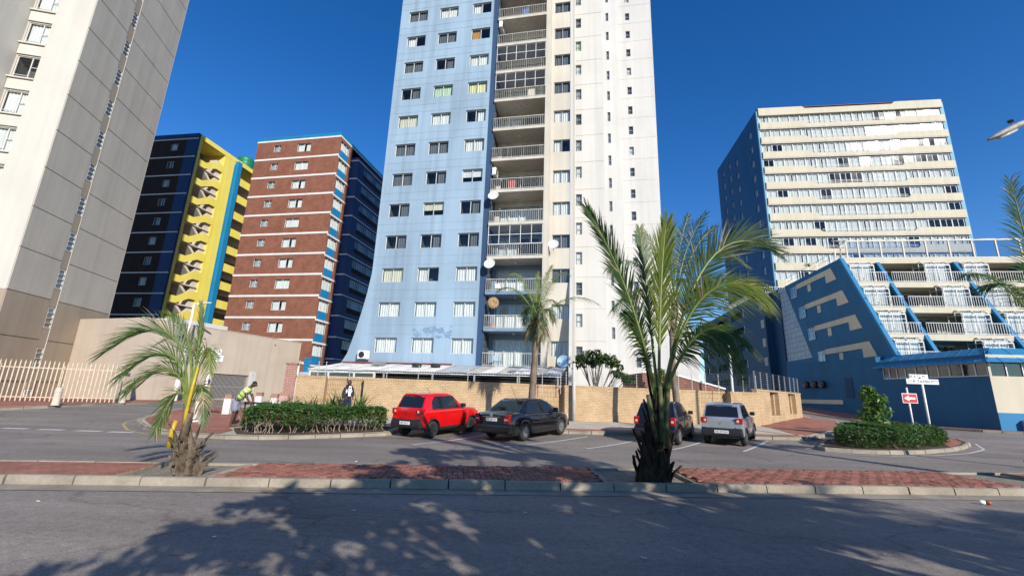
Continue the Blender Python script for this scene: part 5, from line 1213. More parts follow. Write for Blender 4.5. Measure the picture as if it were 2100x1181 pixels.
def spresso(P, bm, rim, plate, hubs):
    S = dict(paint=P, L=3.56, axles=(.62, 3.0), ra=.345, zc=.30, W=1.52, rw=.295, spokes=hubs, rim=rim, waist=.92, belt=.96, tumble=.20, sill=.34,
      bottom=[(0, .42), (.35, .30), (3.2, .28), (3.56, .40)], deck=[(0, .90), (.03, .97), (2.45, .98), (2.6, 1.0), (3.3, .93), (3.5, .84), (3.56, .72)], plan=[(0, .94), (.12, .985), (.5, 1), (3.1, 1), (3.4, .95), (3.56, .86)],
      cabin=[(.06, .93), (.14, 1.05), (.36, 1.48), (.46, 1.555), (1.0, 1.575), (1.55, 1.56), (1.82, 1.50), (2.50, 1.02), (2.55, .94)],
      swin=[[(.62, 1.02), (1.28, 1.02), (1.28, 1.44), (.78, 1.44), (.62, 1.24)], [(1.34, 1.02), (2.20, 1.02), (1.84, 1.40), (1.74, 1.44), (1.34, 1.44)]],
      wins=[((.145, 1.06), (.335, 1.44), .60, .55, 'rear_window'), ((2.46, 1.05), (1.86, 1.465), .60, .54, 'windscreen')],
      bumper=[[(-.06, .34), (-.09, .42), (-.09, .52), (-.04, .66), (.12, .66), (.12, .36)], [(3.45, .30), (3.62, .36), (3.62, .58), (3.45, .62)]], bumpmat=bm,
      lights=[(-.03, .50, .84, .22, .24, .20, M_tl), (-.035, .53, .88, .05, .10, .10, M_tlw), (-.045, .5, .66, .1, .22, .06, P), (3.36, .45, .72, .12, .22, .18, M_tlw)],
      plate=(-.09, .53, plate), mirror=(2.28, 1.03), mirmat=MT['black'], handles=[(.98, .86), (1.85, .84)], handmat=P, seams=[1.31, 2.38], ant=((1.2, 0, 1.56), (1.0, .0, 1.78)),
      emblem=(text_mesh('S', .12, M_chr, 'emblem', .004), (-.035, 0, .86), M_chr))
    trs = []
    for c in (.62, 3.0):
        for s_ in (1, -1):
            pts = [(c + .36 * math.cos(a), s_ * .765, .30 + .36 * math.sin(a)) for a in [math.pi * k / 10 for k in range(11)]]
            trs.append((B().tube(pts, .03, 5), MT['black'], 'arch_trim'))
    sk_ = B()
    for s_ in (1, -1): sk_.box(.98, 2.64, min(s_ * .70, s_ * .775), max(s_ * .70, s_ * .775), .27, .36)
    hw_ = B().tube([(.30, -.42, 1.50), (.32, 0, 1.53), (.30, .42, 1.50)], .03, 6)
    S['extra'] = trs + [(sk_, MT['black'], 'sill_trim'), (hw_, P, 'spoiler')]
    return S
M_red_p = carpaint('bright_red_car_paint', (.62, .006, .008)); M_sil_p = carpaint('silver_grey_car_paint', (.48, .50, .53), .50, .28); M_blk_p = carpaint('black_car_paint', (.008, .008, .010), 0, .14); M_dk_p = carpaint('dark_blue_black_car_paint', (.008, .008, .012), .0, .2)
def place(rrx, rry, az, ax, hw):
    a = R_(az); f = Vector((math.cos(a), math.sin(a))); l = Vector((-math.sin(a), math.cos(a))); o = Vector((rrx, rry)) - f * ax + l * hw
    return (o.x, o.y, G(o.x + f.x * 1.5, o.y + f.y * 1.5) + .005)
def settle(t, L):  # follow the gentle slope of the bay
    a = t.rotation_euler.z; p0 = t.location; z0 = G(p0.x, p0.y); z1 = G(p0.x + L * math.cos(a), p0.y + L * math.sin(a)); t.location.z = z0 + .006; t.rotation_euler = Euler((0, -math.atan2(z1 - z0, L), a))
c1 = car('bright red small hatchback with black bumper, leftmost of the parked cars', place(-2.78, 17.0, 58, .62, .68), 58, spresso(M_red_p, MT['black'], M_rimd, 'ND 146 21', 5)); settle(c1, 3.5)
c4 = car('silver grey small hatchback with black bumper, rightmost parked car', place(9.16, 17.72, 55, .62, .68), 55, spresso(M_sil_p, MT['black'], M_rims, 'ND 477 054', 8)); settle(c4, 3.5)
SB = dict(paint=M_blk_p, L=4.4, axles=(.95, 3.55), ra=.36, zc=.31, W=1.70, rw=.31, spokes=14, rim=M_rims, waist=.86, belt=.92, tumble=.36, sill=.30,
  bottom=[(0, .34), (.3, .22), (4.1, .22), (4.4, .34)], deck=[(0, .90), (.05, .98), (.75, 1.01), (1.0, .95), (3.3, .94), (3.45, .93), (4.1, .82), (4.3, .72), (4.4, .60)], plan=[(0, .88), (.12, .95), (.5, .99), (1, 1), (3.5, 1), (4.0, .95), (4.3, .85), (4.4, .74)],
  cabin=[(.52, .93), (.62, 1.0), (1.25, 1.38), (1.5, 1.45), (2.0, 1.475), (2.4, 1.45), (2.65, 1.39), (3.42, .96), (3.46, .92)],
  swin=[[(1.12, 1.0), (1.95, .98), (1.95, 1.36), (1.55, 1.36), (1.38, 1.30)], [(2.01, .98), (3.10, .98), (2.62, 1.31), (2.42, 1.37), (2.01, 1.37)]],
  wins=[((.68, 1.035), (1.24, 1.375), .68, .56, 'rear_window'), ((3.38, .98), (2.68, 1.375), .70, .55, 'windscreen')], rearglass=M_cglass2,
  bumper=[[(-.08, .28), (-.10, .40), (-.10, .58), (-.03, .62), (.10, .62), (.10, .30)], [(4.25, .26), (4.44, .32), (4.44, .56), (4.25, .6)]], bumpmat=M_blk_p,
  lights=[(-.03, .56, .64, .26, .23, .20, M_tl), (-.03, .62, .83, .24, .17, .12, M_tl), (-.038, .58, .74, .06, .18, .06, M_tlw), (4.15, .45, .62, .18, .28, .16, M_tlw)], plate=(-.02, .76, 'ND 202 612'), mirror=(2.98, .97), mirmat=M_blk_p, handles=[(1.62, .84), (2.62, .83)], handmat=M_blk_p, seams=[1.98, 3.12], ant=((1.5, 0, 1.45), (1.15, 0, 1.95)),
  emblem=(B().lathe([(.0, .004), (.05, .004), (.07, 0)], 18).data('emblem', M_chr), (-.035, 0, .90), M_chr))
mold = B()
for s_ in (1, -1): mold.box(1.35, 3.15, min(s_ * .84, s_ * .87), max(s_ * .84, s_ * .87), .60, .635)
ch = B().box(-.045, -.03, -.42, .42, .845, .865)
st = B()
for y in (-.36, .36): st.box(1.75, 1.95, y - .24, y + .24, .9, 1.18).box(1.78, 1.92, y - .12, y + .12, 1.18, 1.33)
SB['extra'] = [(mold, MT['black'], 'side_moulding'), (ch, M_chr, 'boot_trim'), (st, M_seat, 'seat_back')]
c2 = car('glossy black sedan with silver wheels and tinted cabin, second parked car from the left', place(.62, 17.0, 53, .95, .75), 53, SB); settle(c2, 4.3)
SD_ = dict(paint=M_dk_p, L=3.57, axles=(.58, 2.95), ra=.34, zc=.30, W=1.60, rw=.29, spokes=7, rim=M_rims, waist=.88, belt=.94, tumble=.24, sill=.30,
  bottom=[(0, .36), (.3, .24), (3.3, .24), (3.57, .36)], deck=[(0, .84), (.04, .95), (2.5, .97), (2.75, .98), (3.3, .84), (3.5, .72), (3.57, .6)], plan=[(0, .90), (.12, .96), (.5, 1), (3.0, 1), (3.35, .93), (3.57, .78)],
  cabin=[(.10, .90), (.2, 1.02), (.48, 1.44), (.62, 1.52), (1.2, 1.545), (1.6, 1.51), (1.85, 1.45), (2.66, .99), (2.72, .92)],
  swin=[[(.66, 1.0), (1.36, .99), (1.36, 1.42), (.92, 1.42), (.74, 1.26)], [(1.42, .99), (2.36, .99), (1.88, 1.37), (1.74, 1.42), (1.42, 1.42)]],
  wins=[((.225, 1.06), (.455, 1.40), .62, .54, 'rear_window'), ((2.6, 1.02), (1.9, 1.42), .64, .55, 'windscreen')],
  bumper=[[(-.08, .30), (-.10, .40), (-.09, .58), (0, .64), (.12, .64), (.12, .32)], [(3.42, .28), (3.62, .34), (3.62, .55), (3.42, .6)]], bumpmat=M_dk_p,
  lights=[(-.02, .60, .72, .26, .17, .28, M_tl), (-.026, .62, .80, .06, .10, .09, M_tlw), (3.3, .45, .62, .2, .26, .2, M_tlw)], plate=(-.02, .68, 'ND 318 90'), mirror=(2.38, 1.0), mirmat=MT['black'], handles=[(1.05, .86), (2.0, .85)], handmat=M_dk_p, seams=[1.39, 2.5], ant=((.7, 0, 1.52), (.5, 0, 1.72)))
c3 = car('dark blue black hatchback partly hidden behind the big palm trunk', place(6.48, 17.4, 57, .58, .72), 57, SD_); settle(c3, 3.5)
# ================================================================== PALMS
M_pg = leafmat('palm_leaf_green', (.035, .075, .014), (.075, .13, .028), .30, 1.6)
M_py = leafmat('palm_leaf_yellow_green', (.095, .15, .022), (.175, .215, .038), .40, 1.6)
M_pd = leafmat('palm_leaf_dark', (.022, .05, .014), (.045, .085, .022), .25, 1.6)
M_dry = plain('dry_palm_leaf', (.30, .21, .12), .9, var=.3); M_rach = plain('palm_midrib_green', (.16, .21, .05), .5, var=.15); M_rachy = plain('palm_midrib_yellow', (.48, .34, .03), .45, var=.12)
def trunkmat(name, c1, c2, sc=10):
    m, n, l, bs, o = newmat(name); f = noise(n, l, sc, 5, st=(1, 1, .35), rough=.65); r = ramp(n, c1, c2, .34, .66); l.new(f, r.inputs[0]); l.new(r.outputs[0], bs.inputs['Base Color']); bs.inputs['Roughness'].default_value = .92; bs.inputs['Specular IOR Level'].default_value = .15
    bump(n, l, bs, noise(n, l, sc * 3, 4, st=(1, 1, .3)), .9, .02); return m
M_fib = trunkmat('dark_palm_fibre', (.008, .007, .006), (.05, .037, .026)); M_fibl = trunkmat('grey_brown_palm_fibre', (.05, .037, .026), (.23, .175, .125)); M_bark = trunkmat('ringed_palm_bark', (.13, .095, .07), (.26, .205, .16), 6)
def bez(p0, c, p1, t): return p0 * (1 - t) ** 2 + c * (2 * t * (1 - t)) + p1 * t ** 2
def frond(parent, p0, c, p1, rnd, mat=None, leaf=.5, n=46, droop=.35, start=.16, hint=None, wd=.034, rmat=None, lift=.15, r0=.022, name='frond', dryfrac=.0, fwd=(65, 22)):
    p0, c, p1 = Vector(p0), Vector(c), Vector(p1); b = B(); L = (c - p0).length + (p1 - c).length
    pts = [bez(p0, c, p1, i / 14) for i in range(15)]
    b.tube(pts, [r0 * (1 - .85 * i / 14) for i in range(15)], 5, 0)
    for i in range(n):
        t = start + (1 - start) * (i + .5) / n; P = bez(p0, c, p1, t); T = (bez(p0, c, p1, min(1, t + .01)) - bez(p0, c, p1, t - .01)).normalized()
        N = Vector(hint) if hint else Vector((0, -.35, 1)); N = (N - T * N.dot(T)); N = N.normalized() if N.length > .05 else Vector((0, -1, 0)); S = T.cross(N).normalized()
        prof = min(1, (t - start) / .16 + .35) * (1 - max(0, (t - .72) / .28) * .55)
        for s_ in (1, -1):
            a = R_(fwd[0] + (fwd[1] - fwd[0]) * t + rnd.uniform(-6, 6)); l_ = leaf * prof * rnd.uniform(.82, 1.12); d = (T * math.cos(a) + S * (s_ * math.sin(a)) + N * (lift + rnd.uniform(-.1, .12))).normalized()
            w = wd * rnd.uniform(.8, 1.15); g = droop * rnd.uniform(.6, 1.4); q = P.copy(); prev = None; wv = (N.cross(d)).normalized(); mi = 2 if rnd.random() < dryfrac else 1
            for k in range(4):
                f = k / 3; ww = w * (1 - f) ** .7 * (.55 if k == 0 else 1); cen = P + d * (l_ * f) + Vector((0, 0, -g * l_ * f * f)); fold = N * (-.25 * ww)
                row = (cen + wv * ww * .5 + fold, cen - wv * ww * .5 + fold) if k < 3 else (cen,)
                if prev is not None:
                    if k < 3: b.face([prev[0], prev[1], row[1], row[0]], mi)
                    else: b.face([prev[0], prev[1], row[0]], mi)
                prev = row
    return b.build(name, [rmat or M_rach, mat or M_pg, M_dry], parent, smooth=False, fix=False)
def W2L(t): return lambda p: (p[0] - t.location.x, p[1] - t.location.y, p[2] - t.location.z)
FR = {
'main': [((3.01, 9.10, 2.2), (2.32, 8.70, 3.86), (1.46, 8.30, 5.40)), ((3.08, 9.10, 2.2), (3.09, 9.00, 3.85), (3.30, 8.90, 5.38)), ((3.21, 9.10, 2.2), (4.28, 9.00, 5.78), (5.59, 8.90, 4.86)), ((3.25, 9.10, 2.14), (3.82, 8.80, 4.46), (4.92, 8.40, 3.86)), ((3.22, 9.10, 2.04), (3.82, 8.60, 3.53), (4.28, 8.20, 2.77)), ((2.96, 9.10, 2.3), (2.69, 9.40, 4.04), (2.26, 9.60, 2.97)), ((3.04, 9.20, 2.3), (2.97, 9.50, 4.42), (3.02, 9.90, 5.63)), ((3.19, 9.20, 2.3), (3.91, 9.70, 4.51), (4.69, 10.30, 5.46)), ((3.05, 9.2, 2.2), (2.5, 9.9, 3.9), (2.0, 10.8, 3.3))],
'back': [((7.98, 20.80, 6.5), (8.40, 20.60, 9.23), (9.47, 20.20, 10.71)), ((7.90, 20.80, 6.5), (8.12, 20.90, 8.81), (8.96, 21.00, 10.98)), ((7.86, 20.80, 6.5), (7.16, 20.80, 9.77), (6.33, 20.90, 9.91)), ((7.80, 20.80, 6.5), (5.97, 20.60, 9.14), (4.64, 20.40, 7.77)), ((7.80, 20.80, 6.4), (6.53, 21.00, 7.76), (5.03, 21.20, 5.89)), ((8.04, 20.80, 6.5), (9.67, 20.60, 10.05), (11.35, 20.40, 8.14)), ((8.03, 20.80, 6.5), (9.54, 21.20, 7.93), (11.00, 21.50, 6.04)), ((7.95, 20.80, 6.5), (7.95, 21.50, 8.47), (8.59, 22.50, 11.32)), ((7.95, 20.80, 6.5), (8.10, 20.00, 8.02), (8.05, 19.00, 6.35)), ((8, 20.8, 6.5), (8.9, 20.7, 9.4), (10.1, 20.6, 10.2))],
'thin': [((1.13, 19.30, 5.1), (0.45, 19.30, 7.53), (-0.22, 19.20, 6.88)), ((1.11, 19.30, 5.1), (0.16, 19.30, 6.83), (-0.61, 19.30, 6.21)), ((1.21, 19.30, 5.1), (1.86, 19.30, 7.47), (2.55, 19.20, 7.05)), ((1.26, 19.30, 5.0), (2.65, 19.30, 6.57), (3.92, 19.30, 5.74)), ((1.19, 19.30, 5.2), (1.37, 19.40, 6.67), (1.83, 19.60, 7.56)), ((1.15, 19.30, 5.2), (1.06, 19.40, 6.43), (1.21, 19.80, 7.28)), ((1.09, 19.30, 5.0), (0.61, 19.00, 6.09), (0.56, 18.80, 4.74)), ((1.24, 19.30, 5.0), (1.70, 19.00, 5.91), (1.87, 18.80, 4.79)), ((1.17, 19.30, 5.1), (0.96, 18.60, 6.23), (0.85, 18.00, 4.83)), ((1.17, 19.30, 5.1), (1.24, 18.70, 6.04), (1.44, 18.20, 4.57)), ((1.17, 19.30, 5.1), (0.80, 20.20, 6.97), (0.26, 21.00, 6.05)), ((1.19, 19.30, 5.1), (1.85, 20.20, 6.77), (2.41, 21.00, 5.64))],
'left': [((-5.70, 8.15, 1.15), (-6.0, 8.1, 3.4), (-7.3, 8.0, 2.15)), ((-5.70, 8.15, 1.15), (-5.85, 8.3, 2.7), (-6.75, 8.5, 3.0)), ((-5.70, 8.15, 1.15), (-5.72, 8.2, 2.6), (-5.95, 8.3, 3.15)), ((-5.70, 8.15, 1.15), (-5.85, 7.9, 2.8), (-6.65, 7.7, 1.75)), ((-5.70, 8.15, 1.15), (-5.8, 7.9, 2.4), (-6.4, 7.6, 1.5)), ((-5.70, 8.15, 1.15), (-5.5, 8.0, 3.0), (-5.2, 7.8, 1.85)), ((-5.70, 8.15, 1.15), (-5.6,8.2,2.6), (-5.5,8.4,3.0)), ((-5.70, 8.15, 1.15), (-5.85, 8.0, 2.0), (-6.0, 7.9, .8)), ((-5.70, 8.15, 1.15), (-5.5, 8.0, 2.2), (-5.2, 7.9, 1.0)), ((-5.70, 8.15, 1.15), (-5.95, 8.5, 3.0), (-7.2, 9.0, 2.4)), ((-5.70, 8.15, 1.15), (-5.6,8.2,2.5), (-5.35,8.5,1.9))],
'right': [((13.55, 10.90, 3.4), (13.35, 10.70, 5.64), (12.82, 10.30, 7.46)), ((13.6, 10.90, 3.6), (13.6, 11.2, 5.4), (12.75, 11.5, 4.9)), ((13.6, 10.9, 3.4), (14.8, 10.7, 5.7), (15.6, 10.5, 5.2)), ((13.6, 10.9, 3.4), (14.3, 9.9, 5.4), (15.0, 9.0, 4.8)), ((13.6, 10.9, 3.4), (13.9, 12, 5.8), (14.3, 13.2, 5.8)), ((13.6, 10.9, 3.3), (14.8, 11.4, 4.4), (15.7, 11.8, 3.4))]}
def boots(t, base, top, r0, r1, n, rnd, mat, mats2=None, hmin=.25, hmax=.6, spread=.5):
    base, top = Vector(base), Vector(top)
    for i in range(n):
        f = (i + .5) / n; a = i * 2.4 + rnd.uniform(-.3, .3); c = base.lerp(top, f); r = r0 + (r1 - r0) * f; d = Vector((math.cos(a), math.sin(a), 0)); s = Vector((-d.y, d.x, 0)); h = rnd.uniform(hmin, hmax) * rnd.choice((.7, 1, 1, 1.35)); w = rnd.uniform(.07, .21) * (r0 / .3); d = (d + Vector((rnd.uniform(-.35, .35), rnd.uniform(-.35, .35), 0))).normalized(); s = Vector((-d.y, d.x, 0)); lean = rnd.uniform(-.3, .3)
        b = B(); rows = []
        for q, (fh, fw, out) in enumerate([(-.15, 1.5, .02), (.25, 1.25, .05 * spread), (.6, .8, .13 * spread), (1, .45, .26 * spread * rnd.uniform(.5, 1.5))]):
            cc = c + d * (r * .92 + out) + Vector((0, 0, h * fh)) + s * (rnd.uniform(-.02, .02) + lean * h * fh * .5); th = .05 * (1 - fh * .4)
            rows.append([cc - s * w * fw * .5, cc + d * th * .8, cc + s * w * fw * .5, cc - d * th])
        for q in range(3):
            for k in range(4): k2 = (k + 1) % 4; b.face([rows[q][k], rows[q][k2], rows[q + 1][k2], rows[q + 1][k]])
        b.face(rows[3]); b.build('leaf_base', (mats2[rnd.randrange(len(mats2))] if mats2 and f > .55 and rnd.random() < .5 else mat), t, fix=False)
# main palm
rnd = random.Random(12)
t = thing('palm_tree', 'big young palm with thick dark fibrous trunk on the brick median', 'palm tree', (2.95, 9.3, .08)); f_ = W2L(t)
b = B(); b.tube([f_(p) for p in ((2.93, 9.32, .0), (2.92, 9.3, .25), (2.94, 9.27, .6), (2.98, 9.22, 1.1), (3.03, 9.18, 1.5), (3.06, 9.15, 1.9))], [.37, .32, .23, .165, .13, .10], 16); b.build('trunk', M_fib, t, smooth=True)
M_oldg = plain('old_green_leaf_base', (.085, .095, .03), .7, var=.35, scale=9)
boots(t, f_((2.92, 9.3, .0)), f_((2.97, 9.24, .85)), .30, .18, 30, rnd, M_fib, None, .22, .5, .8)
boots(t, f_((2.97, 9.24, .7)), f_((3.06, 9.16, 1.6)), .17, .12, 12, rnd, M_fib, [M_fib, M_oldg, M_oldg], .45, .9, .55)
for px, py, qx, qy, qz in ((2.95, 9.08, 2.78, 8.98, 1.75), (3.05, 9.05, 3.02, 8.95, 1.95), (3.12, 9.08, 3.2, 9.0, 1.9)):
    B().tube([f_((px, py, .75)), f_(((px * 2 + qx) / 3, (py * 2 + qy) / 3, .75 + (qz - .75) * .45)), f_((qx, qy, qz))], [.065, .055, .04], 7).build('leaf_stalk', M_oldg, t, smooth=True)
FR['main'] += [((2.95, 9.1, 1.7), (2.55, 8.9, 3.0), (2.3, 8.8, 3.35)), ((3.15, 9.1, 1.7), (3.6, 8.9, 3.1), (4.15, 8.7, 3.1)), ((3.05, 9.1, 1.7), (3.0, 8.8, 3.2), (2.75, 8.5, 4.4))]
mats = [M_pd, M_py, M_pd, M_py, M_pg, M_pg, M_pg, M_pd, M_pg, M_pd, M_pg, M_pd]; dr = [.18, .10, .15, .50, .75, .7, .25, .2, .5, .6, .7, .2]; lf = [.80, .95, 1.0, 1.0, .95, .7, .7, .8, .7, .55, .75, .7]
hints = [(.15, -1, .2), (.1, -1, .1), (-.15, -1, .3), (-.3, -.8, .6), (-.2, -.7, .7), (.4, -.5, .8), (.2, -1, 0), (-.2, -1, .2), (.3, .2, 1), (.2, -.8, .5), (-.2, -.7, .7), (.1, -1, .2)]; fw = [(36, 14), (30, 14), (46, 18), (62, 28), (68, 35), (66, 30), (36, 16), (40, 18), (60, 30), (60, 30), (66, 35), (36, 15)]
for i, (p, c, q) in enumerate(FR['main']):
    if i in (5, 7, 8, 10, 11): continue
    p = (3.06 + (p[0] - 3.1) * .35, 9.13, 1.55); c = (c[0] - (c[0] - 3.1) * .22, c[1], c[2] + .1)
    frond(t, f_(p), f_(c), f_(q), rnd, mats[i], lf[i] * .95, 100, dr[i] * 1.15, .25, hints[i], .036, M_rach, r0=.04, fwd=fw[i], dryfrac=.05)
# back palm
t = thing('palm_tree', 'tall palm with slim trunk behind the big palm and the dark hatchback', 'palm tree', (7.75, 20.6, G(8, 20.6) + .1)); f_ = W2L(t)
b = B(); b.tube([f_(p) for p in ((7.75, 20.6, .1), (7.72, 20.62, 1.2), (7.62, 20.7, 3.0), (7.7, 20.75, 4.8), (7.9, 20.8, 6.4))], [.20, .16, .14, .13, .13], 12); b.build('trunk', M_bark, t, smooth=True)
boots(t, f_((7.68, 20.75, 4.6)), f_((7.9, 20.8, 6.5)), .15, .2, 22, rnd, M_fibl, [M_fibl, M_dry], .3, .8)
for i, (p, c, q) in enumerate(FR['back']): frond(t, f_(p), f_(c), f_(q), rnd, M_pd if i in (0, 1, 3, 4, 9) else M_py if i in (5, 7) else M_pg, .85, 44, .35 if i not in (3, 4) else .7, .2, (0, -.6, .8), .05, r0=.05, dryfrac=.08)
# thin palm
t = thing('palm_tree', 'slender palm with smooth grey trunk behind the black sedan', 'palm tree', (1.02, 19.7, G(1, 19.7) + .1)); f_ = W2L(t)
tr_ = [((1.0, 19.7, .1), .19), ((1.0, 19.65, .9), .165), ((1.05, 19.55, 2.0), .15), ((1.1, 19.45, 3.2), .14), ((1.14, 19.38, 4.2), .15), ((1.17, 19.3, 5.2), .16)]
b = B(); pts = []; rr_ = []
for k in range(60):
    f = k / 59 * 5; i = min(4, int(f)); u = f - i; p = Vector(tr_[i][0]).lerp(Vector(tr_[i + 1][0]), u); pts.append(f_(p)); rr_.append(tr_[i][1] + (tr_[i + 1][1] - tr_[i][1]) * u + (.008 if k % 2 else 0))
b.tube(pts, rr_, 12); b.build('trunk', M_bark, t, smooth=True)
boots(t, f_((1.12, 19.4, 3.75)), f_((1.17, 19.3, 5.2)), .15, .17, 26, rnd, M_fibl, [M_fibl, M_dry], .3, .55, .8)
for i, (p, c, q) in enumerate(FR['thin']): frond(t, f_(p), f_(c), f_(q), rnd, M_py if i in (0, 4, 5) else M_pg if i in (2, 3) else M_pd, .46, 44, .55, .16, (0, -.5, .9), .032, r0=.028, dryfrac=.06)
for a in range(5):
    an = a * 1.26; frond(t, f_((1.16, 19.33, 4.95)), f_((1.16 + .35 * math.cos(an), 19.33 + .35 * math.sin(an), 5.2)), f_((1.16 + .42 * math.cos(an), 19.33 + .42 * math.sin(an), 4.2)), rnd, M_pd, .5, 26, .9, .1, (0, -.5, .9), .035, r0=.02, dryfrac=.3)
# left palm
t = thing('palm_tree', 'small young palm with shaggy grey brown base at left on the median', 'palm tree', (-5.62, 8.35, .08)); f_ = W2L(t)
b = B(); b.tube([f_(p) for p in ((-5.64, 8.38, 0), (-5.64, 8.36, .2), (-5.66, 8.32, .45), (-5.70, 8.25, .8), (-5.74, 8.2, 1.1), (-5.77, 8.16, 1.5))], [.20, .185, .145, .075, .05, .035], 14); b.build('trunk', M_fibl, t, smooth=True)
boots(t, f_((-5.64, 8.36, .05)), f_((-5.69, 8.27, .52)), .185, .11, 24, rnd, M_fibl, None, .2, .42, .7)
B().tube([f_(p) for p in ((-5.68, 8.12, .85), (-5.64, 8.05, 1.15), (-5.60, 8.02, 1.6), (-5.57, 8.02, 1.95))], [.03, .03, .027, .02], 8).build('leaf_stalk', M_rachy, t, smooth=True)
B().tube([f_(p) for p in ((-5.86, 8.1, .58), (-5.86, 8.1, .85), (-5.84, 8.12, 1.02))], [.042, .04, .035], 8).build('leaf_stalk', M_rachy, t, smooth=True)
B().tube([f_(p) for p in ((-5.68, 8.15, .7), (-5.64, 8.12, .95), (-5.60, 8.1, 1.15))], [.07, .065, .06], 8).build('leaf_stalk', M_fibl, t, smooth=True)
for i, (p, c, q) in enumerate(FR['left']):
    if i in (6, 10): continue
    frond(t, f_(p), f_(c), f_(q), rnd, M_py if i == 5 else M_pg, (.72, .34, .26, .52, .48, .34, .36, .32, .32, .42, .34)[i], 48 if i else 60, (.18, .2, .05, .3, .35, .5, .3, .4, .4, .3, .5)[i], .30, (.25, -.75, .6), .021, M_rach, r0=.024, fwd=(42, 12) if i in (0, 1, 3, 4, 9) else (24, 10) if i == 2 else (55, 25), dryfrac=.06 if i < 6 else .25)
# right palm
t = thing('palm_tree', 'palm at the right edge whose long frond hangs before the balconies', 'palm tree', (12.55, 10.95, .08)); f_ = W2L(t)
b = B(); b.tube([f_(p) for p in ((12.75, 10.95, .0), (12.85, 10.95, .4), (13.1, 10.93, 1.2), (13.45, 10.9, 2.4), (13.6, 10.9, 3.4))], [.32, .28, .22, .18, .14], 14); b.build('trunk', M_fib, t, smooth=True)
boots(t, f_((12.8, 10.95, .1)), f_((13.55, 10.9, 3.0)), .26, .15, 26, rnd, M_fib, [M_fib, M_fibl], .2, .4, .5)
for i, (p, c, q) in enumerate(FR['right']): frond(t, f_(p), f_(c), f_(q), rnd, M_pg if i else M_pg, (1.0, .6, .75, .8, .8, .8, .8, .8)[i], 70, .3 if i == 0 else .6, .2, (-.2, -.85, .35) if i == 0 else (0, -.5, .9), .036, r0=.04, fwd=(70, 24), dryfrac=.05)
# ================================================================== TREES AND PALM BEHIND THE CAMERA (they cast the road shadows)
M_leaf = leafmat('broad_leaf_green', (.03, .065, .012), (.07, .12, .025), .25, 2.0); M_wood = trunkmat('grey_bark', (.07, .055, .045), (.20, .165, .13), 7)
def leafcloud(b, c, rad, n, size, rnd, m=0, dens=.0):
    for i in range(n):
        while True:
            v = Vector((rnd.uniform(-1, 1), rnd.uniform(-1, 1), rnd.uniform(-1, 1)))
            if dens < v.length < 1: break
        p = Vector(c) + Vector((v.x * rad[0], v.y * rad[1], v.z * rad[2])); a = Vector((rnd.gauss(0, 1), rnd.gauss(0, 1), rnd.gauss(0, .6))).normalized(); u = a.cross(Vector((rnd.gauss(0, 1), rnd.gauss(0, 1), rnd.gauss(0, 1)))).normalized(); s = size * rnd.uniform(.6, 1.3)
        b.face([p - a * s, p + u * s * .45, p + a * s, p - u * s * .45], m)
def bigtree(label, x, y, h, blobs, rnd, n=60, size=.16):
    t = thing('shade_tree', label, 'tree', (x, y, 0)); b = B(); b.tube([(0, 0, 0), (.1, .05, h * .35), (0, 0, h * .6)], [.28, .22, .16], 10)
    for (dx, dy, dz, r) in blobs: b.tube([(0, 0, h * .45), (dx * .5, dy * .5, h * .45 + (dz - h * .45) * .6), (dx, dy, dz)], [.12, .08, .03], 6)
    b.build('trunk', M_wood, t, smooth=True); b = B()
    for (dx, dy, dz, r) in blobs:
        for k in range(9):
            o = Vector((rnd.gauss(0, .5), rnd.gauss(0, .5), rnd.gauss(0, .4))) * r; leafcloud(b, (dx + o.x, dy + o.y, dz + o.z), (r * .45, r * .45, r * .32), n, size, rnd)
    b.build('crown', M_leaf, t, fix=False); return t
rb = random.Random(5)
def tgt(x, y, L):  # crown blobs given by where their shadow falls and their height
    return [(gx + .994 * h - x, gy - 1.794 * h - y, h, r) for gx, gy, h, r in L]
bigtree('broad leafy tree standing behind the camera that dapples the road', 4.2, -2.6, 6, tgt(4.2, -2.6, [(-2.55, 4.6, 3.5, .85), (-1.75, 5.6, 4, .95), (-0.65, 6.1, 4.2, 1.0), (0.55, 5.1, 3.8, 1.0), (1.65, 6.2, 4.4, 1.0), (-0.95, 7.5, 4.7, .9), (0.25, 8.0, 5.0, .9), (1.55, 7.8, 5.0, .9), (2.65, 6.8, 4.6, .95), (3.25, 5.2, 4, .9), (0.45, 9.2, 5.6, .8), (2.35, 9.3, 5.7, .7), (-2.15, 12.6, 7.5, .75), (-0.85, 13.1, 7.9, .8), (0.45, 13.3, 8.1, .8), (1.65, 12.6, 7.7, .7), (-2.75, 13.4, 7.8, .6), (-2.55, 6.5, 4.2, .8), (-2.95, 7.4, 4.7, .7), (-2.15, 7.7, 4.8, .8), (-3.25, 5.7, 4, .7), (-1.35, 8.5, 5.2, .8), (-2.35, 8.6, 5.3, .6), (3.75, 8.0, 5, .8), (4.55, 7.0, 4.6, .8), (-0.45, 9.6, 5.7, .8), (1.25, 10.0, 6, .8), (-1.55, 10.0, 6, .7), (2.15, 10.6, 6.4, .6), (0.95, 7.0, 4.6, .8), (2.15, 5.0, 3.8, .8)]), rb, 36, .15)
bigtree('second leafy tree behind the camera further right', 9.6, -3.4, 5, tgt(9.6, -3.4, [(4.2, 5.2, 3.6, .8), (5.4, 5.0, 3.7, .8), (6.6, 4.6, 3.6, .7), (3.2, 6.4, 4.2, .7), (4.6, 7.4, 4.8, .8), (5.6, 6.4, 4.4, .8), (3.4, 8.6, 5.4, .7), (6.6, 5.6, 4.0, .8), (7.6, 4.8, 3.7, .8), (5.0, 8.3, 5.2, .5), (2.2, 6.0, 4.2, .7)]), rb, 17)
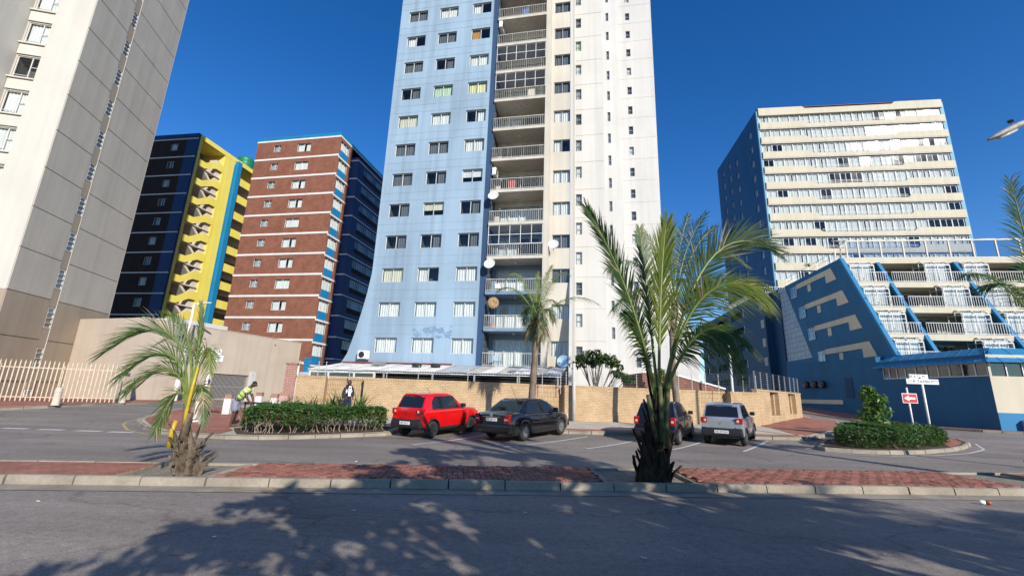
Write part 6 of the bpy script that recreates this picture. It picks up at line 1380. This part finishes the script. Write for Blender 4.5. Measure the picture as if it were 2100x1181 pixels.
t = thing('palm_tree', 'tall palm behind the camera at right casting streaked frond shadows', 'palm tree', (13.2, -4.4, 0)); B().tube([(0, 0, 0), (.1, 0, 3), (0, 0, 5.6)], [.2, .16, .14], 10).build('trunk', M_bark, t, smooth=True)
for i in range(15):
    a = i * 2.4; rr = rb.uniform(2.0, 2.8); e = rb.uniform(-.6, 1.6); frond(t, (0, 0, 5.5), (rr * .55 * math.cos(a), rr * .55 * math.sin(a), 5.5 + 1.0 + e * .6), (rr * math.cos(a), rr * math.sin(a), 5.5 + e), rb, M_pg, .65, 40, .5, .15, None, .045, r0=.04)
t = thing('palm_tree', 'another palm behind the camera between the leafy trees', 'palm tree', (10.4, -3.0, 0)); B().tube([(0, 0, 0), (.1, 0, 3), (0, 0, 4.6)], [.2, .16, .14], 10).build('trunk', M_bark, t, smooth=True)
for i in range(13):
    a = i * 2.4 + .5; rr = rb.uniform(2.0, 2.7); e = rb.uniform(-.6, 1.4); frond(t, (0, 0, 4.5), (rr * .55 * math.cos(a), rr * .55 * math.sin(a), 4.5 + 1.0 + e * .6), (rr * math.cos(a), rr * math.sin(a), 4.5 + e), rb, M_pg, .65, 36, .5, .15, None, .045, r0=.04)
# ================================================================== HEDGES
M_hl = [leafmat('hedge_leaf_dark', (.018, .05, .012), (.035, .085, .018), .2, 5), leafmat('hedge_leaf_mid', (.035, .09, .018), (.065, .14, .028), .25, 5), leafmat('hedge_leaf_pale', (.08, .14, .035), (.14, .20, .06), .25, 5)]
M_twig = plain('pale_hedge_stem', (.30, .235, .17), .9, var=.25)
def inside(p, poly):
    c = False; j = len(poly) - 1
    for i in range(len(poly)):
        if (poly[i][1] > p[1]) != (poly[j][1] > p[1]) and p[0] < (poly[j][0] - poly[i][0]) * (p[1] - poly[i][1]) / (poly[j][1] - poly[i][1]) + poly[i][0]: c = not c
        j = i
    return c
def edged(p, poly):
    m = 9
    for a, c in zip(poly, poly[1:] + poly[:1]):
        a, c, q = Vector(a), Vector(c), Vector(p); d = c - a; tt = max(0, min(1, (q - a).dot(d) / d.length_squared)); m = min(m, (a + d * tt - q).length)
    return m
def hedge(label, poly, h, zlow, n, rnd, off=.14, size=.05, stems=60, bumpy=.08):
    cx = sum(p[0] for p in poly) / len(poly); cy = sum(p[1] for p in poly) / len(poly); t = thing('hedge', label, 'hedge', (cx, cy, G(cx, cy) + off)); b = B(); xs, ys = [p[0] for p in poly], [p[1] for p in poly]; k = 0
    ph = [rnd.uniform(0, 6) for _ in range(4)]
    while k < n:
        x, y = rnd.uniform(min(xs), max(xs)), rnd.uniform(min(ys), max(ys))
        if not inside((x, y), poly): continue
        e = edged((x, y), poly); top = h + bumpy * (math.sin(x * 2.1 + ph[0]) + math.sin(y * 2.7 + ph[1]) + .6 * math.sin(x * 5.3 + y * 4 + ph[2])) * .5
        top -= max(0, .18 - e) ** 2 * 5
        if e > .3 and rnd.random() < .55: z = top - abs(rnd.gauss(0, .06))
        elif e > .3: continue
        else: z = top - (top - zlow - .1 * math.sin(x * 3 + ph[3])) * rnd.random() ** 1.25
        if rnd.random() < .02: z += rnd.uniform(.03, .16)
        n_ = Vector((rnd.gauss(0, .6), rnd.gauss(0, .6) - .2, 1)).normalized(); a = n_.cross(Vector((rnd.gauss(0, 1), rnd.gauss(0, 1), .2))).normalized(); u = n_.cross(a); s = size * rnd.uniform(.6, 1.3); p = Vector((x - cx, y - cy, z)) + Vector((rnd.gauss(0, .02), rnd.gauss(0, .02), 0))
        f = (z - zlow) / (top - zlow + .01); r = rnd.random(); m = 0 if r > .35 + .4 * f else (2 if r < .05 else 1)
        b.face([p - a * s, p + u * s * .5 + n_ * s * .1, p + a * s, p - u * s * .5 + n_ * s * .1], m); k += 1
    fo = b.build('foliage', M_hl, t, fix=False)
    b = B()
    for i in range(stems):
        while True:
            x, y = rnd.uniform(min(xs), max(xs)), rnd.uniform(min(ys), max(ys))
            if inside((x, y), poly) and edged((x, y), poly) < .55: break
        x -= cx; y -= cy; p = Vector((x, y, -.03)); q = p + Vector((rnd.uniform(-.12, .12), rnd.uniform(-.12, .12), zlow * .7 + .05)); b.tube([p, p.lerp(q, .5) + Vector((rnd.uniform(-.04, .04), 0, 0)), q], [.016, .013, .01], 5)
        for j in range(3): b.tube([q, q + Vector((rnd.uniform(-.2, .2), rnd.uniform(-.2, .2), rnd.uniform(.12, .35)))], [.009, .005], 4)
    b.build('stems', M_twig, t, fix=False)['kind'] = 'stuff'; fo['kind'] = 'stuff'; return t
rh = random.Random(2)
hedge('long dark green hedge with bare lower stems left of the red car', [(-9.2, 15.9), (-8.5, 15.25), (-7.6, 15.35), (-4.75, 17.65), (-4.9, 18.7), (-6.2, 19.0), (-8.6, 18.3), (-9.6, 16.9)], .86, .28, 15000, rh, .13, .055, 110)
hedge('rounded green hedge on the curved traffic island at right', [(12.75, 17.9), (13.3, 17.2), (14.6, 17.25), (15.9, 17.8), (17.6, 18.7), (18.9, 19.6), (19.4, 20.5), (18.6, 21.2), (16, 20.3), (13.8, 19.2)], .74, .04, 13000, rh, .10, .06, 20, .1)
# scrubby plants behind the left hedge
def tuft(label, x, y, n, L, rnd, mats, name='spiky_plant', cat='plant', w=.05, z=None, group=None, up=.6):
    t = thing(name, label, cat, (x, y, G(x, y) + .12 if z is None else z), 0, group)
    for i in range(n):
        a = rnd.uniform(0, 6.28); el = rnd.uniform(.35, 1.35); l_ = L * rnd.uniform(.6, 1.1); d = Vector((math.cos(a) * math.cos(el), math.sin(a) * math.cos(el), math.sin(el))); s = Vector((-math.sin(a), math.cos(a), 0)); b = B(); prev = None
        base = Vector((rnd.uniform(-.3, .3), rnd.uniform(-.15, .15), rnd.uniform(0, .45) * up))
        for k in range(5):
            f = k / 4; c = base + d * (l_ * f) + Vector((0, 0, -.25 * l_ * f * f)); ww = w * (1 - f * .9); row = (c + s * ww, c - s * ww)
            if prev: b.face([prev[0], prev[1], row[1], row[0]])
            prev = row
        b.build('leaf', mats[rnd.randrange(len(mats))], t, fix=False)
    return t
M_al = [leafmat('strap_leaf_green', (.06, .13, .03), (.14, .22, .07), .25, 4), leafmat('strap_leaf_pale', (.17, .22, .08), (.30, .34, .16), .25, 4)]
tuft('clump of pale green strap leaves against the soldier brick bay behind the man', -8.2, 21.75, 70, 1.15, rh, M_al, 'strap_leaf_plant', w=.055, up=1.5)
tuft('second clump of strap leaves right of the man in the brick bay', -7.15, 21.95, 44, 1.1, rh, M_al, 'strap_leaf_plant', w=.055, up=1.3)
for i, (x, y) in enumerate(((-9.9, 19.2), (-9.2, 19.6), (-8.6, 19.9), (-8.0, 19.6), (-9.6, 20.3))): tuft(('scrubby grey green plant at the left end behind the hedge', 'scrubby plant behind the middle of the left hedge part', 'tall scrubby plant before the brick pillar section', 'scrubby plant nearest the strap leaf clump', 'scrubby plant close to the reddish pillar')[i], x, y, 40, .75, rh, [M_hl[1], M_hl[2], M_dry], 'scrub_plant', w=.035, up=1.6)
tuft('small palm in a white pot on the blue end wall terrace', 34.6, 49.2, 22, .8, rh, [M_al[0], M_al[1]], 'potted_palm', w=.06, z=17.4)
# ================================================================== SHRUBS
def shrub(label, x, y, z0, blobs, rnd, n, size, mats, name='leafy_shrub', stems=14, twig=None):
    t = thing(name, label, 'shrub', (x, y, z0)); b = B()
    for bi, (dx, dy, dz, r) in enumerate(blobs):
        if bi % 3 and len(blobs) > 12: continue
        k = rnd.uniform(-.1, .1); b.tube([(k, 0, 0), (dx * .4, dy * .4, dz * .55), (dx, dy, dz - r * .2)], [.05, .035, .015], 6)
        for j in range(3): b.tube([(dx * .4, dy * .4, dz * .55), (dx + rnd.uniform(-r, r), dy + rnd.uniform(-r, r), dz + rnd.uniform(-.3, .3) * r)], [.025, .008], 5)
    b.build('stems', twig or M_wood, t, fix=False)['kind'] = 'stuff'; bs_ = [B() for _ in mats]; b = B()
    for (dx, dy, dz, r) in blobs:
        for i in range(n):
            v = Vector((rnd.gauss(0, 1), rnd.gauss(0, 1), rnd.gauss(0, 1))).normalized() * rnd.uniform(.6, 1.05); p = Vector((dx + v.x * r, dy + v.y * r, dz + v.z * r * .75)); nn = (v + Vector((rnd.gauss(0, .5), rnd.gauss(0, .5), .5 + rnd.gauss(0, .4)))).normalized(); a = nn.cross(Vector((rnd.gauss(0, 1), rnd.gauss(0, 1), .1))).normalized(); u = nn.cross(a); s = size * rnd.uniform(.7, 1.25); m = rnd.randrange(len(mats)) if rnd.random() < .5 else 0
            tip = p + a * s * 1.2 - nn * s * .35; b.face([p - a * s, p - a * s * .2 + u * s * .5, tip, p - a * s * .2 - u * s * .5], m)
    b.build('foliage', mats, t, fix=False)['kind'] = 'stuff'; return t
M_sh = [leafmat('glossy_shrub_leaf', (.022, .05, .016), (.045, .09, .025), .2, 4, .3), leafmat('shrub_leaf_light', (.06, .12, .03), (.10, .17, .04), .3, 4, .3), leafmat('shrub_leaf_yellow', (.20, .20, .03), (.30, .26, .05), .3, 4, .35)]
bl_ = []
for i in range(22):
    a = i * 2.4; r = 1.55 * math.sqrt((i + .5) / 22); bl_.append((r * math.cos(a) * .95, r * math.sin(a) * .6, 3.15 + .65 * (1 - (r / 1.6) ** 2) + rh.uniform(-.25, .15), .34))
for i in range(6): bl_.append((1.0 + .2 * i, -.3, 2.75 - .08 * i + rh.uniform(-.1, .1), .3))
shrub('spreading dark leaved shrub with bare branches showing above the brick wall', 5.25, 27.0, .4, bl_, rh, 42, .13, [M_sh[0], M_sh[0], M_sh[1], M_sh[2]])
shrub('small yellow green bush behind the wall next to the palm trunk', 9.3, 27.6, .5, [(0, 0, 2.1, .4), (.3, 0, 2.5, .35), (.1, 0, 2.9, .28), (.5, 0, 2.1, .35)], rh, 90, .09, [M_sh[1], M_sh[2]])
shrub('upright bush of large glossy green leaves on the hedge island', 16.15, 20.0, .2, [(0, 0, .8, .5), (-.2, 0, 1.15, .5), (.25, 0, 1.2, .5), (0, 0, 1.55, .48), (-.15, 0, 1.9, .42), (.15, -.1, 1.8, .4), (-.1, 0, 2.2, .28)], rh, 85, .12, [leafmat('large_glossy_leaf', (.05, .12, .02), (.10, .20, .04), .3, 4, .22), leafmat('variegated_leaf', (.14, .24, .05), (.26, .34, .10), .3, 4, .25)])
# ================================================================== PEOPLE
M_eye = plain('eye_white', (.30, .27, .24), .3)
M_skin = plain('brown_skin', (.075, .036, .022), .5, var=.12)
def skin_mesh(name, verts, edges, mat, parent, sub=2):
    me = bpy.data.meshes.new(name); me.from_pydata([v[:3] for v in verts], edges, []); o = bpy.data.objects.new(name, me); COL.objects.link(o)
    sm_ = o.modifiers.new('s', 'SKIN'); sm_.use_smooth_shade = True; lay = me.skin_vertices[0] if me.skin_vertices else None
    for i, v in enumerate(verts): r = v[3]; ry = v[4] if len(v) > 4 else r; me.skin_vertices[0].data[i].radius = (r, ry); me.skin_vertices[0].data[i].use_root = (i == 0)
    ss_ = o.modifiers.new('u', 'SUBSURF'); ss_.levels = sub; ss_.render_levels = sub
    dg = bpy.context.evaluated_depsgraph_get(); m2 = bpy.data.meshes.new_from_object(o.evaluated_get(dg)); bpy.data.objects.remove(o); m2.name = name; m2.materials.clear(); m2.materials.append(mat)
    for p in m2.polygons: p.use_smooth = True
    return inst(name, m2, parent)
def lerp3(a, b_, t): return tuple(a[i] + (b_[i] - a[i]) * t for i in range(3))
def person(label, pos, az, J, cl, scale=1.0):
    """J: joints in metres, x forward, y left, z up"""
    t = thing('person', label, 'person', pos, az); t.scale = (scale,) * 3
    V = []; E = []; idx = {}
    def add(k, p, r, ry=None): idx[k] = len(V); V.append((*p, r, ry or r)); return idx[k]
    def link(a, b_): E.append((idx[a], idx[b_]))
    hip, chest, neck, head = J['hip'], J['chest'], J['neck'], J['head']
    add('hip', hip, .13, .105); add('waist', lerp3(hip, chest, .45), .115, .095); add('chest', chest, .145, .11); add('nb', lerp3(chest, neck, .75), .085, .07); add('neck', neck, .055)
    hd = (Vector(head) - Vector(neck)).normalized()
    add('h0', lerp3(neck, head, .45), .078, .082); add('h1', head, .092, .10); add('h2', tuple(Vector(head) + hd * .085), .062, .07)
    for a, b_ in (('hip', 'waist'), ('waist', 'chest'), ('chest', 'nb'), ('nb', 'neck'), ('neck', 'h0'), ('h0', 'h1'), ('h1', 'h2')): link(a, b_)
    for s_ in ('l', 'r'):
        sh, el, wr = J['sh' + s_], J['el' + s_], J['wr' + s_]; hp, kn, an, to = J['hp' + s_], J['kn' + s_], J['an' + s_], J['to' + s_]
        add('sh' + s_, sh, .062); add('ua' + s_, lerp3(sh, el, .5), .052); add('el' + s_, el, .043); add('fa' + s_, lerp3(el, wr, .4), .042); add('wr' + s_, wr, .028)
        for a, b_ in (('chest', 'sh' + s_), ('sh' + s_, 'ua' + s_), ('ua' + s_, 'el' + s_), ('el' + s_, 'fa' + s_), ('fa' + s_, 'wr' + s_)): link(a, b_)
        d = (Vector(wr) - Vector(el)).normalized(); pl = Vector(wr) + d * .07; add('pm' + s_, tuple(pl), .036, .02); link('wr' + s_, 'pm' + s_)
        sd_ = d.cross(Vector((1, 0, .3))).normalized() if abs(d.x) < .8 else d.cross(Vector((0, 1, 0))).normalized()
        for q in range(4):
            o_ = sd_ * (q - 1.5) * .019; l_ = (.065, .075, .072, .055)[q]; a_ = add('f%d' % q + s_, tuple(pl + d * .035 + o_), .009); b2 = add('g%d' % q + s_, tuple(pl + d * (.035 + l_ * .6) + o_ * 1.1 + Vector((.006, 0, -.004))), .0085); c2 = add('k%d' % q + s_, tuple(pl + d * (.035 + l_) + o_ * 1.1 + Vector((.02, 0, -.008))), .007)
            link('pm' + s_, 'f%d' % q + s_); link('f%d' % q + s_, 'g%d' % q + s_); link('g%d' % q + s_, 'k%d' % q + s_)
        th = tuple(Vector(wr) + d * .03 + Vector((.035, 0, 0))); add('t0' + s_, th, .011); add('t1' + s_, tuple(Vector(th) + d * .04 + Vector((.012, 0, 0))), .009); link('wr' + s_, 't0' + s_); link('t0' + s_, 't1' + s_)
        add('hp' + s_, hp, .092); add('th' + s_, lerp3(hp, kn, .5), .078); add('kn' + s_, kn, .055); add('ca' + s_, lerp3(kn, an, .35), .056); add('an' + s_, an, .036)
        add('he' + s_, (an[0] - .02, an[1], max(.035, an[2] - .05)), .036); add('to' + s_, to, .034, .024)
        for a, b_ in (('hip', 'hp' + s_), ('hp' + s_, 'th' + s_), ('th' + s_, 'kn' + s_), ('kn' + s_, 'ca' + s_), ('ca' + s_, 'an' + s_), ('an' + s_, 'he' + s_), ('he' + s_, 'to' + s_)): link(a, b_)
    skin_mesh('body', V, E, M_skin, t)
    # face
    f = Vector(J.get('face', (1, 0, 0))).normalized(); sd2 = Vector((0, 0, 1)).cross(f).normalized(); up = f.cross(sd2) if f.cross(sd2).z > 0 else -f.cross(sd2); hc = Vector(head)
    b = B(); b.tube([hc + f * .085 + up * .02, hc + f * .112 - up * .02, hc + f * .092 - up * .028], [.008, .018, .012], 6); b.build('nose', M_skin, t, smooth=True)
    for s_ in (1, -1):
        b = B().lathe([(0, -.007), (.006, -.004), (.007, 0), (.006, .004), (0, .007)], 8); o = b.build('eye', M_eye, t, smooth=True); o.location = hc + f * .086 + sd2 * (.030 * s_) + up * .012
        b = B().tube([hc + sd2 * (.088 * s_) + up * .03, hc + sd2 * (.1 * s_), hc + sd2 * (.088 * s_) - up * .03], [.01, .016, .008], 6); b.build('ear', M_skin, t, smooth=True)
    b = B().tube([hc + f * .086 - up * .048 + sd2 * .025, hc + f * .092 - up * .05, hc + f * .086 - up * .048 - sd2 * .025], [.005, .008, .005], 6); b.build('mouth', plain('dark_lips', (.09, .03, .025), .5), t, smooth=True)
    # hair: close cropped cap
    b = B(); n1, n2 = 5, 12
    for i in range(n1 + 1):
        a = i / n1 * 1.5
        for j in range(n2):
            an = 2 * math.pi * j / n2; dv = up * math.cos(a) + (f * math.cos(an) + sd2 * math.sin(an)) * math.sin(a); dv = dv - f * .12 * math.sin(a); b.v.append(tuple(hc + up * .022 - f * .012 + dv * .090))
    for i in range(n1):
        for j in range(n2): j2 = (j + 1) % n2; b.f.append((i * n2 + j, i * n2 + j2, (i + 1) * n2 + j2, (i + 1) * n2 + j)); b.m.append(0)
    b.build('hair', plain('black_cropped_hair', (.012, .010, .009), .9), t, smooth=True)
    for nm, mat, vs2, es2 in cl(J): skin_mesh(nm, vs2, es2, mat, t)
    return t
def chain(*v): return list(v), [(i, i + 1) for i in range(len(v) - 1)]
def torso_cloth(J, g, sleeves=None, low=None, hem=.0, gs=.014):
    hip, chest, neck = J['hip'], J['chest'], J['neck']; lowp = low or hip
    vs2 = [(*lowp, .14 + g, .115 + g), (*lerp3(hip, chest, .45), .125 + g, .105 + g), (*chest, .155 + g, .118 + g), (*lerp3(chest, neck, .6), .09 + g, .075 + g)]; es2 = [(0, 1), (1, 2), (2, 3)]
    for s_ in ('l', 'r'):
        i = len(vs2); sh = J['sh' + s_]; vs2.append((*sh, .075 + g)); es2.append((2, i)); es2.append((3, i)) if gs > .02 else None; 
        if sleeves:
            prev = i
            path = [lerp3(J['sh' + s_], J['el' + s_], f) for f in (.5, 1)] if sleeves > 0 else []
            if sleeves > 1: path += [lerp3(J['el' + s_], J['wr' + s_], f) for f in (.5, .92)]
            if sleeves < 1: path = [lerp3(J['sh' + s_], J['el' + s_], .55)]
            for q, p in enumerate(path): vs2.append((*p, max(.044, .06 - .005 * q) + gs * .6)); es2.append((prev, len(vs2) - 1)); prev = len(vs2) - 1
    return vs2, es2
def legs_cloth(J, upto, g, flare=0.0):
    hip = J['hip']; vs2 = [(*lerp3(hip, J['chest'], .12), .14 + g, .115 + g)]; es2 = []
    vs2.append((*hip, .15 + g, .12 + g)); es2.append((0, 1))
    for s_ in ('l', 'r'):
        pts = [(J['hp' + s_], .105), (lerp3(J['hp' + s_], J['kn' + s_], .5), .09 + flare)]
        if upto <= 1: pts.append((lerp3(J['hp' + s_], J['kn' + s_], upto), .08 + flare * 1.6))
        else: pts += [(J['kn' + s_], .072), (lerp3(J['kn' + s_], J['an' + s_], .5), .066), (lerp3(J['kn' + s_], J['an' + s_], .95), .06)]
        prev = 1
        for p, r in pts: vs2.append((*p, r + g)); es2.append((prev, len(vs2) - 1)); prev = len(vs2) - 1
    return vs2, es2
def shoes(J, s_, r=.046):
    an, to = J['an' + s_], J['to' + s_]; return [(an[0] - .03, an[1], .05, r), (an[0] + .06, an[1], .05, r), (to[0], to[1], .042, r * .85, r * .7)], [(0, 1), (1, 2)]
# worker bending over to the right (faces +x of his own frame)
JW = dict(hip=(-.02, 0, .93), chest=(.27, 0, 1.28), neck=(.40, 0, 1.44), head=(.50, 0, 1.52), face=(.9, 0, -.35), shl=(.30, .19, 1.30), shr=(.30, -.19, 1.30), ell=(.42, .22, 1.04), elr=(.40, -.23, 1.04), wrl=(.48, .17, .86), wrr=(.50, -.18, .86),
    hpl=(-.03, .10, .88), hpr=(-.03, -.10, .88), knl=(.0, .12, .48), knr=(.02, -.11, .48), anl=(-.08, .13, .085), anr=(-.04, -.12, .085), tol=(.08, .14, .04), tor=(.12, -.13, .04))
M_vest = plain('lime_safety_vest', (.50, .72, .12), .7, var=.08, scale=14); M_strip = plain('grey_reflective_strip', (.16, .18, .15), .5); M_shirt = plain('cream_checked_shirt', (.62, .55, .42), .85, var=.2, scale=40)
def checkmat(name, c1, c2):
    m, n, l, bs, o = newmat(name); tc = n.new('ShaderNodeTexCoord'); mp = n.new('ShaderNodeMapping'); mp.inputs['Scale'].default_value = (22, 22, 22); l.new(tc.outputs['Object'], mp.inputs[0]); ck = n.new('ShaderNodeTexChecker'); ck.inputs['Scale'].default_value = 1; ck.inputs['Color1'].default_value = (*c1, 1); ck.inputs['Color2'].default_value = (*c2, 1); l.new(mp.outputs[0], ck.inputs[0]); l.new(ck.outputs[0], bs.inputs['Base Color']); bs.inputs['Roughness'].default_value = .9; return m
M_short = checkmat('grey_checked_shorts', (.16, .17, .22), (.24, .25, .30))
def clw(J):
    v1, e1 = torso_cloth(J, .012, .5, lerp3(J['hip'], J['chest'], .02)); v2, e2 = torso_cloth(J, .026, None, lerp3(J['hip'], J['chest'], .2)); v3, e3 = legs_cloth(J, .95, .014, .02)
    out = [('shirt', M_shirt, v1, e1), ('vest', M_vest, v2, e2), ('shorts', M_short, v3, e3)]
    for s_ in ('l', 'r'): v, e = shoes(J, s_, .043); out.append(('shoe', plain('brown_shoe', (.12, .06, .04), .6) if s_ == 'l' else bpy.data.materials['brown_shoe'], v, e))
    return out
tW = person('man in a lime safety vest and grey shorts bending forward beside the hedge', (-10.28, 17.3, G(-10.3, 17.3) + .135), 8, JW, clw, 1.03)
ax = (Vector(JW['chest']) - Vector(JW['hip'])).normalized()
for f in (.28, .55):
    c = Vector(lerp3(JW['hip'], JW['chest'], f)); s1 = Vector((0, 1, 0)); s2 = ax.cross(s1); b = B(); n_ = 20; rows = []
    for k in (-.02, .02): rows.append([tuple(c + ax * k + s1 * (math.cos(2 * math.pi * j / n_) * .172) + s2 * (math.sin(2 * math.pi * j / n_) * .152)) for j in range(n_)])
    for j in range(n_): b.face([rows[0][j], rows[0][(j + 1) % n_], rows[1][(j + 1) % n_], rows[1][j]])
    b.build('reflective_strip', M_strip, tW, smooth=True)
# man in a dark suit walking past the wall
JM = dict(hip=(0, 0, .93), chest=(0, 0, 1.30), neck=(.0, 0, 1.48), head=(.02, 0, 1.62), face=(.8, .0, 0), shl=(0, .17, 1.39), shr=(0, -.17, 1.39), ell=(-.02, .215, 1.11), elr=(-.04, -.22, 1.11), wrl=(.10, .19, .97), wrr=(.02, -.23, .85),
    hpl=(0, .095, .90), hpr=(0, -.095, .90), knl=(.06, .10, .48), knr=(-.02, -.10, .48), anl=(.06, .10, .085), anr=(-.10, -.10, .085), tol=(.22, .11, .04), tor=(.05, -.11, .04))
M_suit = plain('dark_navy_suit', (.012, .014, .028), .8, var=.15); M_trou = plain('navy_trousers', (.008, .012, .045), .85); M_wsh = plain('white_shirt', (.75, .75, .76), .8)
def clm(J):
    v1, e1 = torso_cloth(J, .010, None, lerp3(J['hip'], J['chest'], .02)); v2, e2 = torso_cloth(J, .034, 2, (J['hip'][0], J['hip'][1], J['hip'][2] - .12), gs=.026); v3, e3 = legs_cloth(J, 2, .012)
    out = [('shirt', M_wsh, v1, e1), ('jacket', M_suit, v2, e2), ('trousers', M_trou, v3, e3)]
    for s_ in ('l', 'r'): v, e = shoes(J, s_); out.append(('shoe', MT['black'], v, e))
    return out
tM = person('man in a dark suit and open white shirt standing before the brick bay', (-7.42, 21.0, G(-7.4, 21) + .135), -50, JM, clm, 1.0)
B().prism([(-.045, 1.46), (.045, 1.46), (.075, 1.34), (.05, 1.0), (-.05, 1.0), (-.075, 1.34)], .138, .152, 'x').build('shirt_front', M_wsh, tM)
# person in white with blue cap behind the sign post
JP = dict(hip=(0, 0, .90), chest=(.05, 0, 1.26), neck=(.12, 0, 1.43), head=(.17, 0, 1.55), face=(.85, 0, -.3), shl=(.05, .18, 1.34), shr=(.05, -.18, 1.34), ell=(.12, .23, 1.07), elr=(.10, -.23, 1.07), wrl=(.26, .17, .95), wrr=(.20, -.2, .87),
    hpl=(0, .09, .87), hpr=(0, -.09, .87), knl=(.05, .10, .47), knr=(.01, -.10, .47), anl=(0, .10, .085), anr=(-.06, -.10, .085), tol=(.15, .11, .04), tor=(.09, -.11, .04))
M_wcl = plain('white_cotton_clothes', (.72, .71, .69), .85, var=.08, scale=10); M_cap = plain('blue_cap', (.03, .08, .42), .7)
def clp(J):
    v2, e2 = torso_cloth(J, .02, 1, (J['hip'][0], J['hip'][1], J['hip'][2] - .12)); v3, e3 = legs_cloth(J, 2, .012); out = [('shirt', M_wcl, v2, e2), ('trousers', M_wcl, v3, e3)]
    for s_ in ('l', 'r'): v, e = shoes(J, s_); out.append(('shoe', M_sw, v, e))
    return out
tP = person('person in white clothes and a blue cap behind the left palm fronds', (-12.32, 18.15, G(-12.3, 18.1) + .135), 30, JP, clp, 1.0)
hc = Vector(JP['head']); b = B().lathe([(.102, 0), (.104, .03), (.09, .075), (.05, .105), (0, .112)], 16); o = b.build('cap', M_cap, tP, smooth=True); o.location = hc + Vector((-.005, 0, .02)); B().prism([(.06, -.07), (.17, -.055), (.2, 0), (.17, .055), (.06, .07)], .0, .012, 'z').build('cap_peak', M_cap, tP, loc=hc + Vector((0, 0, .02)))
# ================================================================== PIGEON ON THE LAMP
pc = p0 + dd * .36 + Vector((17.4, 12.2, .1 + .13)); t = thing('pigeon', 'dark pigeon perched on the grey lamp head', 'bird', pc, 35)
M_pgn = plain('slate_feathers', (.035, .042, .06), .6, var=.3, scale=20)
skin_mesh('body', [(0, 0, .10, .065, .06), (-.09, 0, .085, .05), (-.20, 0, .06, .028, .012), (-.29, 0, .04, .022, .006), (.06, 0, .13, .055), (.10, 0, .18, .034), (.12, 0, .215, .032), (.145, 0, .212, .014), (.165, 0, .207, .005)], [(0, 1), (1, 2), (2, 3), (0, 4), (4, 5), (5, 6), (6, 7), (7, 8)], M_pgn, t)
for s_ in (1, -1):
    B().prism([(.07, .13), (-.02, .15), (-.16, .09), (-.24, .055), (-.12, .06), (.03, .07)], s_ * .05, s_ * .068).build('wing', M_pgn, t); B().tube([(.0, s_ * .025, .06), (.01, s_ * .03, -.01), (.04, s_ * .03, -.02)], .007, 5).build('leg', plain('pink_leg', (.35, .12, .1), .6) if s_ > 0 else bpy.data.materials['pink_leg'], t)
